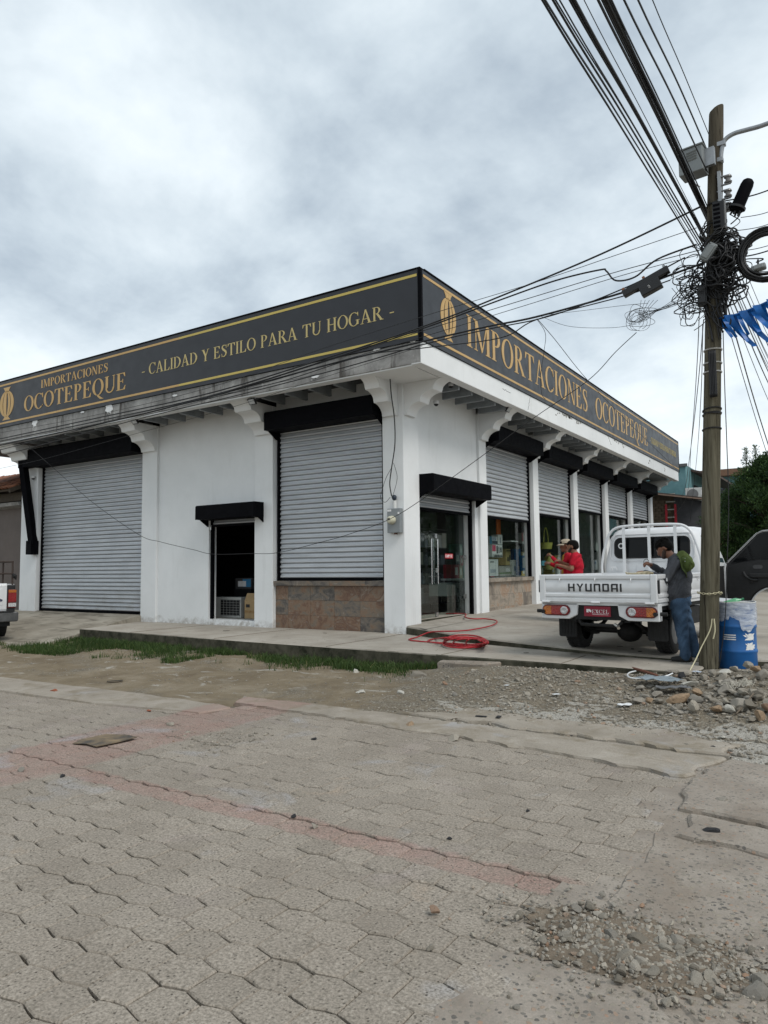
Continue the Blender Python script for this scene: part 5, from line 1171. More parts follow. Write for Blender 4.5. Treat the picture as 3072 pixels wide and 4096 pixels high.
def leg_prims(hip, knee, ank, toe, g='trousers', r_=(0.098, 0.070, 0.058), shoe='shoe'):
    hip, knee, ank, toe = map(np.array, (hip, knee, ank, toe)); d = (toe - ank); d[2] = 0; d = d / np.linalg.norm(d)
    f0 = np.array([ank[0], ank[1], 0.045])
    return [(tuple(hip), tuple(knee), r_[0], r_[1], g), (tuple(knee), tuple(ank), r_[1], r_[2], g), (tuple(ank + [0, 0, .02]), tuple(ank + [0, 0, -0.03]), 0.062, 0.066, g),
            (tuple(f0 - d * 0.045), tuple(f0 + d * 0.02), 0.044, 0.046, shoe), (tuple(f0 + d * 0.02 + [0, 0, -0.004]), tuple(f0 + d * 0.155 + [0, 0, -0.012]), 0.046, 0.034, shoe)]
EYEM = plain('eye_white', (0.30, 0.28, 0.26), 0.3)
base_m = {'skin': SKIN, 'hair': HAIR, 'beard': BEARD, 'lip': LIP, 'eye': EYEM, 'shoe': SHOE}
# man in grey bending over the truck side
m1 = thing('person', 'person in grey long-sleeved top and jeans leaning on the truck side, hands at the tailgate', 'person', (-2.075, 10.62, 0.0), math.pi / 2 + math.radians(6))
H1, T1 = head_prims((0, 0.150, 1.545), down=0.55, turn=0.05)
pr = H1 + [((0, 0.035, 1.40), (0, 0.11, 1.48), 0.060, 0.055, 'skin'),
    ((0, -0.02, 1.16), (0, 0.0, 1.335), 0.172, 0.128, 'shirt', (1.15, 1, 1)), ((0, 0.03, 0.92), (0, 0.0, 1.14), 0.190, 0.182, 'shirt', (1.10, 1, 1)), ((0, 0.02, 0.83), (0, 0.03, 0.95), 0.178, 0.190, 'shirt', (1.1, 1, 1)), ((0, 0.115, 0.98), (0, 0.105, 1.03), 0.125, 0.125, 'shirt', (1.25, 1, 1)),
    ((-0.13, -0.005, 1.355), (0.13, -0.005, 1.355), 0.072, 0.072, 'shirt'), ((0, 0.02, 1.40), (0, 0.03, 1.405), 0.074, 0.074, 'shirt')]
# left arm (nearer the camera): local +x is the figure's right, so left is -x
for s, el, wr in ((-1, (-0.235, 0.135, 1.13), (-0.17, 0.40, 1.205)), (1, (0.25, 0.10, 1.14), (0.10, 0.33, 1.30))):
    sh = (s * 0.195, 0.0, 1.335)
    pr += [(sh, el, 0.078, 0.062, 'shirt'), (el, wr, 0.060, 0.044, 'shirt')]
    aim = (Vector(wr) - Vector(el)).normalized()
    pr += hand_prims(tuple(Vector(wr) + aim * 0.02), tuple(aim + Vector((0, 0.2, -0.25 if s < 0 else 0.05))), (0, 0.1, 1), 1.0, 0.75 if s < 0 else 1.0, 'skin', s)
pr += [((0, 0.0, 0.80), (0, 0.0, 0.86), 0.158, 0.165, 'trousers', (1.15, 1, 1))]
pr += leg_prims((-0.10, 0.0, 0.80), (-0.10, -0.035, 0.45), (-0.10, -0.065, 0.10), (-0.11, 0.15, 0.0), r_=(0.118, 0.084, 0.066)) + leg_prims((0.10, -0.01, 0.80), (0.11, -0.10, 0.45), (0.12, -0.19, 0.10), (0.14, 0.03, 0.0), r_=(0.115, 0.082, 0.066))
mm = dict(base_m, shirt=GREYC, trousers=JEAN, skin=SKIN2)
figure('body', pr, mm, ['skin', 'hair', 'beard', 'lip', 'eye', 'shirt', 'trousers', 'shoe'], m1, wrinkle=('shirt', 'trousers'))
# curly top of hair
mb = MB(); rh = random.Random(3)
for k in range(150):
    a = rh.uniform(0, 2 * math.pi); b = rh.uniform(0.1, 1.25); x_, y_, z_ = 0.098 * math.sin(b) * math.cos(a), -0.012 + 0.112 * math.sin(b) * math.sin(a), 0.045 + 0.098 * math.cos(b)
    if y_ > 0.05 and z_ < 0.08: continue
    mb.ball(T1(x_, y_, z_), rh.uniform(0.010, 0.020), nu=6, nv=4)
mb.build('curly_hair', HAIR, m1)
# green hat hanging on his back
hat = thing('sun_hat', 'olive green wide-brimmed hat hanging on the back of the person in grey', 'hat', tuple(Matrix.Translation(m1.location) @ Euler((0, 0, m1.rotation_euler.z)).to_matrix().to_4x4() @ Vector((-0.10, -0.115, 1.32))), m1.rotation_euler.z - 0.60); hat.scale = (1.0, 1.0, 1.05)
Mh = Matrix.Rotation(math.radians(78), 4, 'X') @ Matrix.Rotation(math.radians(12), 4, 'Y')
mb = MB(); nn = 36
def brim(r_, a): return 0.028 * math.sin(2 * a + 0.6) * (r_ / 0.17) ** 2 + 0.012 * math.sin(5 * a) * (r_ / 0.17) ** 2
vs_ = []
for r_ in (0.092, 0.12, 0.15, 0.172):
    for k in range(nn): a = 2 * math.pi * k / nn; vs_.append(Mh @ Vector((r_ * 0.95 * math.cos(a), r_ * 1.08 * math.sin(a), brim(r_, a))))
mb.add(vs_, [(i * nn + k, i * nn + (k + 1) % nn, (i + 1) * nn + (k + 1) % nn, (i + 1) * nn + k) for i in range(3) for k in range(nn)])
o = mb.build('brim', OLIVE, hat, smooth=True); sm = o.modifiers.new('solid', 'SOLIDIFY'); sm.thickness = 0.006
mb = MB(); vs_ = []
pf = [(0.094, 0.0), (0.090, 0.035), (0.084, 0.065), (0.068, 0.085), (0.035, 0.090), (0.002, 0.082)]
for r_, z in pf:
    for k in range(nn): a = 2 * math.pi * k / nn; q = 1 + 0.07 * math.sin(3 * a + 1 + z * 20); vs_.append(Mh @ Vector((r_ * q * math.cos(a), r_ * 1.08 * q * math.sin(a), z + 0.012 * math.sin(2 * a + 2) * (z / 0.09))))
mb.add(vs_, [(i * nn + k, i * nn + (k + 1) % nn, (i + 1) * nn + (k + 1) % nn, (i + 1) * nn + k) for i in range(len(pf) - 1) for k in range(nn)])
mb.build('crown', OLIVE, hat, smooth=True)
for a in (0.3, 0.8): mb = MB().ball(Mh @ Vector((-0.088 * math.cos(a), 0.09 * math.sin(a), 0.045)), 0.008, nu=8, nv=5); mb.build('eyelet', LC, hat)
MB().tube([Mh @ Vector((0.09, -0.02, 0.0)), Vector((0.08, -0.05, 0.04)), Vector((0.05, 0.10, 0.13))], 0.004, 5).tube([Mh @ Vector((-0.09, -0.02, 0.0)), Vector((-0.08, -0.05, 0.04)), Vector((-0.05, 0.10, 0.13))], 0.004, 5).build('chin_strap', OLIVE, hat)
# plastic tie held in his far hand
tw = MB().tube([Vector((0.06, 0.41, 1.325)) + Vector((0, 0.035 * math.cos(a), 0.035 + 0.042 * math.sin(a))) for a in np.linspace(-1.2, 4.3, 14)], 0.004, 5).build('cable_tie', INK)
tw.matrix_world = m1.matrix_basis; tag(tw, 'bent black cable held up by the person in grey', 'cable')

# person in red T-shirt seen over the truck bed
def faceto(dx, dy): return math.atan2(dy, dx) - math.pi / 2
m2 = thing('person', 'person in red T-shirt with short black hair standing beyond the truck bed', 'person', (-4.86, 14.72, plat_z(-4.86, 14.72)), faceto(-0.62, -0.30) - 0.25)
H2, T2 = head_prims((0, 0.045, 1.56), down=0.05, turn=0.15)
pr = H2 + [((0, -0.01, 1.38), (0, 0.02, 1.47), 0.060, 0.056, 'skin'),
    ((0, -0.02, 1.16), (0, -0.01, 1.33), 0.145, 0.118, 'shirt', (1.3, 1, 1)), ((0, 0.02, 0.90), (0, 0.0, 1.12), 0.158, 0.148, 'shirt', (1.22, 1, 1)), ((0, 0.08, 1.0), (0, 0.08, 1.04), 0.11, 0.11, 'shirt', (1.2, 1, 1)),
    ((-0.135, -0.01, 1.352), (0.135, -0.01, 1.352), 0.070, 0.070, 'shirt')]
for s, el, wr in ((-1, (-0.255, 0.06, 1.10), (-0.10, 0.30, 1.17)), (1, (0.25, 0.08, 1.12), (0.12, 0.32, 1.25))):
    sh = (s * 0.20, -0.005, 1.335); mid = tuple((np.array(sh) + np.array(el) * 1.3) / 2.3)
    pr += [(sh, mid, 0.070, 0.066, 'shirt'), (mid, el, 0.048, 0.046, 'skin'), (el, wr, 0.044, 0.030, 'skin')]
    aim = (Vector(wr) - Vector(el)).normalized(); pr += hand_prims(wr, tuple(aim), (0, 0, 1), 1.0, 0.7, 'skin', s)
pr += [((0, 0, 0.82), (0, 0, 0.90), 0.138, 0.148, 'trousers', (1.22, 1, 1))] + leg_prims((-0.10, 0, 0.82), (-0.11, 0.01, 0.45), (-0.12, -0.02, 0.10), (-0.14, 0.2, 0)) + leg_prims((0.10, 0, 0.82), (0.11, 0.01, 0.45), (0.12, -0.02, 0.10), (0.14, 0.2, 0))
figure('body', pr, dict(base_m, shirt=REDC, trousers=NAVYC), ['skin', 'hair', 'beard', 'lip', 'eye', 'shirt', 'trousers', 'shoe'], m2, wrinkle=('shirt', 'trousers'))
# person in cap, red jacket over a mustard top, hand raised
m3 = thing('person', 'person in pale cap and red jacket over mustard top, hand raised, beside the shop window', 'person', (-5.15, 15.10, plat_z(-5.15, 15.1)), faceto(-0.80, -0.50) - 0.15)
H3, T3 = head_prims((0, 0.04, 1.58), down=0.12, beard=False)
pr = H3 + [((0, -0.01, 1.40), (0, 0.02, 1.48), 0.056, 0.052, 'skin'),
    ((0, -0.02, 1.16), (0, -0.01, 1.34), 0.128, 0.105, 'shirt', (1.3, 1, 1)), ((0, 0.0, 0.92), (0, -0.01, 1.12), 0.130, 0.128, 'shirt', (1.22, 1, 1)), ((0, 0.055, 1.0), (0, 0.05, 1.34), 0.090, 0.070, 'top'),
    ((-0.13, -0.01, 1.36), (0.13, -0.01, 1.36), 0.062, 0.062, 'shirt')]
for s, el, wr in ((-1, (-0.22, 0.16, 1.13), (-0.12, 0.33, 1.33)), (1, (0.22, 0.14, 1.12), (0.10, 0.36, 1.20))):
    sh = (s * 0.185, -0.005, 1.345); pr += [(sh, el, 0.060, 0.050, 'shirt'), (el, wr, 0.048, 0.038, 'shirt')]
    aim = (Vector(wr) - Vector(el)).normalized(); pr += hand_prims(tuple(Vector(wr) + aim * 0.02), tuple(aim), (0, -0.6, 1), 1.0, 0.9, 'skin', s)
pr += [((0, 0, 0.84), (0, 0, 0.92), 0.128, 0.13, 'trousers', (1.22, 1, 1))] + leg_prims((-0.10, 0, 0.84), (-0.11, 0.01, 0.46), (-0.12, -0.02, 0.10), (-0.14, 0.2, 0)) + leg_prims((0.10, 0, 0.84), (0.11, 0.01, 0.46), (0.12, -0.02, 0.10), (0.14, 0.2, 0))
figure('body', pr, dict(base_m, shirt=REDC, trousers=NAVYC, top=YEL, skin=SKIN2), ['skin', 'hair', 'lip', 'eye', 'shirt', 'top', 'trousers', 'shoe'], m3, wrinkle=('shirt',))
mb = MB(); vs_ = []; nn = 28
pfc = [(0.108, 0.055), (0.106, 0.085), (0.096, 0.115), (0.070, 0.138), (0.035, 0.148), (0.002, 0.150)]
for r_, z in pfc:
    for k in range(nn): a = 2 * math.pi * k / nn; vs_.append(T3(r_ * 0.92 * math.cos(a), r_ * 1.06 * math.sin(a) - 0.008, z))
mb.add(vs_, [(i * nn + k, i * nn + (k + 1) % nn, (i + 1) * nn + (k + 1) % nn, (i + 1) * nn + k) for i in range(len(pfc) - 1) for k in range(nn)])
cap_ = mb.build('cap', KHAKI, m3, smooth=True)
vs_ = []; na = 13
for r0, z in ((0.098, 0.058), (0.15, 0.050), (0.185, 0.035)):
    for k in range(na): a = math.radians(-75 + 150 * k / (na - 1)); vs_.append(T3(r0 * 0.85 * math.sin(a), 0.0 + (r0 if r0 < 0.1 else r0 * 1.02) * math.cos(a), z - 0.02 * (1 - math.cos(a))))
mb = MB().add(vs_, [(i * na + k, i * na + k + 1, (i + 1) * na + k + 1, (i + 1) * na + k) for i in range(2) for k in range(na - 1)])
o = mb.build('cap_peak', KHAKI, m3, smooth=True); o.modifiers.new('solid', 'SOLIDIFY').thickness = 0.006
# ------------------------------------------------------------------ utility pole and everything hung on it
PB = Vector((-1.695, 10.30, -0.35)); PT = Vector((-1.265, 10.30, 7.45)); PDIR = (PT - PB).normalized()
def pole_at(z): return PB.lerp(PT, (z - PB.z) / (PT.z - PB.z))
pole = thing('utility_pole', 'tall weathered wooden utility pole beside the blue barrel', 'pole', tuple(PB))
mb = MB(); prof = []; nS = 26; rows_ = 40
vs_ = []
for i in range(rows_ + 1):
    t = i / rows_; c = (PT - PB) * t; r0 = 0.122 - 0.030 * t
    for k in range(nS):
        a = 2 * math.pi * k / nS; r_ = r0 * (1 + 0.035 * N3(math.cos(a) * 2, math.sin(a) * 2, t * 2) + 0.012 * N3(math.cos(a) * 9, math.sin(a) * 9, t * 6))
        zt = 0.0
        if i == rows_: zt = 0.045 * math.cos(a) + 0.02 * N3(math.cos(a) * 4, math.sin(a) * 4)
        vs_.append((c.x + r_ * math.cos(a), c.y + r_ * math.sin(a), c.z + zt))
mb.add(vs_, [(i * nS + k, i * nS + (k + 1) % nS, (i + 1) * nS + (k + 1) % nS, (i + 1) * nS + k) for i in range(rows_) for k in range(nS)] + [tuple(rows_ * nS + k for k in range(nS))])
mb.build('shaft', POLEW, pole, smooth=60)
CABLE = plain('black_cable', (0.012, 0.012, 0.013), 0.5, 0, 0.3, 3, 0.0); WIREG = plain('weathered_wire', (0.09, 0.085, 0.08), 0.5, 0.2, 0.3, 3, 0.0); BAND = plain('steel_band', (0.55, 0.55, 0.54), 0.35, 0.8)
def ringband(z, w_, mat, name, r_=None, parent=pole, tilt=0.0):
    c = pole_at(z); r0 = (r_ or (0.127 - 0.030 * (z - PB.z) / (PT.z - PB.z)))
    mb = MB(); mb.tube([c + Vector((r0 * math.cos(a), r0 * math.sin(a), tilt * math.cos(a + 1))) for a in np.linspace(0, 2 * math.pi, 25)[:-1]], w_, 5, closed=True)
    return mb.build(name, mat, parent, world_=True)
for z in (4.16, 3.98, 3.86, 5.02, 5.10): ringband(z, 0.011, BAND, 'steel_band')
for z, tl in ((3.36, 0.02), (3.33, -0.03), (3.30, 0.02), (3.10, 0.01), (5.62, 0.03), (5.60, -0.02), (6.12, 0.02)): ringband(z, 0.010, CABLE, 'wire_wrap', tilt=tl)
# knots and dents
# street-lamp arm
arm = thing('street_lamp_arm', 'bare grey pipe arm of a street lamp curving out from the pole top', 'lamp arm', tuple(fy(2885, 640, 10.25)))
pts = [fy(px, py, 10.25) for px, py in ((2882, 650), (2886, 600), (2900, 560), (2935, 535), (2985, 520), (3040, 505), (3110, 480), (3200, 455))]
MB().tube(catmull(pts, 5), 0.030, 10).build('pipe', GALV, arm, smooth=True, world_=True)
for px, py in ((2884, 640), (2893, 575)): MB().box(*(lambda c: (c.x - 0.10, c.x + 0.03, c.y - 0.04, c.y + 0.04, c.z - 0.03, c.z + 0.03))(fy(px, py, 10.25))).build('clamp', GALV, arm, world_=True, bevel=0.006)
lh = fy(3235, 440, 10.25)
MB().ball(lh + Vector((0.15, 0, 0)), 0.26, 0.11, 0.07).build('lamp_head', GALV, arm, smooth=True, world_=True)
# grey louvred cabinet
cab_c = fy(2765, 655, 10.12); zr = math.radians(-8)
cbx = thing('control_cabinet', 'grey louvred metal cabinet fixed to the side of the pole near its top', 'cabinet', tuple(cab_c), zr)
CABG = plain('cabinet_grey', (0.20, 0.215, 0.215), 0.5, 0.1, 0.12, 4)
MB().box(-0.13, 0.18, -0.12, 0.12, -0.185, 0.155).build('case', CABG, cbx, bevel=0.008)
MB().box(-0.145, 0.195, -0.14, 0.14, 0.155, 0.175).build('lid', CABG, cbx, bevel=0.006)
for k in range(4): MB().prism([(-0.004, 0), (-0.018, -0.008), (-0.004, -0.022)], lambda u, v, q: (q, -0.12 + u, 0.10 - k * 0.035 + v + q * 0.06), -0.02, 0.11).build('louvre', CABG, cbx)
MB().box(0.18, 0.30, -0.03, 0.03, -0.12, 0.12).build('mount', GALV, cbx)
MB().tube([(0.02, -0.05, -0.21), (0.02, -0.05, -0.30), (0.1, 0, -0.36)], 0.012, 6).build('conduit', GALV, cbx)
# splice closure: black capped cylinder
a = fy(2945, 840, 10.15); b = fy(2990, 735, 10.15); cl_ = thing('splice_closure', 'thick black capped cylinder slanting out to the right of the pole', 'cable closure', tuple(a))
d = (b - a).normalized(); Mc = d.to_track_quat('Z', 'Y').to_matrix().to_4x4(); L_ = (b - a).length
MB().lathe([(0.075, -0.02), (0.085, 0.0), (0.098, 0.01), (0.098, 0.05), (0.082, 0.06), (0.080, L_ - 0.02), (0.070, L_ + 0.03), (0.045, L_ + 0.055), (0.001, L_ + 0.062)], 20, Mc).build('dome', BLACK, cl_, smooth=40)
MB().lathe([(0.107, 0.015), (0.107, 0.042)], 20, Mc).build('clamp_ring', INK, cl_, smooth=40)
for k in range(4): MB().tube([Mc @ Vector((0.04 * math.cos(k * 1.6), 0.04 * math.sin(k * 1.6), -0.02)), Mc @ Vector((0.05 * math.cos(k * 1.6), 0.05 * math.sin(k * 1.6), -0.07))], 0.014, 6).build('port', INK, cl_)
# insulator rack
CER = plain('glazed_ceramic', (0.16, 0.155, 0.15), 0.25, 0, 0.2, 6); ins = thing('insulator_rack', 'steel rack with three stacked grey spool insulators on the pole', 'insulator', tuple(fy(2895, 830, 10.2)))
a, b = fy(2880, 690, 10.22), fy(2884, 890, 10.22)
MB().box(a.x - 0.03, a.x + 0.01, a.y - 0.05, a.y + 0.03, b.z, a.z).build('back_bar', GALV, ins, world_=True)
for py in (718, 775, 828):
    c = fy(2912, py, 10.22); sp_ = MB().lathe([(0.02, -0.05), (0.045, -0.048), (0.05, -0.03), (0.032, -0.018), (0.030, 0.0), (0.032, 0.018), (0.05, 0.03), (0.045, 0.048), (0.02, 0.05)], 18, Matrix.Translation(c)).build('spool', CER, ins, smooth=40, world_=True)
    for dz in (-0.058, 0.058): MB().box(c.x - 0.13, c.x + 0.03, c.y - 0.02, c.y + 0.02, c.z + dz - 0.005, c.z + dz + 0.005).build('strap', GALV, ins, world_=True)
# black terminal block, grey splice box
tb = fy(2872, 870, 10.13)
tbx = thing('terminal_block', 'tall ribbed black terminal block on the front of the pole', 'terminal box', tuple(tb))
MB().box(-0.055, 0.085, -0.07, 0.05, -0.19, 0.19).build('case', INK, tbx, bevel=0.008)
for k in range(6): MB().box(-0.045, 0.035, -0.082, -0.069, -0.16 + k * 0.058, -0.135 + k * 0.058).build('rib', BLACK, tbx)
MB().box(0.0855, 0.10, -0.05, 0.05, -0.19, 0.19).build('door', plain('pale_box_side', (0.25, 0.25, 0.25), 0.5), tbx)
for nm, lab, px, py, yy, sx, sz, ang, mt in (('splice_box', 'pale grey splice box tilted across the front of the pole', 2835, 1010, 10.08, 0.13, 0.24, 38, CABG), ('splice_box', 'small grey splice clip lying on the big cable coil', 3035, 1072, 10.1, 0.17, 0.075, -8, CABG), ('junction_box', 'black box strapped to the left of the pole below the cable tangle', 2812, 1185, 10.2, 0.12, 0.28, 3, INK)):
    c = fy(px, py, yy); bo = thing(nm, lab, 'box', tuple(c)); Mx = Matrix.Rotation(math.radians(ang), 4, 'Y')
    MB().obox(Mx, sx, 0.11, sz).build('body', mt, bo, bevel=0.02); MB().obox(Mx @ Matrix.Translation((0, -0.056, 0)), sx * 0.7, 0.03, sz * 0.8).build('cover', mt, bo, bevel=0.012)
    MB().tube([Mx @ Vector((0, 0, sz / 2)), Mx @ Vector((0.01, 0.02, sz / 2 + 0.08))], 0.012, 6).build('port', CABLE, bo)
# --- cables. Each one is a curve of its own.
def cable(pts, r_, name, label, cat='cable', group=None, mat=None, n=5, per=7):
    o = MB().tube(catmull(pts, per), r_, n).build(name, mat or CABLE, smooth=True, world_=True); return tag(o, label, cat, group)
rw_ = random.Random(21)
# overhead spans running towards the street behind the camera (parallel to y)
over = [((2865, 612), 2610, .006), ((2872, 705), 2552, .010), ((2880, 800), 2496, .010), ((2862, 900), 2446, .008), ((2856, 905), 2437, .010), ((2852, 900), 2427, .014), ((2846, 905), 2417, .014), ((2842, 910), 2408, .010), ((2836, 900), 2392, .012),
        ((2830, 960), 2336, .004), ((2834, 970), 2299, .010), ((2826, 960), 2290, .012), ((2822, 965), 2279, .010), ((2818, 985), 2238, .006), ((2812, 980), 2222, .006), ((2806, 985), 2211, .009), ((2800, 990), 2180, .007), ((2792, 1010), 2169, .009), ((2770, 965), 2183, .004)]
ORD = ['first', 'second', 'third', 'fourth', 'fifth', 'sixth', 'seventh', 'eighth', 'ninth', 'tenth', 'eleventh', 'twelfth', 'thirteenth', 'fourteenth', 'fifteenth', 'sixteenth', 'seventeenth', 'eighteenth', 'nineteenth']
rank = {t_: i for i, t_ in enumerate(sorted((o_[1] for o_ in over), reverse=True))}
for (px, py), tx, r_ in over:
    xw = -1.52 + (px - 2835) * 0.0028; a = fx(px, py, xw); b = fx(tx, 0, xw); m = fx((px + tx) / 2 + 6 + rw_.uniform(-5, 5), py / 2, xw)
    e = b + (b - m) * 1.4
    cable([a + Vector((0.0, 0.10, -0.02)), a, m, b, e + Vector((0, 0, 0.15))], r_, 'overhead_cable', 'overhead cable crossing the top picture edge, %s from the right' % ORD[rank[tx]], group='overhead cables over the street')
# spans from the pole along the shop front, all in the plane of the pavement edge
SC = 3072 / 1659.0
fs_n = []
def front_span(pix, r_, lab, y0=10.2, y1=10.5, name='street_cable', mat=None):
    fs_n.append(1); lab = 'cable strung along the shop front, %s down where it passes the sign corner' % ORD[len(fs_n) - 1]
    n = len(pix); pts = [fy(px * SC, py * SC, y0 + (y1 - y0) * i / (n - 1)) for i, (px, py) in enumerate(pix)]
    e = pts[-1] + (pts[-1] - pts[-2]).normalized() * 4; return cable(pts + [e], r_, name, lab, group='cables strung along the shop front', mat=mat)
LB = 'black cable strung from the pole across the shop front to the left'
front_span([(1505, 492), (1340, 548), (1150, 612), (912, 684), (700, 752), (450, 838), (200, 898), (0, 935)], .005, LB)
front_span([(1512, 447), (1300, 548), (1100, 632), (912, 706), (700, 775), (450, 850), (200, 905), (0, 948)], .014, LB)
front_span([(1505, 528), (1420, 560), (1372, 598), (1330, 606), (1310, 586), (1295, 583), (1200, 606), (1080, 648), (912, 710), (700, 780), (450, 856), (200, 912), (0, 953)], .013, LB)
front_span([(1512, 540), (1340, 585), (1150, 642), (912, 715), (700, 782), (450, 858), (200, 918), (0, 960)], .006, LB)
front_span([(1512, 550), (1340, 596), (1150, 655), (912, 728), (700, 790), (450, 862), (250, 912), (0, 966)], .005, LB)
front_span([(1520, 568), (1448, 594), (1345, 632), (1160, 684), (1050, 706), (912, 738), (700, 790), (450, 858), (250, 908), (0, 962)], .016, LB)
front_span([(915, 742), (720, 800), (480, 852), (250, 905), (110, 945), (0, 972)], .004, LB, 10.7, 10.7)
front_span([(1480, 556), (1372, 612), (1250, 662), (1160, 690), (1050, 712), (912, 745), (750, 792), (520, 852), (300, 905), (0, 985)], .010, LB)
front_span([(912, 748), (700, 815), (500, 880), (300, 935), (100, 990), (0, 1012)], .004, LB, 10.6, 10.6)
front_span([(1448, 605), (1345, 640), (1160, 690), (1080, 730), (912, 752), (780, 770), (600, 826), (400, 872), (250, 908), (0, 972)], .009, LB)
# cable tap hung on the span
ct_ = fy(1396 * SC, 612 * SC, 10.2); tap = thing('cable_tap', 'black T-shaped cable tap box hanging on the span left of the pole', 'tap box', tuple(ct_)); Mx = Matrix.Rotation(math.radians(-21), 4, 'Y')
Mx = Matrix.Rotation(math.radians(-20), 4, 'Y')
MB().obox(Mx @ Matrix.Translation((0, 0, 0.02)), 0.66, 0.10, 0.095).build('bar', INK, tap, bevel=0.008)
MB().obox(Mx @ Matrix.Translation((0.03, 0, -0.09)), 0.29, 0.12, 0.15).build('box', INK, tap, bevel=0.012)
for q in (-0.30, 0.0, 0.29): MB().obox(Mx @ Matrix.Translation((q, -0.02, 0.08)), 0.035, 0.05, 0.035).build('clip', plain('rusty_clip', (0.22, 0.09, 0.04), 0.7) if q <= 0 else GALV, tap)
MB().tube([Mx @ Vector(p) for p in ((0.005, -0.063, -0.075), (0.02, -0.063, -0.065), (0.03, -0.063, -0.08), (0.01, -0.063, -0.105), (0.035, -0.063, -0.108))], 0.004, 4).build('painted_two', WPRINT, tap)
# thin drops and loops
def thin(pix, plane, axis='y', r_=.004, lab=None, grp='thin drop wires about the shop', mat=None, full=False):
    k = 1 if full else SC; f = fy if axis == 'y' else fx; pl = plane if isinstance(plane, (list, tuple)) else [plane] * len(pix)
    return cable([f(px * k, py * k, p) for (px, py), p in zip(pix, pl)], r_, 'drop_wire', lab or {'cables leaving the pole to the right': 'cable leaving the pole towards the right picture edge'}.get(grp, 'thin drop wire hanging between pole and shop eave'), group=grp if not lab else None, mat=mat)
thin([(1375, 718), (1330, 760), (1270, 822), (1150, 905), (1000, 1015), (860, 1112), (760, 1152), (690, 1172), (600, 1194), (540, 1196), (460, 1197), (420, 1188), (385, 1180), (345, 1170), (300, 1155), (200, 1085), (120, 1015), (60, 962)], 11.12, r_=.006, lab='single slack wire looping down across shutters, door and meter')
thin([(1160, 688), (1200, 735), (1270, 822), (1360, 915), (1460, 1012)], [10.3, 10.9, 12.5, 17, 26], r_=.005)
thin([(1160, 690), (1178, 720), (1175, 760), (1168, 810), (1170, 850), (1178, 862)], [10.3, 10.5, 10.8, 11.1, 11.2, 11.25])
thin([(1160, 682), (1250, 672), (1345, 660), (1400, 655)], 10.2, r_=.003); thin([(1170, 684), (1230, 705), (1320, 708), (1375, 700)], 10.2, r_=.003)
for k in range(9):
    c = fy((1378 + rw_.uniform(-16, 16)) * SC, (690 + rw_.uniform(-14, 10)) * SC, 10.2); rx_, rz_ = rw_.uniform(.08, .2), rw_.uniform(.06, .14); ph = rw_.uniform(0, 6)
    o = MB().tube([c + Vector((rx_ * math.cos(t + ph) * (1 + .15 * math.sin(2 * t)), .05 * math.sin(t * 2), rz_ * math.sin(t + ph))) for t in np.linspace(0, 6.0, 22)], .003, 4).build('wire_loop', CABLE, smooth=True, world_=True); tag(o, 'thin loose loop of wire dangling beneath the cable tap', 'wire', 'wire loops under the cable tap')
for k in range(5):
    a = fy((1385 + k * 9) * SC, (650 + k % 2) * SC, 10.2); b = fy(1375 * SC, (690 + 3 * k) * SC, 10.2); thin([((1385 + k * 9), 648), ((1382 + 5 * k), 668), (1376 + k, 690 + 3 * k)], 10.2, r_=.003)
for k in range(7): thin([(1380, 672 + 4 * k), (1430, 668 + rw_.uniform(-6, 6)), (1475, 645 + rw_.uniform(-12, 12)), (1512, 600 + 12 * k)], 10.2, r_=.0035)
# drops down the left of the pole and from the pole's right side, away along the side street
for pix in ([(1512, 640), (1505, 800), (1493, 960), (1480, 1080), (1440, 1130)], [(1520, 690), (1506, 850), (1488, 1000), (1478, 1060), (1462, 1100)], [(1518, 700), (1514, 860), (1504, 1000), (1490, 1130)]):
    n = len(pix); thin(pix, [10.25 + (26 * (i / (n - 1)) ** 2) for i in range(n)], r_=.006)
thin([(1562, 720), (1566, 850), (1570, 960), (1574, 1090), (1570, 1230), (1566, 1340), (1552, 1450)], 10.22, r_=.006, lab='loose black wire running down the right side of the pole')
fan = [(1562, 600, 1700, 905), (1566, 590, 1690, 850), (1570, 585, 1700, 862), (1572, 600, 1700, 880), (1578, 590, 1700, 850), (1582, 600, 1700, 842), (1590, 590, 1700, 822), (1596, 585, 1700, 800), (1562, 620, 1700, 950), (1565, 640, 1672, 1000), (1560, 660, 1680, 1050), (1604, 570, 1690, 760)]
for i, (a, b, c, d) in enumerate(fan):
    pa = fx(a * SC, b * SC, -1.30); pb = fx(c * SC, d * SC, -1.30); pm = (pa + pb) / 2 + Vector((0, 0, -0.04 * (pb - pa).length * 0.3))
    cable([pa, pm, pb, pb + (pb - pm) * 1.0], .006 if i % 3 else .010, 'side_street_cable', 'cable running from the pole away along the side street', group='cables along the side street', mat=WIREG if i % 2 else CABLE)
for a, b, c, d in ((1560, 435, 1700, 395), (1600, 470, 1700, 440), (1575, 500, 1700, 470), (1565, 545, 1700, 518), (1560, 560, 1700, 528), (1570, 575, 1700, 585)):
    thin([(a, b), ((a + c) / 2, (b + d) / 2 + 6), (c, d)], 10.25, r_=.005 if a != 1560 else .009, lab=None, grp='cables leaving the pole to the right')
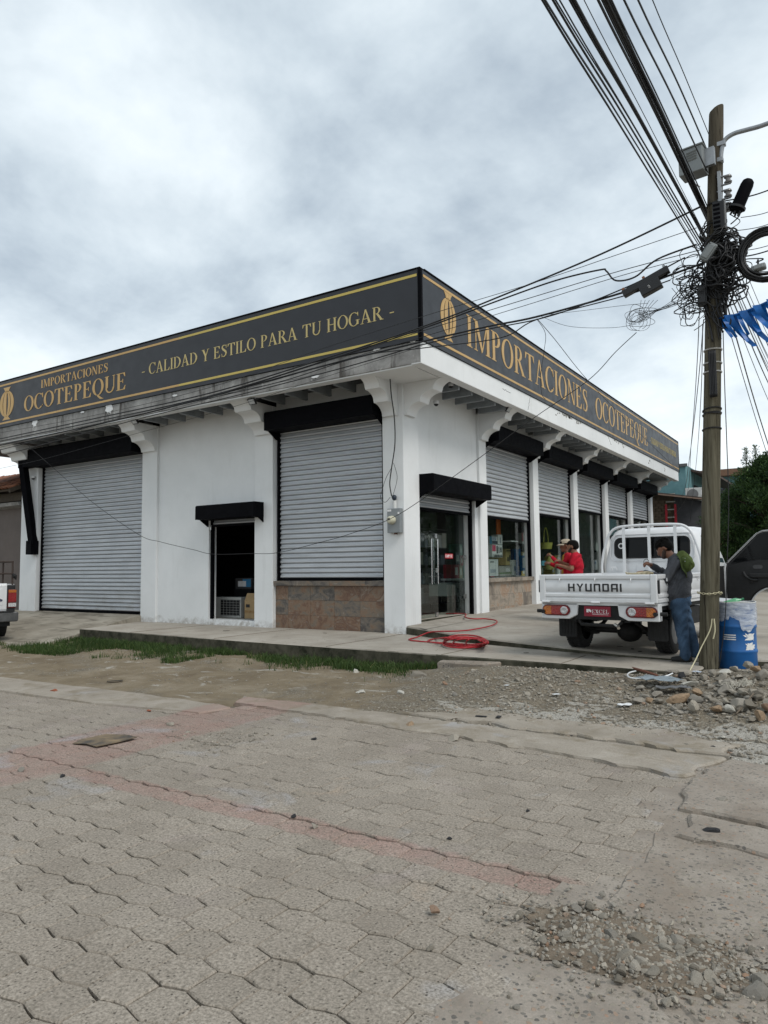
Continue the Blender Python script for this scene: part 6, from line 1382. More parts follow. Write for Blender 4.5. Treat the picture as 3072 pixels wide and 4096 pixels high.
# tangle of cable loops round the pole
def loops(n, cpx, cpy, spx, spy, rmin, rmax, r_, yspread=0.16):
    mb = MB()
    for k in range(n):
        c = fy((cpx + rw_.gauss(0, spx)) * SC, (cpy + rw_.gauss(0, spy)) * SC, 10.3 + rw_.uniform(-yspread, yspread) - 0.08); rx_, rz_ = rw_.uniform(rmin, rmax), rw_.uniform(rmin, rmax); ph = rw_.uniform(0, 6.28); ya = rw_.uniform(-.12, .12); f = rw_.uniform(0.6, 1.0) * 6.28
        mb.tube([c + Vector((rx_ * math.cos(t + ph) * (1 + .2 * math.sin(3 * t + ph)), ya * math.sin(t), rz_ * math.sin(t + ph))) for t in np.linspace(0, f, 20)], rw_.choice(r_), 4)
    return mb
tag(loops(150, 1560, 560, 17, 36, .05, .17, (.006, .009, .013)).build('cable_tangle', CABLE, smooth=True, world_=True), 'dense black tangle of cable loops round the middle of the pole', 'cables', kind='stuff')
tag(loops(44, 1502, 630, 13, 34, .06, .18, (.005, .006, .008), .06).build('cable_tangle', CABLE, smooth=True, world_=True), 'loose cable loops hanging on the left of the pole below the tangle', 'cables', kind='stuff')
mb = MB()
for k in range(46):
    z = rw_.uniform(4.55, 5.35); a = rw_.uniform(3.4, 6.0); c = pole_at(z); d_ = rw_.uniform(0.12, 0.16)
    p = [c + Vector((d_ * math.cos(a + t * 0.5), d_ * math.sin(a + t * 0.5), -t * rw_.uniform(.15, .4))) for t in (0, 0.4, 0.8, 1.1)]; mb.tube(catmull(p, 3), rw_.choice((.006, .009, .012)), 4)
tag(mb.build('cable_bunch', CABLE, smooth=True, world_=True), 'bunch of black cables strapped down the front of the pole', 'cables', kind='stuff')
mb = MB()
for k in range(14):
    q = [pole_at(4.12 - 0.62 * t) + Vector((-0.03 + 0.006 * k + 0.03 * t, -0.14 - 0.01 * (k % 3), 0)) for t in (0, .35, .7, 1.0)]; mb.tube(catmull(q, 3), .010, 5)
tag(mb.build('cable_tail', CABLE, smooth=True, world_=True), 'tied bundle of cable ends hanging down the pole front below the steel bands', 'cables')
cc = fy(1655 * SC, 549 * SC, 10.1); mb = MB()
for k in range(26):
    r_ = 0.285 + rw_.uniform(-.045, .045); off = Vector((rw_.uniform(-.012, .012), rw_.uniform(-.05, .05), rw_.uniform(-.012, .012)))
    mb.tube([cc + off + Vector((r_ * math.cos(t), 0.02 * math.sin(t * 2 + k), r_ * 1.05 * math.sin(t))) for t in np.linspace(0, 6.283, 33)[:-1]], .011, 5, closed=True)
tag(mb.build('cable_coil', CABLE, smooth=True, world_=True), 'big round coil of thick black cable hanging right of the pole', 'cable coil')
# blue bunting
BLUE = plain('blue_plastic_film', (0.006, 0.115, 0.40), 0.35, 0, 0.3, 8, 0.2, 12)
bun = thing('bunting', 'string of blue plastic pennant strips tied to the pole', 'bunting', tuple(fy(1557 * SC, 687 * SC, 10.22)))
sp_ = [fy(px * SC, py * SC, 10.22) for px, py in ((1553, 687), (1590, 679), (1630, 664), (1670, 645), (1720, 615))]
ln = catmull(sp_, 8); MB().tube(ln, .012, 5).build('string', BLUE, bun, world_=True)
rb = random.Random(4)
for k in range(1, len(ln) - 1, 2):
    p = ln[k]; w_ = rb.uniform(.05, .10); Lh = rb.uniform(.28, .50); sl_ = rb.uniform(.25, .75); mb = MB(); vs_ = []; m = 7
    for i in range(m):
        t = i / (m - 1); ww = w_ * (1 - 0.45 * t); c = p + Vector((sl_ * Lh * t ** 1.3, 0.05 * math.sin(t * 4 + k), -Lh * t))
        vs_ += [c + Vector((-ww / 2, 0.02 * math.sin(t * 6 + k), 0)), c + Vector((ww / 2, -0.02 * math.sin(t * 5 + k), 0.01))]
    mb.add(vs_, [(2 * i, 2 * i + 1, 2 * i + 3, 2 * i + 2) for i in range(m - 1)]); o = mb.build('pennant', BLUE, bun, smooth=True, world_=True)
# chain and rope tied round the pole foot
CREAM = plain('cream_rope', (0.55, 0.50, 0.33), 0.7)
ch_t = thing('chain', 'pale chain tied round the pole at barrel height with a knotted rope tail', 'chain', tuple(pole_at(0.93)))
c0 = pole_at(0.93)
for k in range(26):
    a = 2 * math.pi * k / 26; p = c0 + Vector((0.145 * math.cos(a), 0.145 * math.sin(a), 0.02 * math.cos(a * 2) - 0.025 * math.sin(a)))
    Ml = Matrix.Translation(p) @ Matrix.Rotation(a + math.pi / 2, 4, 'Z') @ Matrix.Rotation((k % 2) * math.pi / 2, 4, 'X')
    MB().tube([Ml @ Vector((0.024 * math.cos(t), 0, 0.011 * math.sin(t))) for t in np.linspace(0, 6.283, 11)[:-1]], .0035, 4, closed=True).build('chain_link', CREAM, ch_t, world_=True)
MB().tube(catmull([fy(2848, 2475, 10.13), fy(2840, 2520, 10.12), fy(2805, 2590, 10.05), fy(2782, 2640, 9.9), fy(2742, 2715, 9.6)], 6), .007, 5).tube(catmull([fy(2856, 2475, 10.13), fy(2860, 2520, 10.13), fy(2853, 2555, 10.13)], 5), .008, 5).build('rope_tail', CREAM, ch_t, world_=True)
# ------------------------------------------------------------------ fittings on the shop
mp0, mp1 = fy(1548, 2035, 12.22), fy(1600, 2130, 12.22)
meter = thing('electric_meter', 'grey electric meter box with round glass dial on the corner pillar', 'meter', ((mp0.x + mp1.x) / 2, 12.28, mp1.z))
MG = plain('meter_box_grey', (0.22, 0.235, 0.24), 0.45, 0.2, 0.1); hM = mp0.z - mp1.z; wM = (mp1.x - mp0.x) / 2
MB().box(-wM, wM, -0.06, 0.058, 0, hM).build('box', MG, meter, bevel=0.008)
MB().lathe([(0.088, 0), (0.088, 0.035), (0.078, 0.05), (0.072, 0.10), (0.05, 0.125), (0.001, 0.13)], 24, Matrix.Translation((-0.03, -0.06, hM * 0.52)) @ Matrix.Rotation(math.pi / 2, 4, 'X')).build('dial', plain('dial_glass', (0.52, 0.50, 0.38), 0.15), meter, smooth=40)
MB().box(-0.055, -0.005, -0.196, -0.19, hM * 0.52, hM * 0.52 + 0.03).build('display', INK, meter)
MB().box(-wM + 0.01, -wM + 0.10, -0.064, -0.0605, hM - 0.06, hM - 0.02).build('sticker', WPRINT, meter); MB().box(wM - 0.05, wM - 0.01, -0.064, -0.0605, hM - 0.12, hM - 0.08).build('sticker', WPRINT, meter)
MB().tube([(0, 0, hM), (0, 0, hM + 0.16)], 0.035, 10).build('conduit', plain('pale_conduit', (0.6, 0.6, 0.58), 0.5), meter)
MB().ball((-0.005, -0.01, hM + 0.22), 0.05, 0.05, 0.06).build('service_head', plain('blue_black_head', (0.02, 0.03, 0.045), 0.5), meter, smooth=True)
MB().box(-0.01, 0.04, -0.03, 0.03, -0.03, 0).build('cable_gland', plain('rust_gland', (0.10, 0.045, 0.03), 0.7), meter)
thin([(852, 752), (843, 765), (842, 800), (845, 850), (852, 905), (853, 960), (846, 1010), (842, 1045), (846, 1072)], [11.32, 11.5, 11.8, 12.0, 12.15, 12.2, 12.2, 12.2, 12.2], r_=.012, lab='thick black service cable hanging from the corner eave down to the meter')
thin([(846, 1010), (835, 1030), (828, 1050), (822, 1075), (832, 1085), (843, 1074)], 12.2, r_=.005, lab='curl of thin wire beside the meter service head')
thin([(850, 1000), (858, 1030), (852, 1060), (846, 1075)], 12.18, r_=.005, lab='short thin wire dropping into the meter service head')
def floodlight(c, axis, lab):
    t = thing('floodlight', lab, 'floodlight', tuple(c), 0 if axis == 'y' else math.pi / 2); Mx = Matrix.Rotation(math.radians(35), 4, 'X')
    MB().obox(Mx, 0.20, 0.035, 0.15).build('housing', INK, t, bevel=0.006); MB().obox(Mx @ Matrix.Translation((0, -0.0195, 0)), 0.16, 0.004, 0.11).build('lens', plain('flood_glass', (0.45, 0.46, 0.46), 0.2), t)
    MB().tube([(-0.11, 0, 0), (-0.11, 0.05, 0.09), (0.11, 0.05, 0.09), (0.11, 0, 0)], 0.008, 5).build('yoke', INK, t)
z3 = lambda a, b: (800 + a * 0.60277, 1000 + b * 0.60277); z1_ = lambda a, b: (a * 0.5425, 1000 + b * 0.5425); z5_ = lambda a, b: (1600 + a * 0.72333, 1000 + b * 0.72333)
floodlight(fy(*z3(345, 1005), 11.45), 'y', 'small black floodlight under the front eave near the second bracket'); floodlight(fy(*z1_(992, 1262), 11.45), 'y', 'small black floodlight under the front eave beside the big shutter')
floodlight(fx(*z5_(600, 880), -6.7), 'x', 'small black floodlight on the second side bracket'); floodlight(fx(*z5_(1115, 1105), -6.7), 'x', 'small black floodlight on the fourth side bracket')
CAMW = plain('camera_white', (0.6, 0.6, 0.6), 0.35)
def dome(c, lab):
    t = thing('security_camera', lab, 'camera', tuple(c)); MB().lathe([(0.06, 0.06), (0.06, 0.0), (0.052, -0.01)], 16).build('base', CAMW, t, smooth=40); MB().ball((0, 0, -0.005), 0.05, 0.05, 0.05, nu=12, nv=8).build('lens_dome', INK, t, smooth=True)
dome(fy(133, 1912, 12.27), 'black dome camera on the far left pillar'); dome(fx(*z5_(283, 752), -6.9), 'dome camera under the side eave next to the corner bracket'); dome(fx(*z5_(200, 850), -7.3), 'small pale camera on the first side bracket'); dome(fx(*z5_(1462, 1300), -7.2), 'black camera on the last side bracket')
# red air hose
HOSE = plain('red_hose', (0.36, 0.015, 0.02), 0.4, 0, 0.2, 6, 0.1)
z6_ = lambda a, b: (1600 + a * 0.48222, 1800 + b * 0.48222)
hp = []
for a, b in ((380, 1358), (470, 1356), (545, 1360), (540, 1385), (600, 1400), (700, 1400), (790, 1412), (800, 1435), (740, 1462), (600, 1490), (500, 1501)):
    px, py = z6_(a, b); q = fz(px, py, 0.17); q = fz(px, py, plat_z(q.x, q.y) + 0.035)
    if a < 545 and b < 1362: q = fx(px, py, -7.6 - (545 - a) * 0.003)
    hp.append(q)
for a, b, zz in ((420, 1504, 0.175), (330, 1505, 0.15), (240, 1513, 0.10), (150, 1550, 0.03), (98, 1580, 0.016)): hp.append(fz(*z6_(a, b), zz))
LP_ = [(390, 1582, 292, 36), (560, 1592, 185, 40), (470, 1580, 240, 26), (590, 1604, 150, 34), (540, 1575, 175, 52), (640, 1606, 92, 30), (520, 1598, 165, 44)]
TH = np.linspace(0, 2 * math.pi * (len(LP_) - 0.4), 16 * len(LP_))
for i, t in enumerate(TH[6:]):
    u = t / (2 * math.pi); k = int(u); f = u - k; A, B = LP_[min(k, len(LP_) - 1)], LP_[min(k + 1, len(LP_) - 1)]; C_ = [A[j] + (B[j] - A[j]) * f for j in range(4)]
    an = math.pi - t; px, py = z6_(C_[0] + C_[2] * math.cos(an) * (1 + 0.06 * math.sin(3 * t)), C_[1] - C_[3] * math.sin(an) * -1)
    q = fz(px, py, 0.015 + 0.004 * k); eg = np.interp(q.x, [p[0] for p in pl_edge], [p[1] for p in pl_edge])
    if q.y > eg - 0.10: q = fz(px, py, 0.15)
    hp.append(q)
cable(hp, 0.013, 'air_hose', 'red hose lying in loops on the pavement and trailing in at the glass door', 'hose', mat=HOSE, n=7, per=4)
# ------------------------------------------------------------------ goods behind the glass
def goods(px0, py0, px1, py1, x_, dep, col, lab, name='boxed_appliance', cat='box', marks=(), rough=0.6):
    a = fx(px0, py0, x_); b = fx(px1, py1, x_); y0, y1 = sorted((a.y, b.y)); zt, zb = a.z, b.z
    m = plain('print_%02d%02d%02d' % tuple(int(99 * c) for c in col), col, rough, 0, 0.08, 3, 0.02)
    t = thing(name, lab, cat, (x_ - dep / 2, (y0 + y1) / 2, zb)); h = zt - zb; w_ = (y1 - y0) / 2
    MB().box(-dep / 2, dep / 2, -w_, w_, 0, h).build('carton', m, t, bevel=0.004)
    for u0, u1, v0, v1, c in marks:
        MB().box(dep / 2 + 0.0005, dep / 2 + 0.003, -w_ + 2 * w_ * u0, -w_ + 2 * w_ * u1, h * v0, h * v1).build('printed_panel', plain('ink_%02d%02d%02d' % tuple(int(99 * q) for q in c), c, 0.6, 0, 0.1, 4, 0), t)
    return t, h, w_
zg = lambda a, b: (1640 + a * 0.31344, 1950 + b * 0.31344)
def gb(a0, b0, a1, b1, *r, **k): return goods(*zg(a0, b0), *zg(a1, b1), *r, **k)
WB, BLU, TAN, PNK, DK = (0.58, 0.58, 0.56), (0.03, 0.12, 0.30), (0.34, 0.27, 0.12), (0.45, 0.16, 0.18), (0.03, 0.03, 0.035)
part(MB().box(-8.9, -7.86, PR[0] + 0.42, PR[1] - 0.02, 0.98, 1.03), 'display_shelf', WHITE); part(MB().box(-8.9, -7.86, PR[1] + 0.42, PR[2] - 0.02, 0.98, 1.03), 'display_shelf', WHITE); part(MB().box(-8.9, -7.86, PR[2] + 0.42, PR[3] - 0.02, 0.98, 1.03), 'display_shelf', WHITE)
gb(1010, 912, 1130, 1128, -8.15, 0.35, WB, 'white appliance box low in the first shop window at its left edge', marks=((0.1, 0.7, 0.2, 0.4, (0.35, 0.37, 0.40)), (0.1, 0.5, 0.8, 0.86, DK)))
tt, hh, ww = gb(1046, 728, 1182, 892, -8.10, 0.3, WB, 'white knife-set box with black capitals in the first shop window', marks=((0.02, 0.34, 0.48, 0.97, (0.50, 0.06, 0.12)), (0.42, 0.55, 0.3, 0.9, DK), (0.62, 0.70, 0.35, 0.85, DK), (0.78, 0.92, 0.40, 0.8, DK)))
_old = glyph
def glyph(ch, T=0.135, t=0.05):
    if ch == 'B': return [rect(0.09, 0, 0.09 + T, 1), rect(0.02, 0, 0.3, 0.04), rect(0.02, 0.96, 0.3, 1)] + ring(0.30, 0.75, 0.28, 0.25, T, 0.05, -90, 90) + ring(0.30, 0.26, 0.32, 0.26, T, 0.05, -90, 90), 0.68
    if ch == 'F': return [rect(0.09, 0, 0.09 + T, 1), rect(0.02, 0, 0.3, 0.04), rect(0.09, 0.95, 0.6, 1), rect(0.2, 0.48, 0.45, 0.53), rect(0.57, 0.77, 0.6, 1)], 0.64
    if ch == 'W': return [[(0.02, 1), (0.2, 1), (0.38, 0), (0.30, 0)], [(0.30, 0), (0.38, 0), (0.56, 1), (0.50, 1)], [(0.46, 1), (0.62, 1), (0.80, 0), (0.72, 0)], [(0.72, 0), (0.79, 0), (1.0, 1), (0.95, 1)]], 1.04
    return _old(ch, T, t)
cur = -ww + 0.03
for c_ in 'FARBERWARE':
    ps, w_ = glyph(c_, 0.15); sx = (2 * ww - 0.06) / 8.2; mb = MB()
    for i, p in enumerate(ps): mb.prism([(cur + u * sx, hh * 0.03 + v * hh * 0.19) for u, v in p], lambda u, v, q: (0.15 + q, u, v), 0.0035, 0.006 + 0.0002 * i)
    mb.build('letter', INK, tt); cur += (w_ + 0.07) * sx
gb(1008, 728, 1045, 890, -8.2, 0.3, (0.40, 0.33, 0.33), 'dull pink box left of the knife-set box in the first window')
gb(1014, 622, 1116, 727, -8.18, 0.3, WB, 'blue and white box stacked on the knife-set box', marks=((0.0, 0.3, 0, 1, (0.05, 0.16, 0.24)), (0.32, 1, 0.05, 0.45, (0.05, 0.06, 0.08)), (0.4, 0.5, 0.5, 0.95, BLU), (0.65, 0.75, 0.5, 0.95, BLU)))
gb(1122, 600, 1181, 727, -8.16, 0.2, (0.62, 0.61, 0.58), 'slim white box beside the stacked blue box', marks=((0.4, 0.65, 0.1, 0.7, (0.25, 0.26, 0.28)),))
gb(1143, 780, 1300, 992, -8.35, 0.4, TAN, 'tan carton with a dark appliance picture in the first window', marks=((0.0, 0.48, 0.0, 1.0, (0.17, 0.12, 0.05)), (0.62, 0.74, 0.25, 0.5, DK), (0.78, 0.88, 0.22, 0.62, DK), (0.56, 0.9, 0.85, 0.92, DK)))
gb(1140, 1003, 1300, 1128, -8.3, 0.4, (0.30, 0.29, 0.26), 'grey carton with a green stripe under the tan carton', marks=((0.0, 1.0, 0.25, 0.36, (0.10, 0.16, 0.06)), (0.5, 0.85, 0.45, 0.8, (0.5, 0.5, 0.48))))
gb(1302, 785, 1366, 928, -8.3, 0.35, (0.02, 0.03, 0.08), 'dark navy box beside the tan carton'); gb(1368, 782, 1420, 1118, -8.2, 0.3, BLU, 'tall bright blue printed box in the first window', marks=((0.2, 0.8, 0.7, 0.9, (0.05, 0.25, 0.45)), (0.2, 0.7, 0.15, 0.35, WB)))
gb(1315, 925, 1367, 1120, -8.25, 0.3, WB, 'narrow white box left of the tall blue box', marks=((0.2, 0.8, 0.3, 0.6, (0.2, 0.25, 0.35)),))
gb(1422, 868, 1502, 1062, -8.12, 0.3, (0.02, 0.16, 0.36), 'square blue box with a white sheet at the right of the first window', marks=((0.15, 0.8, 0.2, 0.85, WB),))
gb(1424, 578, 1476, 716, -8.12, 0.12, WB, 'small white and red box high at the right of the first window', marks=((0.0, 0.45, 0.2, 1.0, (0.35, 0.05, 0.06)), (0.6, 0.8, 0.1, 0.6, DK)))
part(MB().box(-8.4, -8.05, 18.85, 19.38, 2.02, 2.04), 'display_shelf', WHITE); part(MB().box(-8.5, -8.05, 16.3, 18.4, 1.585, 1.60), 'display_shelf', GLASS)
og = fx(*zg(1130, 480), -8.2); ot = thing('hanging_ribbon', 'orange strips hanging at the top of the first shop window', 'decoration', tuple(og)); ORG = plain('orange_plastic', (0.50, 0.10, 0.012), 0.4)
for dy, w_, z0, z1 in ((-0.09, 0.05, -0.30, 0.45), (-0.02, 0.03, -0.38, 0.45), (0.09, 0.04, -0.34, 0.45)): MB().box(-0.008 - abs(dy) * 0.1, 0.004, dy - w_, dy + w_, z0, z1).build('strip', ORG, ot, bevel=0.003)
# basket, jar and plates in the next windows
zb_ = lambda a, b: (2130 + a * 0.33153, 2050 + b * 0.33153)
bk = fx(*zb_(165, 440), -8.3); bsk = thing('basket', 'yellow wicker basket with hoop handle in the second shop window', 'basket', tuple(bk)); WICK = plain('yellow_wicker', (0.45, 0.42, 0.10), 0.7, 0, 0.3, 60, 0.8, 90)
MB().lathe([(0.17, 0), (0.21, 0.2), (0.20, 0.2), (0.165, 0.01)], 20).build('bowl', WICK, bsk, smooth=40); MB().tube([(0, 0.2 * math.cos(t), 0.18 + 0.5 * math.sin(t)) for t in np.linspace(0, math.pi, 18)], 0.02, 6).build('hoop_handle', WICK, bsk, smooth=True)
for k in range(4): MB().tube([((0.172 + 0.011 * k) * math.cos(a), (0.172 + 0.011 * k) * math.sin(a), 0.03 + 0.05 * k) for a in np.linspace(0, 6.283, 25)[:-1]], 0.010, 5, closed=True).build('weave_ring', WICK, bsk)
part(MB().box(-8.6, -8.05, PR[1] + 0.42, PR[1] + 1.7, bk.z - 0.03, bk.z - 0.005), 'display_shelf', GLASS)
jr = fx(*zb_(210, 690), -8.25); jar = thing('glass_jar', 'clear amber-rimmed bottle in the second shop window behind the capped person', 'bottle', tuple(jr)); MB().lathe([(0.10, 0), (0.13, 0.05), (0.13, 0.30), (0.04, 0.42), (0.035, 0.52)], 16).build('body', plain('pale_amber', (0.40, 0.36, 0.12), 0.15), jar, smooth=40); MB().lathe([(0.042, 0.50), (0.042, 0.54)], 12).build('cap', plain('gold_cap', (0.45, 0.3, 0.08), 0.4), jar)
goods(*zb_(118, 582), *zb_(160, 640), -8.15, 0.05, (0.10, 0.30, 0.38), 'small pale blue card low in the second shop window', 'card', 'card')
goods(*zb_(735, 570), *zb_(785, 690), -8.2, 0.08, (0.55, 0.57, 0.60), 'pale upright panel in the third shop window', 'panel_box', 'box', marks=((0.3, 0.6, 0.6, 0.8, (0.1, 0.15, 0.3)),))
pc = fx(*zb_(770, 410), -8.2); pl_t = thing('plate', 'round pale plate standing in the third shop window', 'plate', tuple(pc)); MB().lathe([(0.001, 0), (0.10, 0.004), (0.17, 0.02)], 24, Matrix.Rotation(math.pi / 2, 4, 'Y'), cap=False).build('dish', plain('pale_glaze', (0.4, 0.42, 0.40), 0.3), pl_t, smooth=True); MB().box(-0.06, 0.0, -0.05, 0.05, -0.22, -0.15).build('stand', INK, pl_t)
rb2 = random.Random(17)
for bay in (0, 1, 2):
    y_ = PR[bay] + 0.46
    while y_ < PR[bay + 1] - 0.3:
        w_ = rb2.uniform(.16, .34); zz = 1.03
        for lv in range(rb2.choice((1, 2, 2, 3))):
            hgt = rb2.uniform(.16, .36); c = rb2.choice(((0.45, 0.45, 0.43), (0.05, 0.14, 0.30), (0.30, 0.05, 0.06), (0.28, 0.22, 0.12), (0.10, 0.10, 0.11), (0.12, 0.24, 0.20), (0.42, 0.30, 0.10)))
            o = MB().box(-0.16, 0.16, -w_ / 2, w_ / 2, 0, hgt).build('boxed_item', plain('pack_%02d%02d%02d' % tuple(int(99 * q) for q in c), c, 0.6), None, bevel=0.004); o.location = (-8.66 + rb2.uniform(-.04, .04), y_ + w_ / 2, zz); zz += hgt + 0.002
            MB().box(0.1605, 0.163, -w_ * .35, w_ * .2, hgt * .25, hgt * .8).build('printed_panel', plain('ink_5', (0.5, 0.49, 0.46), 0.6), o)
            tag(o, 'boxed item in the back row behind the side shop windows', 'box', 'boxes in the back row of the side windows')
        y_ += w_ + rb2.uniform(.01, .08)
# push sign on the glass door
sg = fx(*zg(497, 875), -7.83); es = thing('door_sign', 'small red push sign stuck on the glass door', 'sign', tuple(sg)); MB().box(-0.004, 0.004, -0.19, 0.19, -0.055, 0.055).build('plate', plain('sign_red', (0.40, 0.012, 0.02), 0.4), es)
cur = -0.18
for c_ in 'EMPUJE':
    ps, w_ = glyph(c_, 0.2, 0.15); mb = MB()
    for i, p in enumerate(ps): mb.prism([(cur + u * 0.072, -0.032 + v * 0.064) for u, v in p], lambda u, v, q: (q, u, v), 0.004, 0.006 + 0.0002 * i)
    mb.build('letter', WPRINT, es); cur += (w_ + 0.08) * 0.072
# shelves with merchandise inside the entrance
shf = thing('shop_shelf', 'dark shelving with pale packages inside the glass entrance', 'shelf', (-9.6, 15.6, 0.14)); 
for z in (0.25, 0.75, 1.25, 1.7, 2.2): MB().box(-0.3, 0.3, -1.9, 1.9, z - 0.02, z).build('board', plain('shelf_grey', (0.12, 0.12, 0.12), 0.6), shf)
for yy in (-1.9, 0, 1.9): MB().box(-0.3, -0.26, yy - 0.02, yy + 0.02, 0, 2.4).build('upright', INK, shf)
rg = random.Random(8)
for z, lo_, hi_ in ((0.25, .2, .42), (0.75, .2, .42), (1.25, .15, .36), (1.7, .15, .4)):
    y_ = -1.8
    while y_ < 1.7:
        w_ = rg.uniform(.10, .34); c = rg.choice(((0.5, 0.5, 0.48), (0.4, 0.4, 0.4), (0.16, 0.18, 0.2), (0.3, 0.32, 0.34), (0.5, 0.48, 0.42)))
        hgt = rg.uniform(lo_, hi_); o = MB().box(-0.24, 0.26, -w_ / 2, w_ / 2, 0, hgt).build('package', plain('pack_%02d%02d%02d' % tuple(int(99 * q) for q in c), c, 0.6), None, bevel=0.004); o.location = (-9.6, 15.6 + y_ + w_ / 2, 0.14 + z)
        tag(o, 'pale package on the dark shelving seen through the glass entrance', 'package', 'packages on the shelving inside the entrance'); y_ += w_ + rg.uniform(.01, .06)
goods(*zg(465, 1218), *zg(580, 1380), -8.55, 0.5, (0.32, 0.36, 0.34), 'large grey-green box on the floor just inside the glass door'); goods(*zg(588, 1222), *zg(645, 1368), -8.5, 0.4, (0.52, 0.53, 0.52), 'white upright box beside the grey-green box inside the door', marks=((0.2, 0.5, 0.2, 0.6, (0.15, 0.2, 0.2)),))
# storeroom goods in the front doorway
zd = lambda a, b: (700 + a * 0.60277, 1800 + b * 0.60277)
a, b = fy(*zd(256, 975), 13.0), fy(*zd(437, 1115), 13.0)
acu = thing('air_conditioner', 'grey outdoor air-conditioner unit with wire grille in the storeroom doorway', 'air conditioner', ((a.x + b.x) / 2, 13.15, 0.135)); w_ = (b.x - a.x) / 2; h = a.z - 0.135
ACG = plain('ac_grey', (0.36, 0.36, 0.34), 0.5); MB().box(-w_, w_, -0.15, 0.15, 0, h).build('case', ACG, acu, bevel=0.012); MB().box(-w_ * 0.45, w_ * 0.93, -0.156, -0.1505, 0.05, h - 0.06).build('grille_back', INK, acu)
for k in range(7): MB().tube([(-w_ * 0.45 + k * w_ * 1.38 / 6, -0.165, 0.05), (-w_ * 0.45 + k * w_ * 1.38 / 6, -0.165, h - 0.06)], 0.003, 4).build('grille_wire', ACG, acu)
for k in range(7): MB().tube([(-w_ * 0.45, -0.165, 0.06 + k * (h - 0.13) / 6), (w_ * 0.93, -0.165, 0.06 + k * (h - 0.13) / 6)], 0.003, 4).build('grille_wire', ACG, acu)
a, b = fy(*zd(462, 1000), 12.95), fy(*zd(530, 1105), 12.95)
crt = thing('cardboard_box', 'open brown cardboard box at the right of the storeroom doorway', 'box', ((a.x + b.x) / 2 + 0.05, 13.1, 0.135)); CARD = plain('corrugated_card', (0.36, 0.245, 0.125), 0.85, 0, 0.12, 5); w_ = (b.x - a.x) / 2 + 0.05; h = a.z - 0.135
MB().box(-w_, w_, -0.15, 0.2, 0, h).build('carton', CARD, crt); MB().prism([(-0.15, h + 0.001), (-0.06, h + 0.18), (-0.05, h + 0.18), (-0.13, h + 0.001)], YZ, -w_, w_).build('flap', CARD, crt)
MB().box(-w_ + 0.05, -w_ + 0.17, -0.153, -0.1505, h * 0.62, h * 0.8).build('print', INK, crt); MB().box(-w_, w_, -0.1525, -0.1502, h * 0.30, h * 0.45).build('tape', plain('tan_tape', (0.28, 0.17, 0.07), 0.3), crt)
a, b = fy(*zd(415, 850), 13.6), fy(*zd(492, 922), 13.6); sb = thing('carton', 'dark carton with a blue and white label on a stand deep in the storeroom', 'box', ((a.x + b.x) / 2, 13.8, b.z)); MB().box(-0.28, 0.28, -0.2, 0.2, 0, a.z - b.z).build('box', plain('dk_carton', (0.06, 0.06, 0.06), 0.7), sb); MB().box(-0.02, 0.26, -0.204, -0.2005, 0.05, (a.z - b.z) * 0.9).build('label_panel', plain('blue_label', (0.05, 0.22, 0.42), 0.5), sb); MB().box(-0.18, 0.1, -0.207, -0.2045, 0.06, 0.2).build('white_label', WPRINT, sb)
MB().box(-0.3, 0.3, -0.22, 0.22, -(b.z - 0.14), 0).build('stand', INK, sb)
# ------------------------------------------------------------------ barrel with torn plastic and a bottle
BRY = 10.62; bc = fy(2946, 2500, BRY); BRX = bc.x
bar = thing('barrel', 'blue plastic drum used as a litter bin, wrapped in torn clear film', 'barrel', (BRX, BRY, -0.085)); bar.scale = (0.925, 0.925, 1.0); BP = plain('blue_drum', (0.012, 0.10, 0.30), 0.4, 0, 0.18, 3, 0.1, 20)
MB().lathe([(0.235, 0.0), (0.248, 0.02), (0.25, 0.24), (0.258, 0.255), (0.262, 0.27), (0.258, 0.285), (0.25, 0.30), (0.25, 0.56), (0.258, 0.575), (0.262, 0.59), (0.258, 0.605), (0.25, 0.62), (0.248, 0.86), (0.258, 0.875), (0.258, 0.89), (0.245, 0.892), (0.235, 0.86), (0.225, 0.45), (0.001, 0.44)], 40, cap=False).build('drum', BP, bar, smooth=40)
def m_film():
    t = NT('torn_clear_film'); P = t.tc.outputs['Object']; tr = t.n.new('ShaderNodeBsdfTransparent'); t.done((0.62, 0.65, 0.70), 0.25, t.bump(t.noise(16, 4, 0.55, 0.4, t.mapv(P, (0.7, 0.7, 2.2))), 0.35, 0.02), spec=0.6)
    mx = t.n.new('ShaderNodeMixShader'); f = t.rng(t.noise(13, 4, 0.6, 0.5, t.mapv(P, (0.6, 0.6, 2.5))), 0.32, 0.66, 0.30, 0.78); t.L.new(f, mx.inputs[0]); t.L.new(tr.outputs[0], mx.inputs[1]); t.L.new(t.bsdf.outputs[0], mx.inputs[2]); t.L.new(mx.outputs[0], t.out.inputs['Surface']); return t.mat
FILM = m_film(); mb = MB(); vs_ = []; nn = 72; mm_ = 10
for i in range(mm_):
    t = i / (mm_ - 1)
    for k in range(nn):
        a = 2 * math.pi * k / nn; bot = 0.60 + 0.07 * math.sin(a * 3 + 1.3) + 0.05 * N3(math.cos(a) * 5, math.sin(a) * 5) + (0.09 if -1.75 < (a - 2 * math.pi if a > math.pi else a) < -1.25 else 0)
        z = 0.905 + (bot - 0.905) * t; r_ = 0.264 + 0.007 * N3(a * 6, z * 22) + 0.006 * t + (0.003 if i == 0 else 0); vs_.append((r_ * math.cos(a), r_ * math.sin(a), z))
mb.add(vs_, [(i * nn + k, i * nn + (k + 1) % nn, (i + 1) * nn + (k + 1) % nn, (i + 1) * nn + k) for i in range(mm_ - 1) for k in range(nn)]); mb.build('plastic_wrap', FILM, bar, smooth=True)
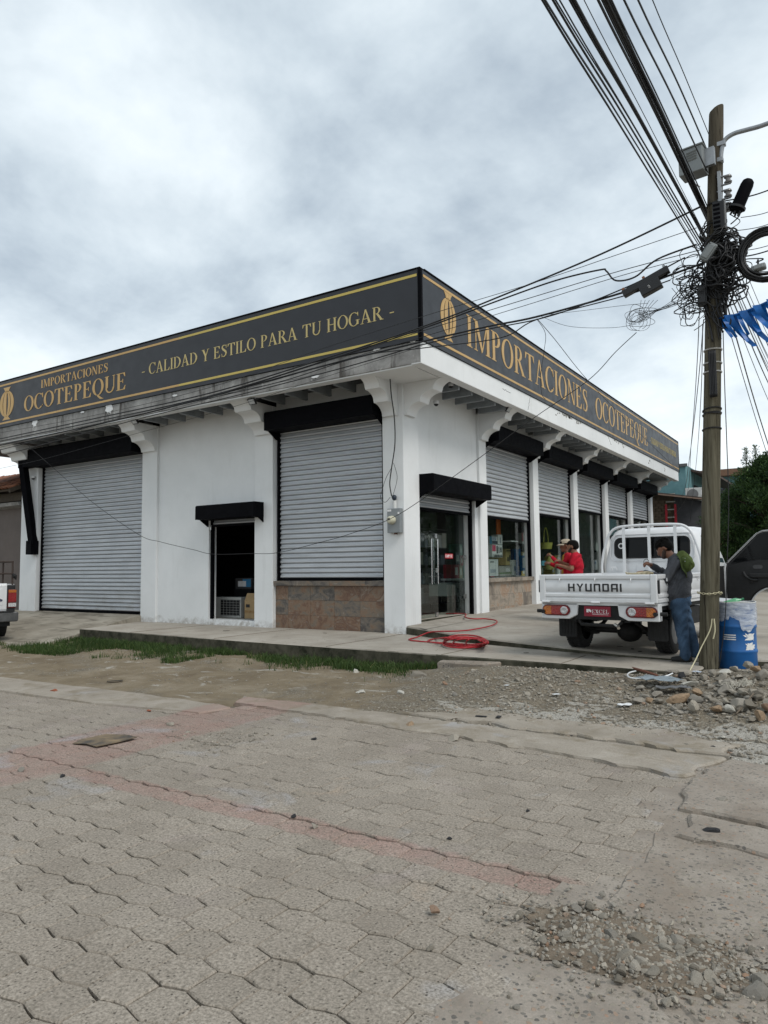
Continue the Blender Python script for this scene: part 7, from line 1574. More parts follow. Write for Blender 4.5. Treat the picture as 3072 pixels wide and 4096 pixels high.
MB().tube([(0.262 * math.cos(a), 0.262 * math.sin(a), 0.905 + 0.006 * math.sin(a * 4)) for a in np.linspace(0, 6.283, 41)[:-1]], 0.008, 5, closed=True).build('wrap_rim', plain('film_edge', (0.5, 0.5, 0.48), 0.4), bar)
DW = plain('worn_white_decal', (0.70, 0.70, 0.68), 0.6)
def decal(a0, a1, z0, z1, rag, seed):
    mb = MB(); n = 26; ring_ = []
    for k in range(n):
        t = 2 * math.pi * k / n; q = 1 + rag * N3(math.cos(t) * 2.2, math.sin(t) * 2.2, seed) * 2; ring_.append(((a0 + a1) / 2 + (a1 - a0) / 2 * q * (abs(math.cos(t)) ** .6) * (1 if math.cos(t) > 0 else -1), (z0 + z1) / 2 + (z1 - z0) / 2 * q * (abs(math.sin(t)) ** .6) * (1 if math.sin(t) > 0 else -1)))
    c = (sum(p[0] for p in ring_) / n, sum(p[1] for p in ring_) / n); pts = [c] + ring_; mb.add([(0.2535 * math.cos(a), 0.2535 * math.sin(a), z) for a, z in pts], [(0, k + 1, (k + 1) % n + 1) for k in range(n)]); return mb.build('decal', DW, bar)
vd = math.atan2(-BRY, -BRX)   # direction from the drum to the camera
decal(vd + 0.42, vd + 0.98, 0.42, 0.50, 0.5, 1); decal(vd + 0.42, vd + 0.98, 0.29, 0.38, 0.45, 3); decal(vd + 0.55, vd + 0.75, 0.52, 0.55, 0.5, 6)
for k in range(3):
    mb = MB(); A = np.linspace(vd - 0.75, vd - 0.06, 9); z = 0.475 - 0.028 * k; r_ = 0.2525; mb.add([(r_ * math.cos(a), r_ * math.sin(a), z + dz) for a in A for dz in (0, 0.014)], [(2 * i, 2 * i + 2, 2 * i + 3, 2 * i + 1) for i in range(8)]); mb.build('white_stripe', DW, bar)
gbt = thing('plastic_bottle', 'green plastic bottle lying on the litter at the top of the drum', 'bottle', (BRX - 0.02, BRY - 0.10, 0.815), math.radians(20)); Mb = Matrix.Rotation(math.radians(72), 4, 'Y')
MB().lathe([(0.03, -0.11), (0.045, -0.10), (0.047, 0.02), (0.04, 0.06), (0.016, 0.10), (0.014, 0.12)], 18, Mb).build('body', plain('green_pet', (0.10, 0.32, 0.16), 0.15), gbt, smooth=40); MB().lathe([(0.018, 0.118), (0.018, 0.145)], 12, Mb).build('cap', plain('green_cap', (0.03, 0.16, 0.07), 0.4), gbt, smooth=40)
rl = random.Random(9); lit = thing('litter', 'crumpled litter filling the mouth of the blue drum', 'litter', (BRX, BRY, 0.63))
for k in range(16):
    c = rl.choice(((0.02, 0.02, 0.02), (0.45, 0.46, 0.46), (0.1, 0.1, 0.1), (0.3, 0.3, 0.28))); mb = MB(); a = rl.uniform(0, 6.28); r_ = rl.uniform(0, .15); mb.ball((r_ * math.cos(a), r_ * math.sin(a), rl.uniform(-.02, .16)), rl.uniform(.05, .09), rl.uniform(.05, .09), rl.uniform(.03, .06), 8, 6); mb.v = [tuple(Vector(p) + Vector((N3(p[0] * 30, p[1] * 30, k), N3(p[1] * 30, p[2] * 30, k), N3(p[0] * 30, p[2] * 30, k))) * 0.02) for p in mb.v]; mb.build('scrap', plain('scrap_%02d' % int(c[0] * 99), c, 0.5), lit)
mb = MB(); mb.add([(-0.26, -0.05, 0.20), (0.05, -0.16, 0.18), (0.10, -0.02, 0.22), (-0.20, 0.08, 0.235)], [(0, 1, 2, 3)]); o = mb.build('tray', plain('scrap_tray', (0.5, 0.51, 0.52), 0.4), lit); o.modifiers.new('s', 'SOLIDIFY').thickness = 0.01
# ------------------------------------------------------------------ stones, rubble, litter
def rock_geo(seed, sub=2, ang=0.35, flat=0.75):
    import bmesh
    bm = bmesh.new(); bmesh.ops.create_icosphere(bm, subdivisions=sub, radius=0.5); rr = random.Random(seed)
    planes = [(Vector((rr.gauss(0, 1), rr.gauss(0, 1), rr.gauss(0, 1))).normalized(), rr.uniform(0.22, 0.40)) for _ in range(10)]
    for v in bm.verts:
        v.co += v.co.normalized() * 0.22 * mnoise.noise(v.co * 2.2 + Vector((seed * 3.1, 0, 0)))
        for n_, d_ in planes:
            e = v.co.dot(n_) - d_
            if e > 0: v.co -= n_ * e * 0.97
        v.co += v.co.normalized() * 0.03 * mnoise.noise(v.co * 9 + Vector((0, seed, 0))); v.co.z *= flat
    me = bpy.data.meshes.new('stone'); bm.to_mesh(me); bm.free(); me.materials.append(STONE); return me
ROCKS = [rock_geo(s, 2, flat=0.7 + 0.05 * (s % 4)) for s in range(10)]
def gpt(px, py):
    d = _ray(px, py); d = d / np.linalg.norm(d); t = 2.0
    while t < 40:      # walk along the sight line to the first ground it meets
        x, y, z = d[0] * t, d[1] * t, EYE + d[2] * t; g = ground_z(x, y) if y > 6.6 else -0.316
        if z <= g: return Vector((x, y, g))
        t += 0.02
    return fz(px, py, -0.3)
rs = random.Random(31)
def stone(p, size, lab, group=None, sc=(1, 1, 1), k=None, mat=None, sink=0.25):
    o = bpy.data.objects.new('stone', ROCKS[rs.randrange(10) if k is None else k]); link(o)
    if mat: o.data = o.data.copy(); o.data.materials[0] = mat
    o.scale = (size * sc[0], size * sc[1], size * sc[2]); o.rotation_euler = (rs.uniform(-.3, .3), rs.uniform(-.3, .3), rs.uniform(0, 6.28)); o.location = p + Vector((0, 0, size * sc[2] * (0.36 - sink))); return tag(o, lab, 'stone', group)
BRK = plain('red_brick_bit', (0.26, 0.085, 0.045), 0.9, 0, 0.25, 12, 0.4); CHAR = plain('charcoal_lump', (0.02, 0.02, 0.021), 0.85, 0, 0.3, 12, 0.4); OCH = plain('rust_stone', (0.25, 0.175, 0.11), 0.9, 0, 0.3, 10, 0.4); PALE = plain('pale_stone', (0.42, 0.40, 0.35), 0.9, 0, 0.2, 10, 0.4)
for px, py, w_, lab, mt, sc in ((1642, 2907, 40, 'round brown stone on the concrete edge strip', OCH, (1, 1, 1)), (1818, 2957, 58, 'flat grey stone lying just inside the paved road', None, (1.1, 0.8, 0.55)), (2890, 3218, 52, 'grey lump of stone on the road slabs at the right', None, (1, 1, 0.8)), (2842, 3338, 62, 'black charcoal lump on the road slabs at the right edge', CHAR, (1.2, 0.8, 0.6)),
        (216, 2768, 30, 'chunk of red brick on the left edge strip', BRK, (1, 1, 0.7)), (85, 3083, 34, 'dark clod on the pink paint band at the left edge', None, (1, .8, .7)), (250, 3108, 24, 'small dark clod just right of the pink band', CHAR, (1, 1, .7)), (1722, 3800, 34, 'small grey stone on the near pavers in the middle', None, (1, 1, .8)), (1450, 3895, 24, 'small blue-grey pebble on the near pavers', None, (1, 1, .8)),
        (1258, 3310, 30, 'stone on the pink stripe near its middle', None, (1, 1, .8)), (1175, 3270, 26, 'dark pebble on the pink stripe', CHAR, (1, 1, .6)), (2112, 3248, 18, 'black pebble on the pavers at the right', CHAR, (1, 1, .7)), (1797, 3355, 22, 'black fragment on the pavers below the middle', CHAR, (1.2, .8, .5)), (2720, 3095, 30, 'broken paver corner at the road edge', None, (1.2, .9, .6)),
        (680, 2902, 36, 'grey clod on the pink band beside the gravel spill', None, (1.2, .8, .7)), (595, 2845, 18, 'small red-brown stone on the pavers above the pink band', BRK, (1, 1, .7)), (2660, 3430, 26, 'small rounded stone on the road slab near the pothole', None, (1, 1, .9)), (1255, 2958, 20, 'dark pebble on the far pavers left of the round stone', CHAR, (1, 1, .7)),
        (1060, 2765, 22, 'grey stone on the dirt verge behind the edge strip', None, (1, 1, .8)), (1447, 2772, 34, 'pale flat stone on the gravel verge', PALE, (1.2, 1, .6)), (1605, 2772, 30, 'second pale stone on the gravel verge', PALE, (1.1, 1, .6)), (1423, 2690, 28, 'white stone at the edge of the grass', PALE, (1, 1, .8)), (1670, 2705, 60, 'grey stone slab end at the right end of the grass', None, (1.2, .8, .6))):
    p = gpt(px, py); depth = (CM.T @ np.array([p.x, p.y, p.z - EYE]))[2]; stone(p, w_ * depth / FPX * 1.25, lab, None, sc, mat=mt)
# broken kerb slab by the hose
p = fz(1880, 2668, -0.14); sl = slab_poly('concrete_fragment', [(-0.48, -0.16), (0.30, -0.22), (0.52, -0.05), (0.40, 0.16), (-0.1, 0.20), (-0.50, 0.12)], -0.07, 0.08, AGG, 0.05, 0.07); sl.location = p + Vector((0, 0.08, 0.01)); sl.rotation_euler = (0.10, -0.04, -0.04); del sl['kind']; tag(sl, 'broken concrete slab lying against the pavement edge near the hose', 'concrete slab')
# larger rubble by the pole (positions read off the ground)
z8 = lambda a, b: (2350 + a * 0.4352, 2600 + b * 0.4352)
big = [(940, 345, 190, 'pale flat block in the rubble in front of the pole', PALE, (1.2, .7, .42)), (840, 495, 190, 'rust-brown boulder at the front of the rubble heap', OCH, (1.1, .8, .6)), (1005, 418, 160, 'reddish slab stone beside the flat block', OCH, (1.2, .8, .5)), (975, 580, 130, 'rough grey upright lump in the rubble', None, (.9, .9, 1.15)), (1190, 590, 135, 'brown split boulder right of the grey lump', OCH, (1, .9, .85)), (1310, 585, 125, 'pale angular boulder in the rubble', PALE, (1, .9, .95)), (1590, 655, 125, 'tan rounded boulder near the right edge', OCH, (.8, .9, 1.0)),
       (640, 437, 100, 'greenish grey stone next to the plastic sheet', None, (1, .9, .7)), (470, 495, 120, 'dark flat stone at the left of the rubble', None, (1.2, .9, .6)), (657, 490, 95, 'grey-green cobble under the plastic sheet', None, (1.1, .9, .6)), (572, 490, 78, 'ochre cobble left of the grey-green cobble', OCH, (.9, .9, 1)), (1272, 232, 125, 'pale stone at the foot of the blue drum', PALE, (1.1, .9, .6)), (1160, 245, 90, 'grey stone between pole and drum', None, (1, 1, .8)), (1235, 305, 110, 'knobbly grey stone below the drum', None, (1, 1, .8)), (1075, 275, 80, 'olive grey stone against the pole foot', None, (1, 1, 1)),
       (1525, 150, 130, 'long pale stone right of the drum', PALE, (1.3, .6, .4)), (1400, 262, 110, 'grey stone slab below right of the drum', None, (1.3, .8, .4)), (480, 372, 95, 'dark grey cobble left of the plastic sheet', None, (1.1, .9, .6)), (870, 262, 120, 'dark smooth stone left of the pole foot', CHAR, (1.2, .8, .6)), (1240, 815, 85, 'pale cobble on the bare dirt at the right', PALE, (1.1, .8, .5)), (1205, 848, 65, 'white flat cobble next to the pale cobble', PALE, (1.1, .8, .4)), (1040, 925, 85, 'grey stone at the end of the edge strip', None, (1.1, .8, .6)), (915, 905, 75, 'brown-grey stone on the edge strip end', None, (.8, 1.2, .7)), (1160, 920, 75, 'dark purple-grey stone by the strip end', CHAR, (1, 1, .7)), (1510, 660, 95, 'grey cobble left of the tan boulder', None, (1.2, 1, .6)), (1540, 740, 60, 'small grey stone on the dirt at the right edge', None, (1, 1, .8)), (1590, 420, 70, 'grey cobble among the fibre clumps', None, (1, 1, .8)), (820, 535, 70, 'round grey cobble before the brown boulder', None, (1, 1, .8)), (1480, 185, 120, 'rough stone leaning on the drum', None, (1, .9, .9)), (1560, 210, 120, 'brown-grey stone at the drum foot, rightmost', OCH, (1, .9, .7)), (1360, 205, 90, 'small grey stone under the drum rim', None, (1, 1, .8)), (1640, 170, 110, 'stone at the right picture edge above the rubble', None, (1, 1, .7)), (1100, 330, 70, 'small stone right of the flat block', None, (1, 1, .8))]
for a, b, w_, lab, mt, sc in big:
    p = gpt(*z8(a, b)); depth = (CM.T @ np.array([p.x, p.y, p.z - EYE]))[2]; stone(p + Vector((0, 0, 0.0)), w_ * 0.4352 * depth / FPX * 1.12, lab, None, sc, mat=mt, sink=0.02)
def scatter(n, region, smin, smax, lab, grp, cond=None, sink=0.2):
    c = 0
    while c < n:
        a, b = rs.uniform(region[0], region[2]), rs.uniform(region[1], region[3])
        p = gpt(a, b)
        if cond and not cond(p): continue
        if p.y > kerb_y(p.x) - 0.06 and p.x < -1.85: continue
        stone(p, smin * (smax / smin) ** (rs.random() ** 1.6), lab, grp, (1, rs.uniform(.7, 1), rs.uniform(.55, .9)), sink=sink); c += 1
scatter(110, (2580, 2650, 3072, 2860), 0.05, 0.15, 'small grey rubble stone in the heap below the pole and drum', 'rubble stones below the pole')
scatter(34, (2690, 2690, 3090, 2860), 0.11, 0.23, 'larger broken stone in the heap right of the pole foot', 'large rubble stones right of the pole', sink=0.02)
scatter(75, (1730, 2670, 2560, 2800), 0.035, 0.11, 'small stone in the gravel right of the grass', 'stones in the gravel')
scatter(14, (3010, 2480, 3072, 2560), 0.05, 0.14, 'stone in the far rubble row right of the drum', 'stones beyond the drum')
for k in range(60):
    p = Vector((rs.gauss(-0.86, 0.24), rs.gauss(3.27, 0.14), -0.312)); stone(p, rs.uniform(0.018, 0.07), 'small stone in the pothole spill on the road at the lower right', 'stones in the pothole spill', (1, rs.uniform(.7, 1), rs.uniform(.6, .9)), sink=0.1)
for (u, v, s_, lab) in ((690, 1010, .09, 'grey oval stone at the left of the pothole spill'), (945, 1240, .085, 'blue-grey angular stone at the front of the pothole spill'), (860, 1040, .11, 'long flat stone across the pothole spill'), (985, 1045, .075, 'grey stone at the top right of the spill'), (1190, 1125, .085, 'dark slanting stone right of the spill'), (1110, 1095, .075, 'pale slanting stone right of the spill'), (1310, 1275, .085, 'blue-grey smooth stone right of the spill'), (1355, 1370, .065, 'pinkish cobble at the front right of the spill'), (1215, 1285, .09, 'flat greenish stone right of the spill'), (1600, 1370, .12, 'dark boulder cut off by the right edge in the foreground'), (1615, 1305, .10, 'brown-grey boulder at the right edge in the foreground'), (430, 1030, .07, 'dark flat stone at the left edge of the spill'), (455, 975, .04, 'pale pebble at the upper left of the spill'), (105, 1445, .035, 'ochre pebble on the near aggregate slab')):
    p = fz(2000 + u * 0.6462, 3100 + v * 0.6462, -0.316); stone(p, s_, lab, None, (1, .85, .7), sink=0.12)
# pothole earth and loose gravel sheets
ptc = []
for k in range(90): a = 2 * math.pi * k / 90; q = 1 + 0.35 * N3(math.cos(a) * 2, math.sin(a) * 2, 4) + 0.22 * N3(math.cos(a) * 9, math.sin(a) * 9, 6); ptc.append((-0.84 + 0.54 * q * math.cos(a), 3.30 + 0.33 * q * math.sin(a)))
mb = MB(); mb.add([(-0.84, 3.28, -0.300)] + [(-0.84 + (x + 0.84) * .55, 3.28 + (y - 3.28) * .55, -0.305) for x, y in ptc] + [(x, y, -0.3195) for x, y in ptc], [(0, 1 + k, 1 + (k + 1) % 90) for k in range(90)] + [(1 + k, 91 + k, 91 + (k + 1) % 90, 1 + (k + 1) % 90) for k in range(90)])
tag(mb.build('loose_earth', EARTH, smooth=True), kind='structure')
mb = MB(); ed = [(-0.45, 3.25), (-0.30, 3.5), (-0.05, 3.75), (0.3, 3.9), (0.9, 3.9), (0.9, 2.4), (0.15, 2.55), (-0.2, 2.85), (-0.42, 3.02)]; e2 = []
for (x0, y0), (x1, y1) in zip(ed, ed[1:] + ed[:1]):
    for k in range(5): t = k / 5; x, y = x0 + (x1 - x0) * t, y0 + (y1 - y0) * t; e2.append((x + 0.05 * N3(x * 7, y * 7, 2), y + 0.05 * N3(x * 7, y * 7, 5)))
n_ = len(e2); mb.add([(0.2, 3.2, -0.298)] + [(0.2 + (x - .2) * .7, 3.2 + (y - 3.2) * .7, -0.304) for x, y in e2] + [(x, y, -0.3195) for x, y in e2], [(0, 1 + k, 1 + (k + 1) % n_) for k in range(n_)] + [(1 + k, 1 + n_ + k, 1 + n_ + (k + 1) % n_, 1 + (k + 1) % n_) for k in range(n_)])
tag(mb.build('loose_earth', VERGE, smooth=True), kind='structure')
# pebbles: tens of thousands nobody could count
ICO = np.array([(0, .526, .851), (0, -.526, .851), (.526, .851, 0), (-.526, .851, 0), (.526, -.851, 0), (-.526, -.851, 0), (.851, 0, .526), (-.851, 0, .526), (.851, 0, -.526), (-.851, 0, -.526), (0, .526, -.851), (0, -.526, -.851)])
IF = [(0, 1, 6), (0, 7, 1), (0, 6, 2), (0, 3, 7), (0, 2, 3), (1, 4, 6), (1, 7, 5), (1, 5, 4), (2, 6, 8), (6, 4, 8), (3, 9, 7), (7, 9, 5), (2, 10, 3), (2, 8, 10), (3, 10, 9), (4, 5, 11), (4, 11, 8), (5, 9, 11), (8, 11, 10), (9, 10, 11)]
def pebbles(name, pts, sizes, seed, mat=None, lab=None):
    g = np.random.default_rng(seed); n = len(pts); P = np.array(pts); S = np.array(sizes)[:, None, None]
    V = ICO[None] * (1 + 0.45 * g.uniform(-1, 1, (n, 12, 1))) * S * (0.5 * g.uniform(0.55, 1.25, (n, 1, 3)) * np.array([1, 1, 0.75])) + P[:, None, :]
    F = (np.array(IF)[None] + 12 * np.arange(n)[:, None, None]).reshape(-1, 3)
    me = bpy.data.meshes.new(name); me.from_pydata(V.reshape(-1, 3).tolist(), [], F.tolist()); me.materials.append(mat or STONE); o = bpy.data.objects.new(name, me); link(o); return tag(o, lab, 'gravel' if lab else None, kind='stuff')
g_ = np.random.default_rng(2); pts, sz = [], []
while len(pts) < 10000:
    x, y = g_.uniform(-13, 0.4), g_.uniform(6.75, 9.9)
    w = 0.10 + 0.9 * sstep(-6.0, -3.6, x)
    if g_.random() > w or (y > kerb_y(x) - 0.05 and x < -1.75) or y > 9.9: continue
    s = 0.007 + (0.022 + 0.026 * sstep(-5, -3, x)) * g_.random() ** 3; pts.append((x, y, ground_z(x, y) + s * 0.2)); sz.append(s)
pebbles('gravel', pts, sz, 1, lab='loose grey gravel covering the verge in front of the pavement')
pts, sz = [], []
for k in range(2200): x, y = g_.normal(-0.84, 0.30), g_.normal(3.29, 0.17); s = 0.005 + 0.020 * g_.random() ** 2.5; pts.append((x, y, -0.308 - 0.010 * min(1, ((x + .84) / .5) ** 2 + ((y - 3.28) / .3) ** 2) + s * 0.15)); sz.append(s)
for k in range(800): x, y = g_.normal(-0.84, 0.25), g_.normal(3.28, 0.14); s = 0.012 + 0.022 * g_.random() ** 1.5; pts.append((x, y, -0.305)); sz.append(s)
for k in range(1300): x, y = g_.normal(-0.75, 0.42), g_.normal(3.3, 0.3); s = 0.004 + 0.014 * g_.random() ** 3; pts.append((x, y, -0.312)); sz.append(s)
for k in range(900): x, y = g_.uniform(-0.6, 0.6), g_.uniform(2.6, 3.8); s = 0.004 + 0.018 * g_.random() ** 3; pts.append((x, y, -0.305)); sz.append(s)
for k in range(420): x, y = g_.uniform(-1.1, 0.3), g_.uniform(2.6, 6.4); s = 0.004 + 0.010 * g_.random() ** 2; pts.append((x, y, -0.312)); sz.append(s)
for k in range(500): x, y = g_.uniform(-10, -1.2), g_.uniform(1.6, 6.5); s = 0.004 + 0.012 * g_.random() ** 4; pts.append((x, y, -0.317)); sz.append(s)
for k in range(240): x, y = g_.normal(-5.2, 0.28), g_.normal(5.05, 0.20); s = 0.008 + 0.035 * g_.random() ** 2.5; pts.append((x, y, -0.314)); sz.append(s)
pebbles('pebbles', pts, sz, 5, lab='fine pebbles scattered over the road and pothole')
pts, sz = [], []
for k in range(260): x, y = g_.uniform(-14.5, -1.9), g_.uniform(9.7, 12.2); s = 0.005 + 0.012 * g_.random() ** 3; pts.append((x, y, 0.003 if y < 11.0 - 0.32 * (x + 4.2) or x < -7.5 else plat_z(x, y) + 0.003)); sz.append(s)
pebbles('grit', pts, sz, 9, lab='scattered grit on the shop pavement')
# litter
def scrap(px, py, w_, h_, mat, lab, z=None, name='scrap', cat='litter', crump=0.012, up=0.006, rz=None):
    p = gpt(px, py) if z is None else fz(px, py, z); mb = MB(); n = 7; vs_ = []
    for j in range(n):
        for i in range(n):
            u, v = (i / (n - 1) - .5), (j / (n - 1) - .5); e = 1 + 0.25 * N3(u * 4 + px, v * 4, 2)
            vs_.append((u * w_ * e, v * h_ * e, up + crump * (1 + N3(u * 6 + px, v * 6 + py, 1)) * 1.0))
    mb.add(vs_, [(j * n + i, j * n + i + 1, (j + 1) * n + i + 1, (j + 1) * n + i) for j in range(n - 1) for i in range(n - 1)]); o = mb.build(name, mat); o.location = p; o.rotation_euler = (0, 0, rs.uniform(0, 3) if rz is None else rz); o.modifiers.new('s', 'SOLIDIFY').thickness = 0.003; return tag(o, lab, cat)
cbm = NT('damp_cardboard'); _P = cbm.tc.outputs['Object']; _c = cbm.ramp(cbm.noise(3.5, 6, 0.6, 0.6, _P), (0.35, (0.05, 0.045, 0.04)), (0.55, (0.20, 0.145, 0.085)), (0.7, (0.27, 0.19, 0.10))); CBM = cbm.done(_c, 0.9)
cb = MB().prism([(0, 0), (0.16, 0.02), (0.33, -0.02), (0.40, 0.20), (0.42, 0.40), (0.26, 0.42), (0.02, 0.38), (-0.05, 0.15)], lambda u, v, q: (u, v, q + 0.006 * math.sin(u * 7)), 0.0, 0.006).build('cardboard_sheet', CBM); cb.location = (-6.30, 4.22, -0.309); cb.rotation_euler = (0.02, -0.01, 0.12); tag(cb, 'flattened damp cardboard sheet lying on the pink paint band', 'cardboard')
WPL = plain('white_plastic_scrap', (0.65, 0.66, 0.66), 0.4); GPL = plain('grey_blue_sheet', (0.20, 0.235, 0.255), 0.35, 0, 0.2, 10, 0.6, 14, bdist=0.02)
scrap(*z8(660, 340), 0.46, 0.26, GPL, 'crumpled grey-blue plastic sheet on the rubble left of the pole', crump=0.05, up=0.05, rz=-0.3, name='plastic_sheet', cat='plastic sheet'); scrap(*z8(790, 400), 0.34, 0.16, plain('dark_grey_sheet', (0.11, 0.11, 0.112), 0.5), 'dark grey sheet tucked under the grey-blue plastic', crump=0.04, up=0.03, rz=0.5, name='plastic_sheet', cat='plastic sheet')
scrap(*z8(340, 525), 0.14, 0.09, WPL, 'white and orange wrapper at the front of the rubble', crump=0.02, rz=0.2); scrap(2027, 2745, 0.07, 0.05, WPL, 'small white paper scrap on the gravel', crump=0.004); scrap(2225, 2785, 0.06, 0.09, WPL, 'crumpled white tissue on the gravel', crump=0.02); scrap(*z8(970, 165), 0.09, 0.11, WPL, 'white plastic scrap by the pole foot', crump=0.02, up=0.03); scrap(*z8(1010, 222), 0.10, 0.06, plain('pale_blue_scrap', (0.5, 0.55, 0.62), 0.4), 'pale blue scrap at the pole foot', crump=0.01, up=0.02)
FIB = plain('pale_fibre', (0.48, 0.45, 0.38), 0.9)
for a, b, lab in ((1310, 380, 'frayed clump of pale fibres on a stone, left one'), (1455, 365, 'frayed clump of pale fibres, right one')):
    p = gpt(*z8(a, b)); mb = MB()
    for k in range(60):
        an = rs.uniform(0, 6.28); L_ = rs.uniform(.03, .10); c_ = p + Vector((rs.gauss(0, .03), rs.gauss(0, .03), 0.05 + rs.uniform(0, .03))); mb.tube([c_, c_ + Vector((L_ * .5 * math.cos(an), L_ * .5 * math.sin(an), rs.uniform(-.02, .05))), c_ + Vector((L_ * math.cos(an + .6), L_ * math.sin(an + .6), rs.uniform(-.05, .03)))], .002, 3)
    tag(mb.build('fibre_clump', FIB, world_=True), lab, 'fibre')
hoop = [gpt(*z8(a, b)) + Vector((0, 0, 0.05)) for a, b in ((445, 232), (385, 250), (370, 275), (410, 298), (520, 305), (620, 300), (720, 285), (785, 255))]
cable(hoop, 0.010, 'plastic_pipe', 'bent white plastic pipe lying on the rubble', 'pipe', mat=WPL); cable([gpt(*z8(375, 195)) + Vector((0, 0, .05)), gpt(*z8(500, 235)) + Vector((0, 0, .06)), gpt(*z8(640, 275)) + Vector((0, 0, .05))], [0.018] * 15, 'wood_stick', 'red-brown stick lying on the gravel behind the white pipe', 'stick', mat=plain('red_bark', (0.13, 0.05, 0.03), 0.8))
cable([gpt(*z8(1365, 610)) + Vector((0, 0, .02)), gpt(*z8(1450, 560)) + Vector((0, 0, .06)), gpt(*z8(1530, 495)) + Vector((0, 0, .10))], .008, 'twig', 'thin bare twig sticking up among the boulders', 'twig', mat=plain('bark_grey', (0.14, 0.11, 0.08), 0.9)); cable([gpt(*z8(190, 290)) + Vector((0, 0, .02)), gpt(*z8(330, 280)) + Vector((0, 0, .03)), gpt(*z8(410, 335)) + Vector((0, 0, .02))], .006, 'twig', 'thin dark twig on the gravel left of the white pipe', 'twig', mat=plain('bark_grey', (0.14, 0.11, 0.08), 0.9))
LEAFD = plain('dry_dark_leaf', (0.035, 0.027, 0.02), 0.85)
for px, py, z in ((2105, 2615, .0), (2300, 2620, 0.0), (2390, 2628, 0.0), (2122, 2522, .08), (2150, 2465, .12), (2245, 2480, .1), (2230, 2460, .11), (2480, 2590, .06), (2530, 2600, .06), (1300, 2535, 0.0), (905, 2525, 0.0), (2560, 2610, 0.05)): scrap(px, py, rs.uniform(.06, .14), rs.uniform(.03, .05), LEAFD, 'dry dark leaf scrap on the pavement', z=z, name='leaf_scrap', crump=0.012)['group'] = 'leaf scraps on the pavement'
scrap(460, 2730, 0.22, 0.08, LEAFD, 'black rag strip at the far end of the left edge strip', crump=0.02, name='rag'); scrap(1925, 2878, 0.12, 0.05, CHAR, 'black lump in the crack of the broken strip, left one', crump=0.03, name='clod'); scrap(1995, 2880, 0.10, 0.05, CHAR, 'black lump in the crack of the broken strip, right one', crump=0.03, name='clod'); scrap(2275, 2945, 0.10, 0.04, CHAR, 'dark flake on the pale broken concrete', crump=0.01, name='clod')
scrap(3055, 2440, 0.9, 0.5, WPL, 'white plastic film lying on the street right of the drum', z=-0.02, crump=0.06, name='plastic_film')
# ------------------------------------------------------------------ grass along the kerb
def grass(name, n, seed, place, lab):
    g = np.random.default_rng(seed); base = []
    while len(base) < n:
        x, y, dens = place(g)
        if g.random() < dens: base.append((x, y))
    B = np.array(base); Z = np.array([ground_z(x, y) for x, y in base]); n = len(B)
    h = g.uniform(.03, .13, n) * (0.5 + 0.8 * g.random(n)); a = g.uniform(0, 6.28, n); w = g.uniform(.003, .0065, n); lean = g.uniform(.2, .9, n) * h; la = g.uniform(0, 6.28, n)
    dx, dy = np.cos(a) * w, np.sin(a) * w; lx, ly = np.cos(la) * lean, np.sin(la) * lean
    V = np.zeros((n, 5, 3)); V[:, 0] = np.stack([B[:, 0] - dx, B[:, 1] - dy, Z - .01], 1); V[:, 1] = np.stack([B[:, 0] + dx, B[:, 1] + dy, Z - .01], 1)
    V[:, 2] = np.stack([B[:, 0] - dx * .8 + lx * .35, B[:, 1] - dy * .8 + ly * .35, Z + h * .6], 1); V[:, 3] = np.stack([B[:, 0] + dx * .8 + lx * .35, B[:, 1] + dy * .8 + ly * .35, Z + h * .6], 1); V[:, 4] = np.stack([B[:, 0] + lx, B[:, 1] + ly, Z + h], 1)
    F = []; idx = 5 * np.arange(n)
    for f in ((0, 1, 3), (0, 3, 2), (2, 3, 4)): F.append(np.stack([idx + k for k in f], 1))
    me = bpy.data.meshes.new(name); me.from_pydata(V.reshape(-1, 3).tolist(), [], np.concatenate(F).tolist()); me.materials.append(GRASS); o = bpy.data.objects.new(name, me); link(o); return tag(o, lab, 'grass', kind='stuff')
GRASS = m_leaf('grass_blade', (0.026, 0.060, 0.012), (0.075, 0.115, 0.032), 0.25)
def p1(g):
    x = g.uniform(-14.9, -5.3); d = abs(g.normal(0, 0.36)); y = kerb_y(x) - 0.04 - d; nz = N3(x * 1.1, y * 2.0, 2) + 0.5 * N3(x * 4, y * 4, 8) + (0.30 if x > -8.6 else 0) + (0.10 if x < -11 else -0.10); return x, y, max(0, min(1, 0.42 + 1.5 * nz - d * 0.5))
def p2(g):
    x = g.uniform(-19, -9.8); y = g.uniform(7.7, 9.9 + 0.0 * x); nz = N3(x * 0.7, y * 1.1, 6) + 0.5 * N3(x * 3, y * 3, 4); lim = 7.75 + (x + 19) * 0.075; return x, y, (max(0, min(1, 0.30 + 1.5 * nz)) if y > lim and y < kerb_y(x) - 0.05 and not (x < -15.2 and y > 8.8) else 0)
grass('grass', 15000, 3, p1, 'green grass growing along the foot of the pavement kerb'); grass('grass', 14000, 4, p2, 'rough grass patch on the verge below the ramp')
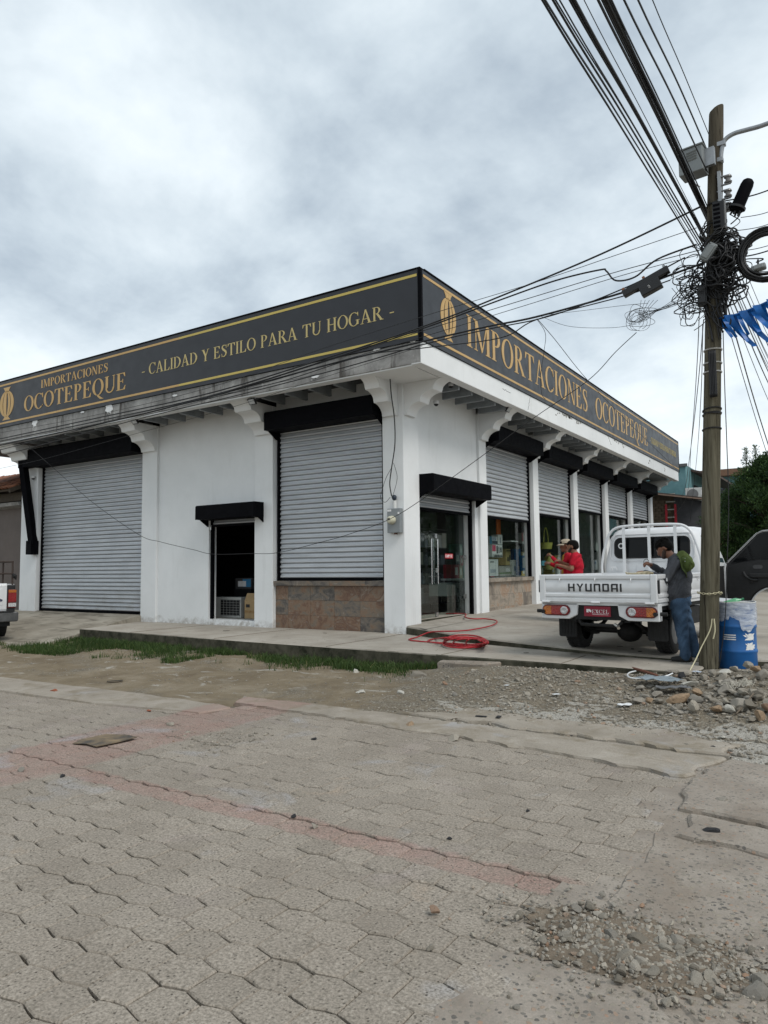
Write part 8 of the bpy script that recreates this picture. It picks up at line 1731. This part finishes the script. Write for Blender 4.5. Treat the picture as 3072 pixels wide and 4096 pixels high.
# ------------------------------------------------------------------ left neighbour
nb = thing('neighbour_house', 'brown-grey plastered house with clay tile roof at the left edge', 'house', (-24, 12.6, -0.3)); TAUPE = plain('taupe_plaster', (0.125, 0.103, 0.092), 0.85, 0, 0.1, 1.5, 0.2, 30); CLAY = plain('clay_roof_tile', (0.21, 0.085, 0.045), 0.85, 0, 0.5, 5, 0.4)
part(MB().box(-32, -21.30, 12.60, 12.9, -0.3, 3.52), 'wall', TAUPE, nb); part(MB().prism([(12.91, -0.3), (16.9, -0.3), (16.9, 3.78), (14.55, 4.72), (12.91, 4.08)], lambda u, v, q: (q, u, v), -32, -21.75), 'gable_wall', TAUPE, nb); part(MB().prism([(12.30, 3.36), (12.66, 3.30), (12.66, 3.52), (12.25, 3.46)], lambda u, v, q: (q, u, v), -32, -21.32), 'eave_plaster', RAW, nb); part(MB().box(-32, -21.34, 12.42, 12.62, 3.52, 3.78), 'eave_beam', plain('old_eave_wood', (0.07, 0.055, 0.04), 0.9), nb)
rf = part(MB().prism([(12.05, 3.78), (14.55, 4.74), (17.2, 3.70), (17.2, 3.76), (14.55, 4.80), (12.05, 3.84)], lambda u, v, q: (q, u, v), -32, -21.40), 'roof', plain('roof_board', (0.06, 0.045, 0.03), 0.9), nb)
tm = MB(); nt_ = 7
vs_ = [(0.085 * math.cos(math.pi * k / (nt_ - 1)) * (1 - 0.12 * e), e * 0.44, 0.055 * math.sin(math.pi * k / (nt_ - 1)) + 0.02 * e) for e in (0, 1) for k in range(nt_)]; tm.add(vs_, [(k, k + 1, nt_ + k + 1, nt_ + k) for k in range(nt_ - 1)]); tme = tm.mesh('roof_tile', CLAY, smooth=True); sl_ = math.atan2(0.96, 2.5); ro = org(rf)
for i in range(26):
    for j in range(7):
        o = bpy.data.objects.new('roof_tile', tme); link(o, rf); o.location = Vector((-21.46 - i * 0.185, 11.98 + j * 0.37 * math.cos(sl_), 3.83 + j * 0.37 * math.sin(sl_) + rs.uniform(0, .02))) - ro; o.rotation_euler = (sl_ - 0.03, rs.uniform(-.04, .04), rs.uniform(-.05, .05)); o.modifiers.new('s', 'SOLIDIFY').thickness = 0.012
part(MB().prism([(12.02, 3.72), (12.02, 3.86), (13.4, 4.52), (13.4, 4.36)], lambda u, v, q: (q, u, v), -21.42, -21.36), 'verge_board', plain('old_eave_wood', (0.07, 0.055, 0.04), 0.9), nb)
# ------------------------------------------------------------------ houses down the side street
TEAL = NT('teal_limewash'); _P = TEAL.geo.outputs['Position']; TEAL = TEAL.done(TEAL.ramp(TEAL.noise(1.3, 7, 0.7, 0.3, _P), (0.3, (0.075, 0.17, 0.185)), (0.55, (0.115, 0.23, 0.245)), (0.75, (0.17, 0.29, 0.30))), 0.85, TEAL.bump(TEAL.noise(9, 6, 0.7, 0, _P), 0.3, 0.02))
tq = thing('teal_house', 'two-storey teal house rising behind the end of the shop', 'house', (-8.5, 41, 0))
part(MB().box(-12.5, -6.95, 38.6, 50, 0, 6.35), 'wall', TEAL, tq); part(MB().box(-12.6, -6.85, 38.5, 38.62, 6.25, 6.40), 'parapet_cap', plain('old_cement', (0.10, 0.10, 0.10), 0.9), tq)
part(MB().prism([(-7.4, 6.30), (-5.6, 5.75), (-5.6, 5.85), (-7.4, 6.42)], lambda u, v, q: (u, q, v), 40.0, 50.0), 'roof', plain('rust_sheet', (0.075, 0.05, 0.04), 0.8), tq)
wn = part(MB().box(-6.97, -6.93, 40.6, 44.5, 3.6, 5.5), 'window', plain('window_dark', (0.01, 0.01, 0.012), 0.2), tq)
for k in range(12): part(MB().tube([(-6.9, 40.7 + k * 0.33, 3.6), (-6.9, 40.7 + k * 0.33, 5.5)], 0.018, 5), 'grille_bar', INK, wn)
br = thing('lean_to', 'low lean-to with bare mud-brick wall and sloping sheet roof behind the shop', 'shed', (-7.5, 36.4, 0)); MUD = plain('mud_mortar', (0.10, 0.075, 0.05), 0.95, 0, 0.3, 6, 0.5); MBR = plain('mud_brick', (0.155, 0.115, 0.078), 0.95, 0, 0.35, 3, 0.6, 25)
bw = part(MB().prism([(-9.6, 0), (-7.12, 0), (-7.12, 4.55), (-9.6, 4.95)], XZ, 36.45, 36.8), 'brick_wall', MUD, br); part(MB().prism([(-7.118, 0), (-5.9, 0), (-5.9, 4.28), (-7.118, 4.53)], XZ, 36.3, 36.8), 'grey_wall', plain('grey_plaster', (0.085, 0.085, 0.09), 0.9, 0, 0.2, 2), br)
bme = {}; ob_ = org(bw)
for r_ in range(14):
    for c in range(9):
        x = -9.45 + c * 0.29 + (r_ % 2) * 0.14; z = 3.0 + r_ * 0.13
        if z > 4.70 - (x + 9.6) * 0.16 or x > -7.3: continue
        kk = (r_ * 3 + c) % 5
        if kk not in bme:
            q = random.Random(kk); mb = MB(); mb.box(-0.13, 0.13, -0.03, 0.03, 0, 0.105); mb.v = [(a + q.uniform(-.015, .015), b + q.uniform(-.012, .012), c_ + q.uniform(-.01, .01)) for a, b, c_ in mb.v]; bme[kk] = mb.mesh('brick', MBR)
        o = bpy.data.objects.new('brick', bme[kk]); link(o, bw); o.location = Vector((x, 36.44, z)) - ob_
part(MB().box(-9.6, -7.13, 36.40, 36.45, 0, 3.02), 'green_dado', plain('green_limewash', (0.045, 0.145, 0.105), 0.85, 0, 0.25, 2), br)
part(MB().prism([(-9.8, 5.05), (-5.7, 4.33), (-5.7, 4.40), (-9.8, 5.12)], XZ, 35.7, 38.5), 'roof', plain('lean_roof', (0.09, 0.075, 0.065), 0.8, 0, 0.3), br); part(MB().prism([(-9.8, 5.00), (-5.7, 4.28), (-5.7, 4.34), (-9.8, 5.06)], XZ, 35.66, 35.70), 'fascia', plain('pale_fascia', (0.30, 0.20, 0.15), 0.8), br)
acx = fy(2785, 1978, 37.2); ac2 = thing('air_conditioner', 'white air-conditioner unit on the lean-to roof left of the pole', 'air conditioner', (acx.x, 37.2, acx.z - 0.3), math.radians(12)); ACW = plain('ac_white', (0.50, 0.50, 0.48), 0.5); MB().box(-0.48, 0.48, -0.17, 0.17, 0, 0.62).build('case', ACW, ac2, bevel=0.01); MB().lathe([(0.24, 0), (0.25, 0.012), (0.001, 0.013)], 20, Matrix.Translation((-0.16, -0.172, 0.31)) @ Matrix.Rotation(math.pi / 2, 4, 'X')).build('fan_grille', plain('fan_dark', (0.14, 0.14, 0.14), 0.6), ac2); MB().box(0.2, 0.42, -0.174, -0.171, 0.25, 0.5).build('label_plate', WPRINT, ac2)
ld = thing('ladder', 'red ladder with pale rungs standing against the mud-brick wall', 'ladder', (-8.05, 36.0, 0.3)); REDL = plain('red_ladder', (0.36, 0.02, 0.03), 0.45); a, b = fy(2664, 2018, 36.0), fy(2701, 2018, 36.0); ld.location.x = (a.x + b.x) / 2; w_ = (b.x - a.x) / 2
for s_ in (-1, 1): MB().box(s_ * w_ - 0.05, s_ * w_ + 0.05, -0.03, 0.03, 0, a.z - 0.3).build('rail', REDL, ld)
for k in range(12): MB().box(-w_, w_, -0.02, 0.02, 0.3 + k * 0.37 - 0.03, 0.3 + k * 0.37 + 0.02).build('rung', plain('pale_rung', (0.35, 0.33, 0.29), 0.6), ld)
fh = thing('teal_house', 'far teal house with brown roof edge behind the dark tree', 'house', (-3, 56, 0)); part(MB().box(-9, 12, 55, 62, 0, 7.4), 'wall', TEAL, fh); part(MB().box(-9.6, 12.4, 54.2, 62.4, 7.4, 7.85), 'roof', plain('brown_roof_edge', (0.17, 0.095, 0.06), 0.85), fh)
for x0 in (-8.4, -4.2, 0.4): q = part(MB().box(x0, x0 + 1.9, 54.95, 55.02, 4.6, 6.6), 'window', plain('window_dark', (0.01, 0.01, 0.012), 0.2), fh); [part(MB().box(x0 + 0.1 + k * 0.4, x0 + 0.14 + k * 0.4, 54.88, 54.92, 4.6, 6.6), 'grille_bar', INK, q) for k in range(5)]
gw = thing('yard_gate', 'dark red-brown yard wall and gate under the tree', 'gate', (-4, 41, 0)); GB = plain('oxide_wall', (0.075, 0.035, 0.028), 0.9, 0, 0.3, 1.5); part(MB().box(-6.4, -4.9, 40.9, 41.2, -0.1, 3.4), 'wall', GB, gw); part(MB().box(-4.9, 9, 41.0, 41.15, -0.1, 3.0), 'gate_leaf', plain('gate_dark', (0.02, 0.02, 0.022), 0.7), gw)
for k in range(9): part(MB().box(-4.7 + k * 0.62, -4.64 + k * 0.62, 40.9, 40.99, 0, 3.2), 'gate_post', plain('gate_bar', (0.09, 0.06, 0.05), 0.7), gw)
pp = part(MB().box(-6.1, -5.75, 40.84, 40.89, 0.6, 3.0), 'lattice_panel', plain('lattice_red', (0.13, 0.055, 0.04), 0.8), gw); [part(MB().box(-6.02, -5.84, 40.8, 40.835, 0.75 + k * 0.3, 0.93 + k * 0.3), 'lattice_hole', INK, pp) for k in range(7)]
# ------------------------------------------------------------------ trees: tapered trunk, limbs, crowns of small leaf sprays
LEAFG = m_leaf('feathery_leaf', (0.014, 0.042, 0.012), (0.070, 0.125, 0.034), 0.2); BARK = plain('tree_bark', (0.07, 0.055, 0.04), 0.9, 0, 0.3, 8, 0.6)
def tree_mesh(seed, hgt, rad, low, n_cl, per):
    g = np.random.default_rng(seed); tr = MB(); tr.tube(catmull([(0, 0, 0), (0.05, 0.02, hgt * .3), (-0.04, 0.03, hgt * .6), (0.02, 0, hgt * .92)], 4), [0.17 * (1 - 0.9 * i / 12) for i in range(13)], 8)
    C = []
    for k in range(n_cl):
        z = low + (hgt - low) * g.random() ** 0.85; t = (z - low) / (hgt - low); R_ = rad * (math.sin(math.pi * min(1, 0.22 + 0.80 * t)) ** 0.7) * (0.85 + 0.3 * g.random()); a = g.uniform(0, 6.283); q = R_ * g.random() ** 0.45
        C.append((q * math.cos(a), q * math.sin(a), z, g.uniform(.22, .5)))
        if k % 5 == 0: tr.tube([(0, 0, z * .75), (q * .5 * math.cos(a), q * .5 * math.sin(a), z * .92), (q * math.cos(a), q * math.sin(a), z)], [0.045, 0.03, 0.012], 5)
    V, F = [], []
    for cx_, cy_, cz_, r_ in C:
        m = per; d = g.normal(0, 1, (m, 3)); d /= np.linalg.norm(d, axis=1)[:, None]; p = np.array([cx_, cy_, cz_]) + d * r_ * (g.random((m, 1)) ** .5) * np.array([1, 1, .75])
        ax = d * .6 + np.array([0, 0, .35]) + g.normal(0, .45, (m, 3)); ax /= np.linalg.norm(ax, axis=1)[:, None]; sd = np.cross(ax, g.normal(0, 1, (m, 3))); sd /= np.linalg.norm(sd, axis=1)[:, None]; L_ = g.uniform(.09, .22, (m, 1)); w = g.uniform(.012, .030, (m, 1)); b = len(V) * 4
        V.append(np.stack([p, p + ax * L_ * .5 + sd * w, p + ax * L_, p + ax * L_ * .5 - sd * w], 1).reshape(-1, 3))
    V = np.concatenate(V); n = len(V) // 4; F = (np.arange(n) * 4)[:, None] + np.array([[0, 1, 2, 3]]); me = bpy.data.meshes.new('crown'); me.from_pydata(V.tolist(), [], F.tolist()); me.materials.append(LEAFG)
    return tr.mesh('trunk', BARK, smooth=True), me
TM = [tree_mesh(1, 5.6, 2.1, 1.0, 210, 120), tree_mesh(2, 6.2, 2.5, 0.8, 240, 120)]
for (px, py, yd, k, s_, lab) in ((2985, 2300, 33.5, 0, 0.80, 'feathery dark green tree just right of the pole'), (3075, 2300, 31.5, 1, 0.84, 'broad dark green tree cut off by the right picture edge'), (3205, 2300, 33, 0, 1.1, None), (3330, 2300, 30, 1, 1.05, None), (3480, 2300, 33, 0, 1.15, None)):  # last three stand out of view, added for the shop glass to reflect
    p = fy(px, py, yd); t = thing('tree', lab or 'unseen dark green tree added beyond the right picture edge for window reflections', 'tree', (p.x, yd, 0.1), px * 0.7, None if lab else 'unseen trees added for the window reflections'); t.scale = (s_, s_, s_)
    for nm, me in zip(('trunk', 'crown'), TM[k]): o = bpy.data.objects.new(nm, me); link(o, t)
# thin upright shoots above the crown
for px, py, h in ((2982, 1800, 1.2), (3020, 1790, 1.3), (3060, 1815, 1.0)):
    p = fy(px, py, 32.5); g = np.random.default_rng(px); V = []
    for k in range(420):
        t = g.random(); q = np.array([p.x + g.normal(0, .16 * (1 - t) + .03), 32.5 + g.normal(0, .15), p.z - h + h * t * 1.05]); ax = np.array([g.normal(0, .5), g.normal(0, .5), .7]); ax /= np.linalg.norm(ax); sd = np.cross(ax, g.normal(0, 1, 3)); sd /= np.linalg.norm(sd); L_ = g.uniform(.06, .13); V += [q, q + ax * L_ * .5 + sd * .014, q + ax * L_, q + ax * L_ * .5 - sd * .014]
    me = bpy.data.meshes.new('shoot'); me.from_pydata([tuple(v) for v in V], [], [(4 * i, 4 * i + 1, 4 * i + 2, 4 * i + 3) for i in range(420)]); me.materials.append(LEAFG); sh = thing('leaf_shoot', {2982: 'leftmost upright feathery shoot above the trees', 3020: 'middle upright feathery shoot above the trees', 3060: 'rightmost upright feathery shoot above the trees'}[px], 'plant', (p.x, 32.5, p.z - h)); o = bpy.data.objects.new('leaves', me); o.location = (-p.x, -32.5, -(p.z - h)); link(o, sh); MB().tube([(0, 0, -1.5), (0, 0, 0.5), (0.02, 0, h)], [.03, .02, .006], 5).build('stem', BARK, sh)
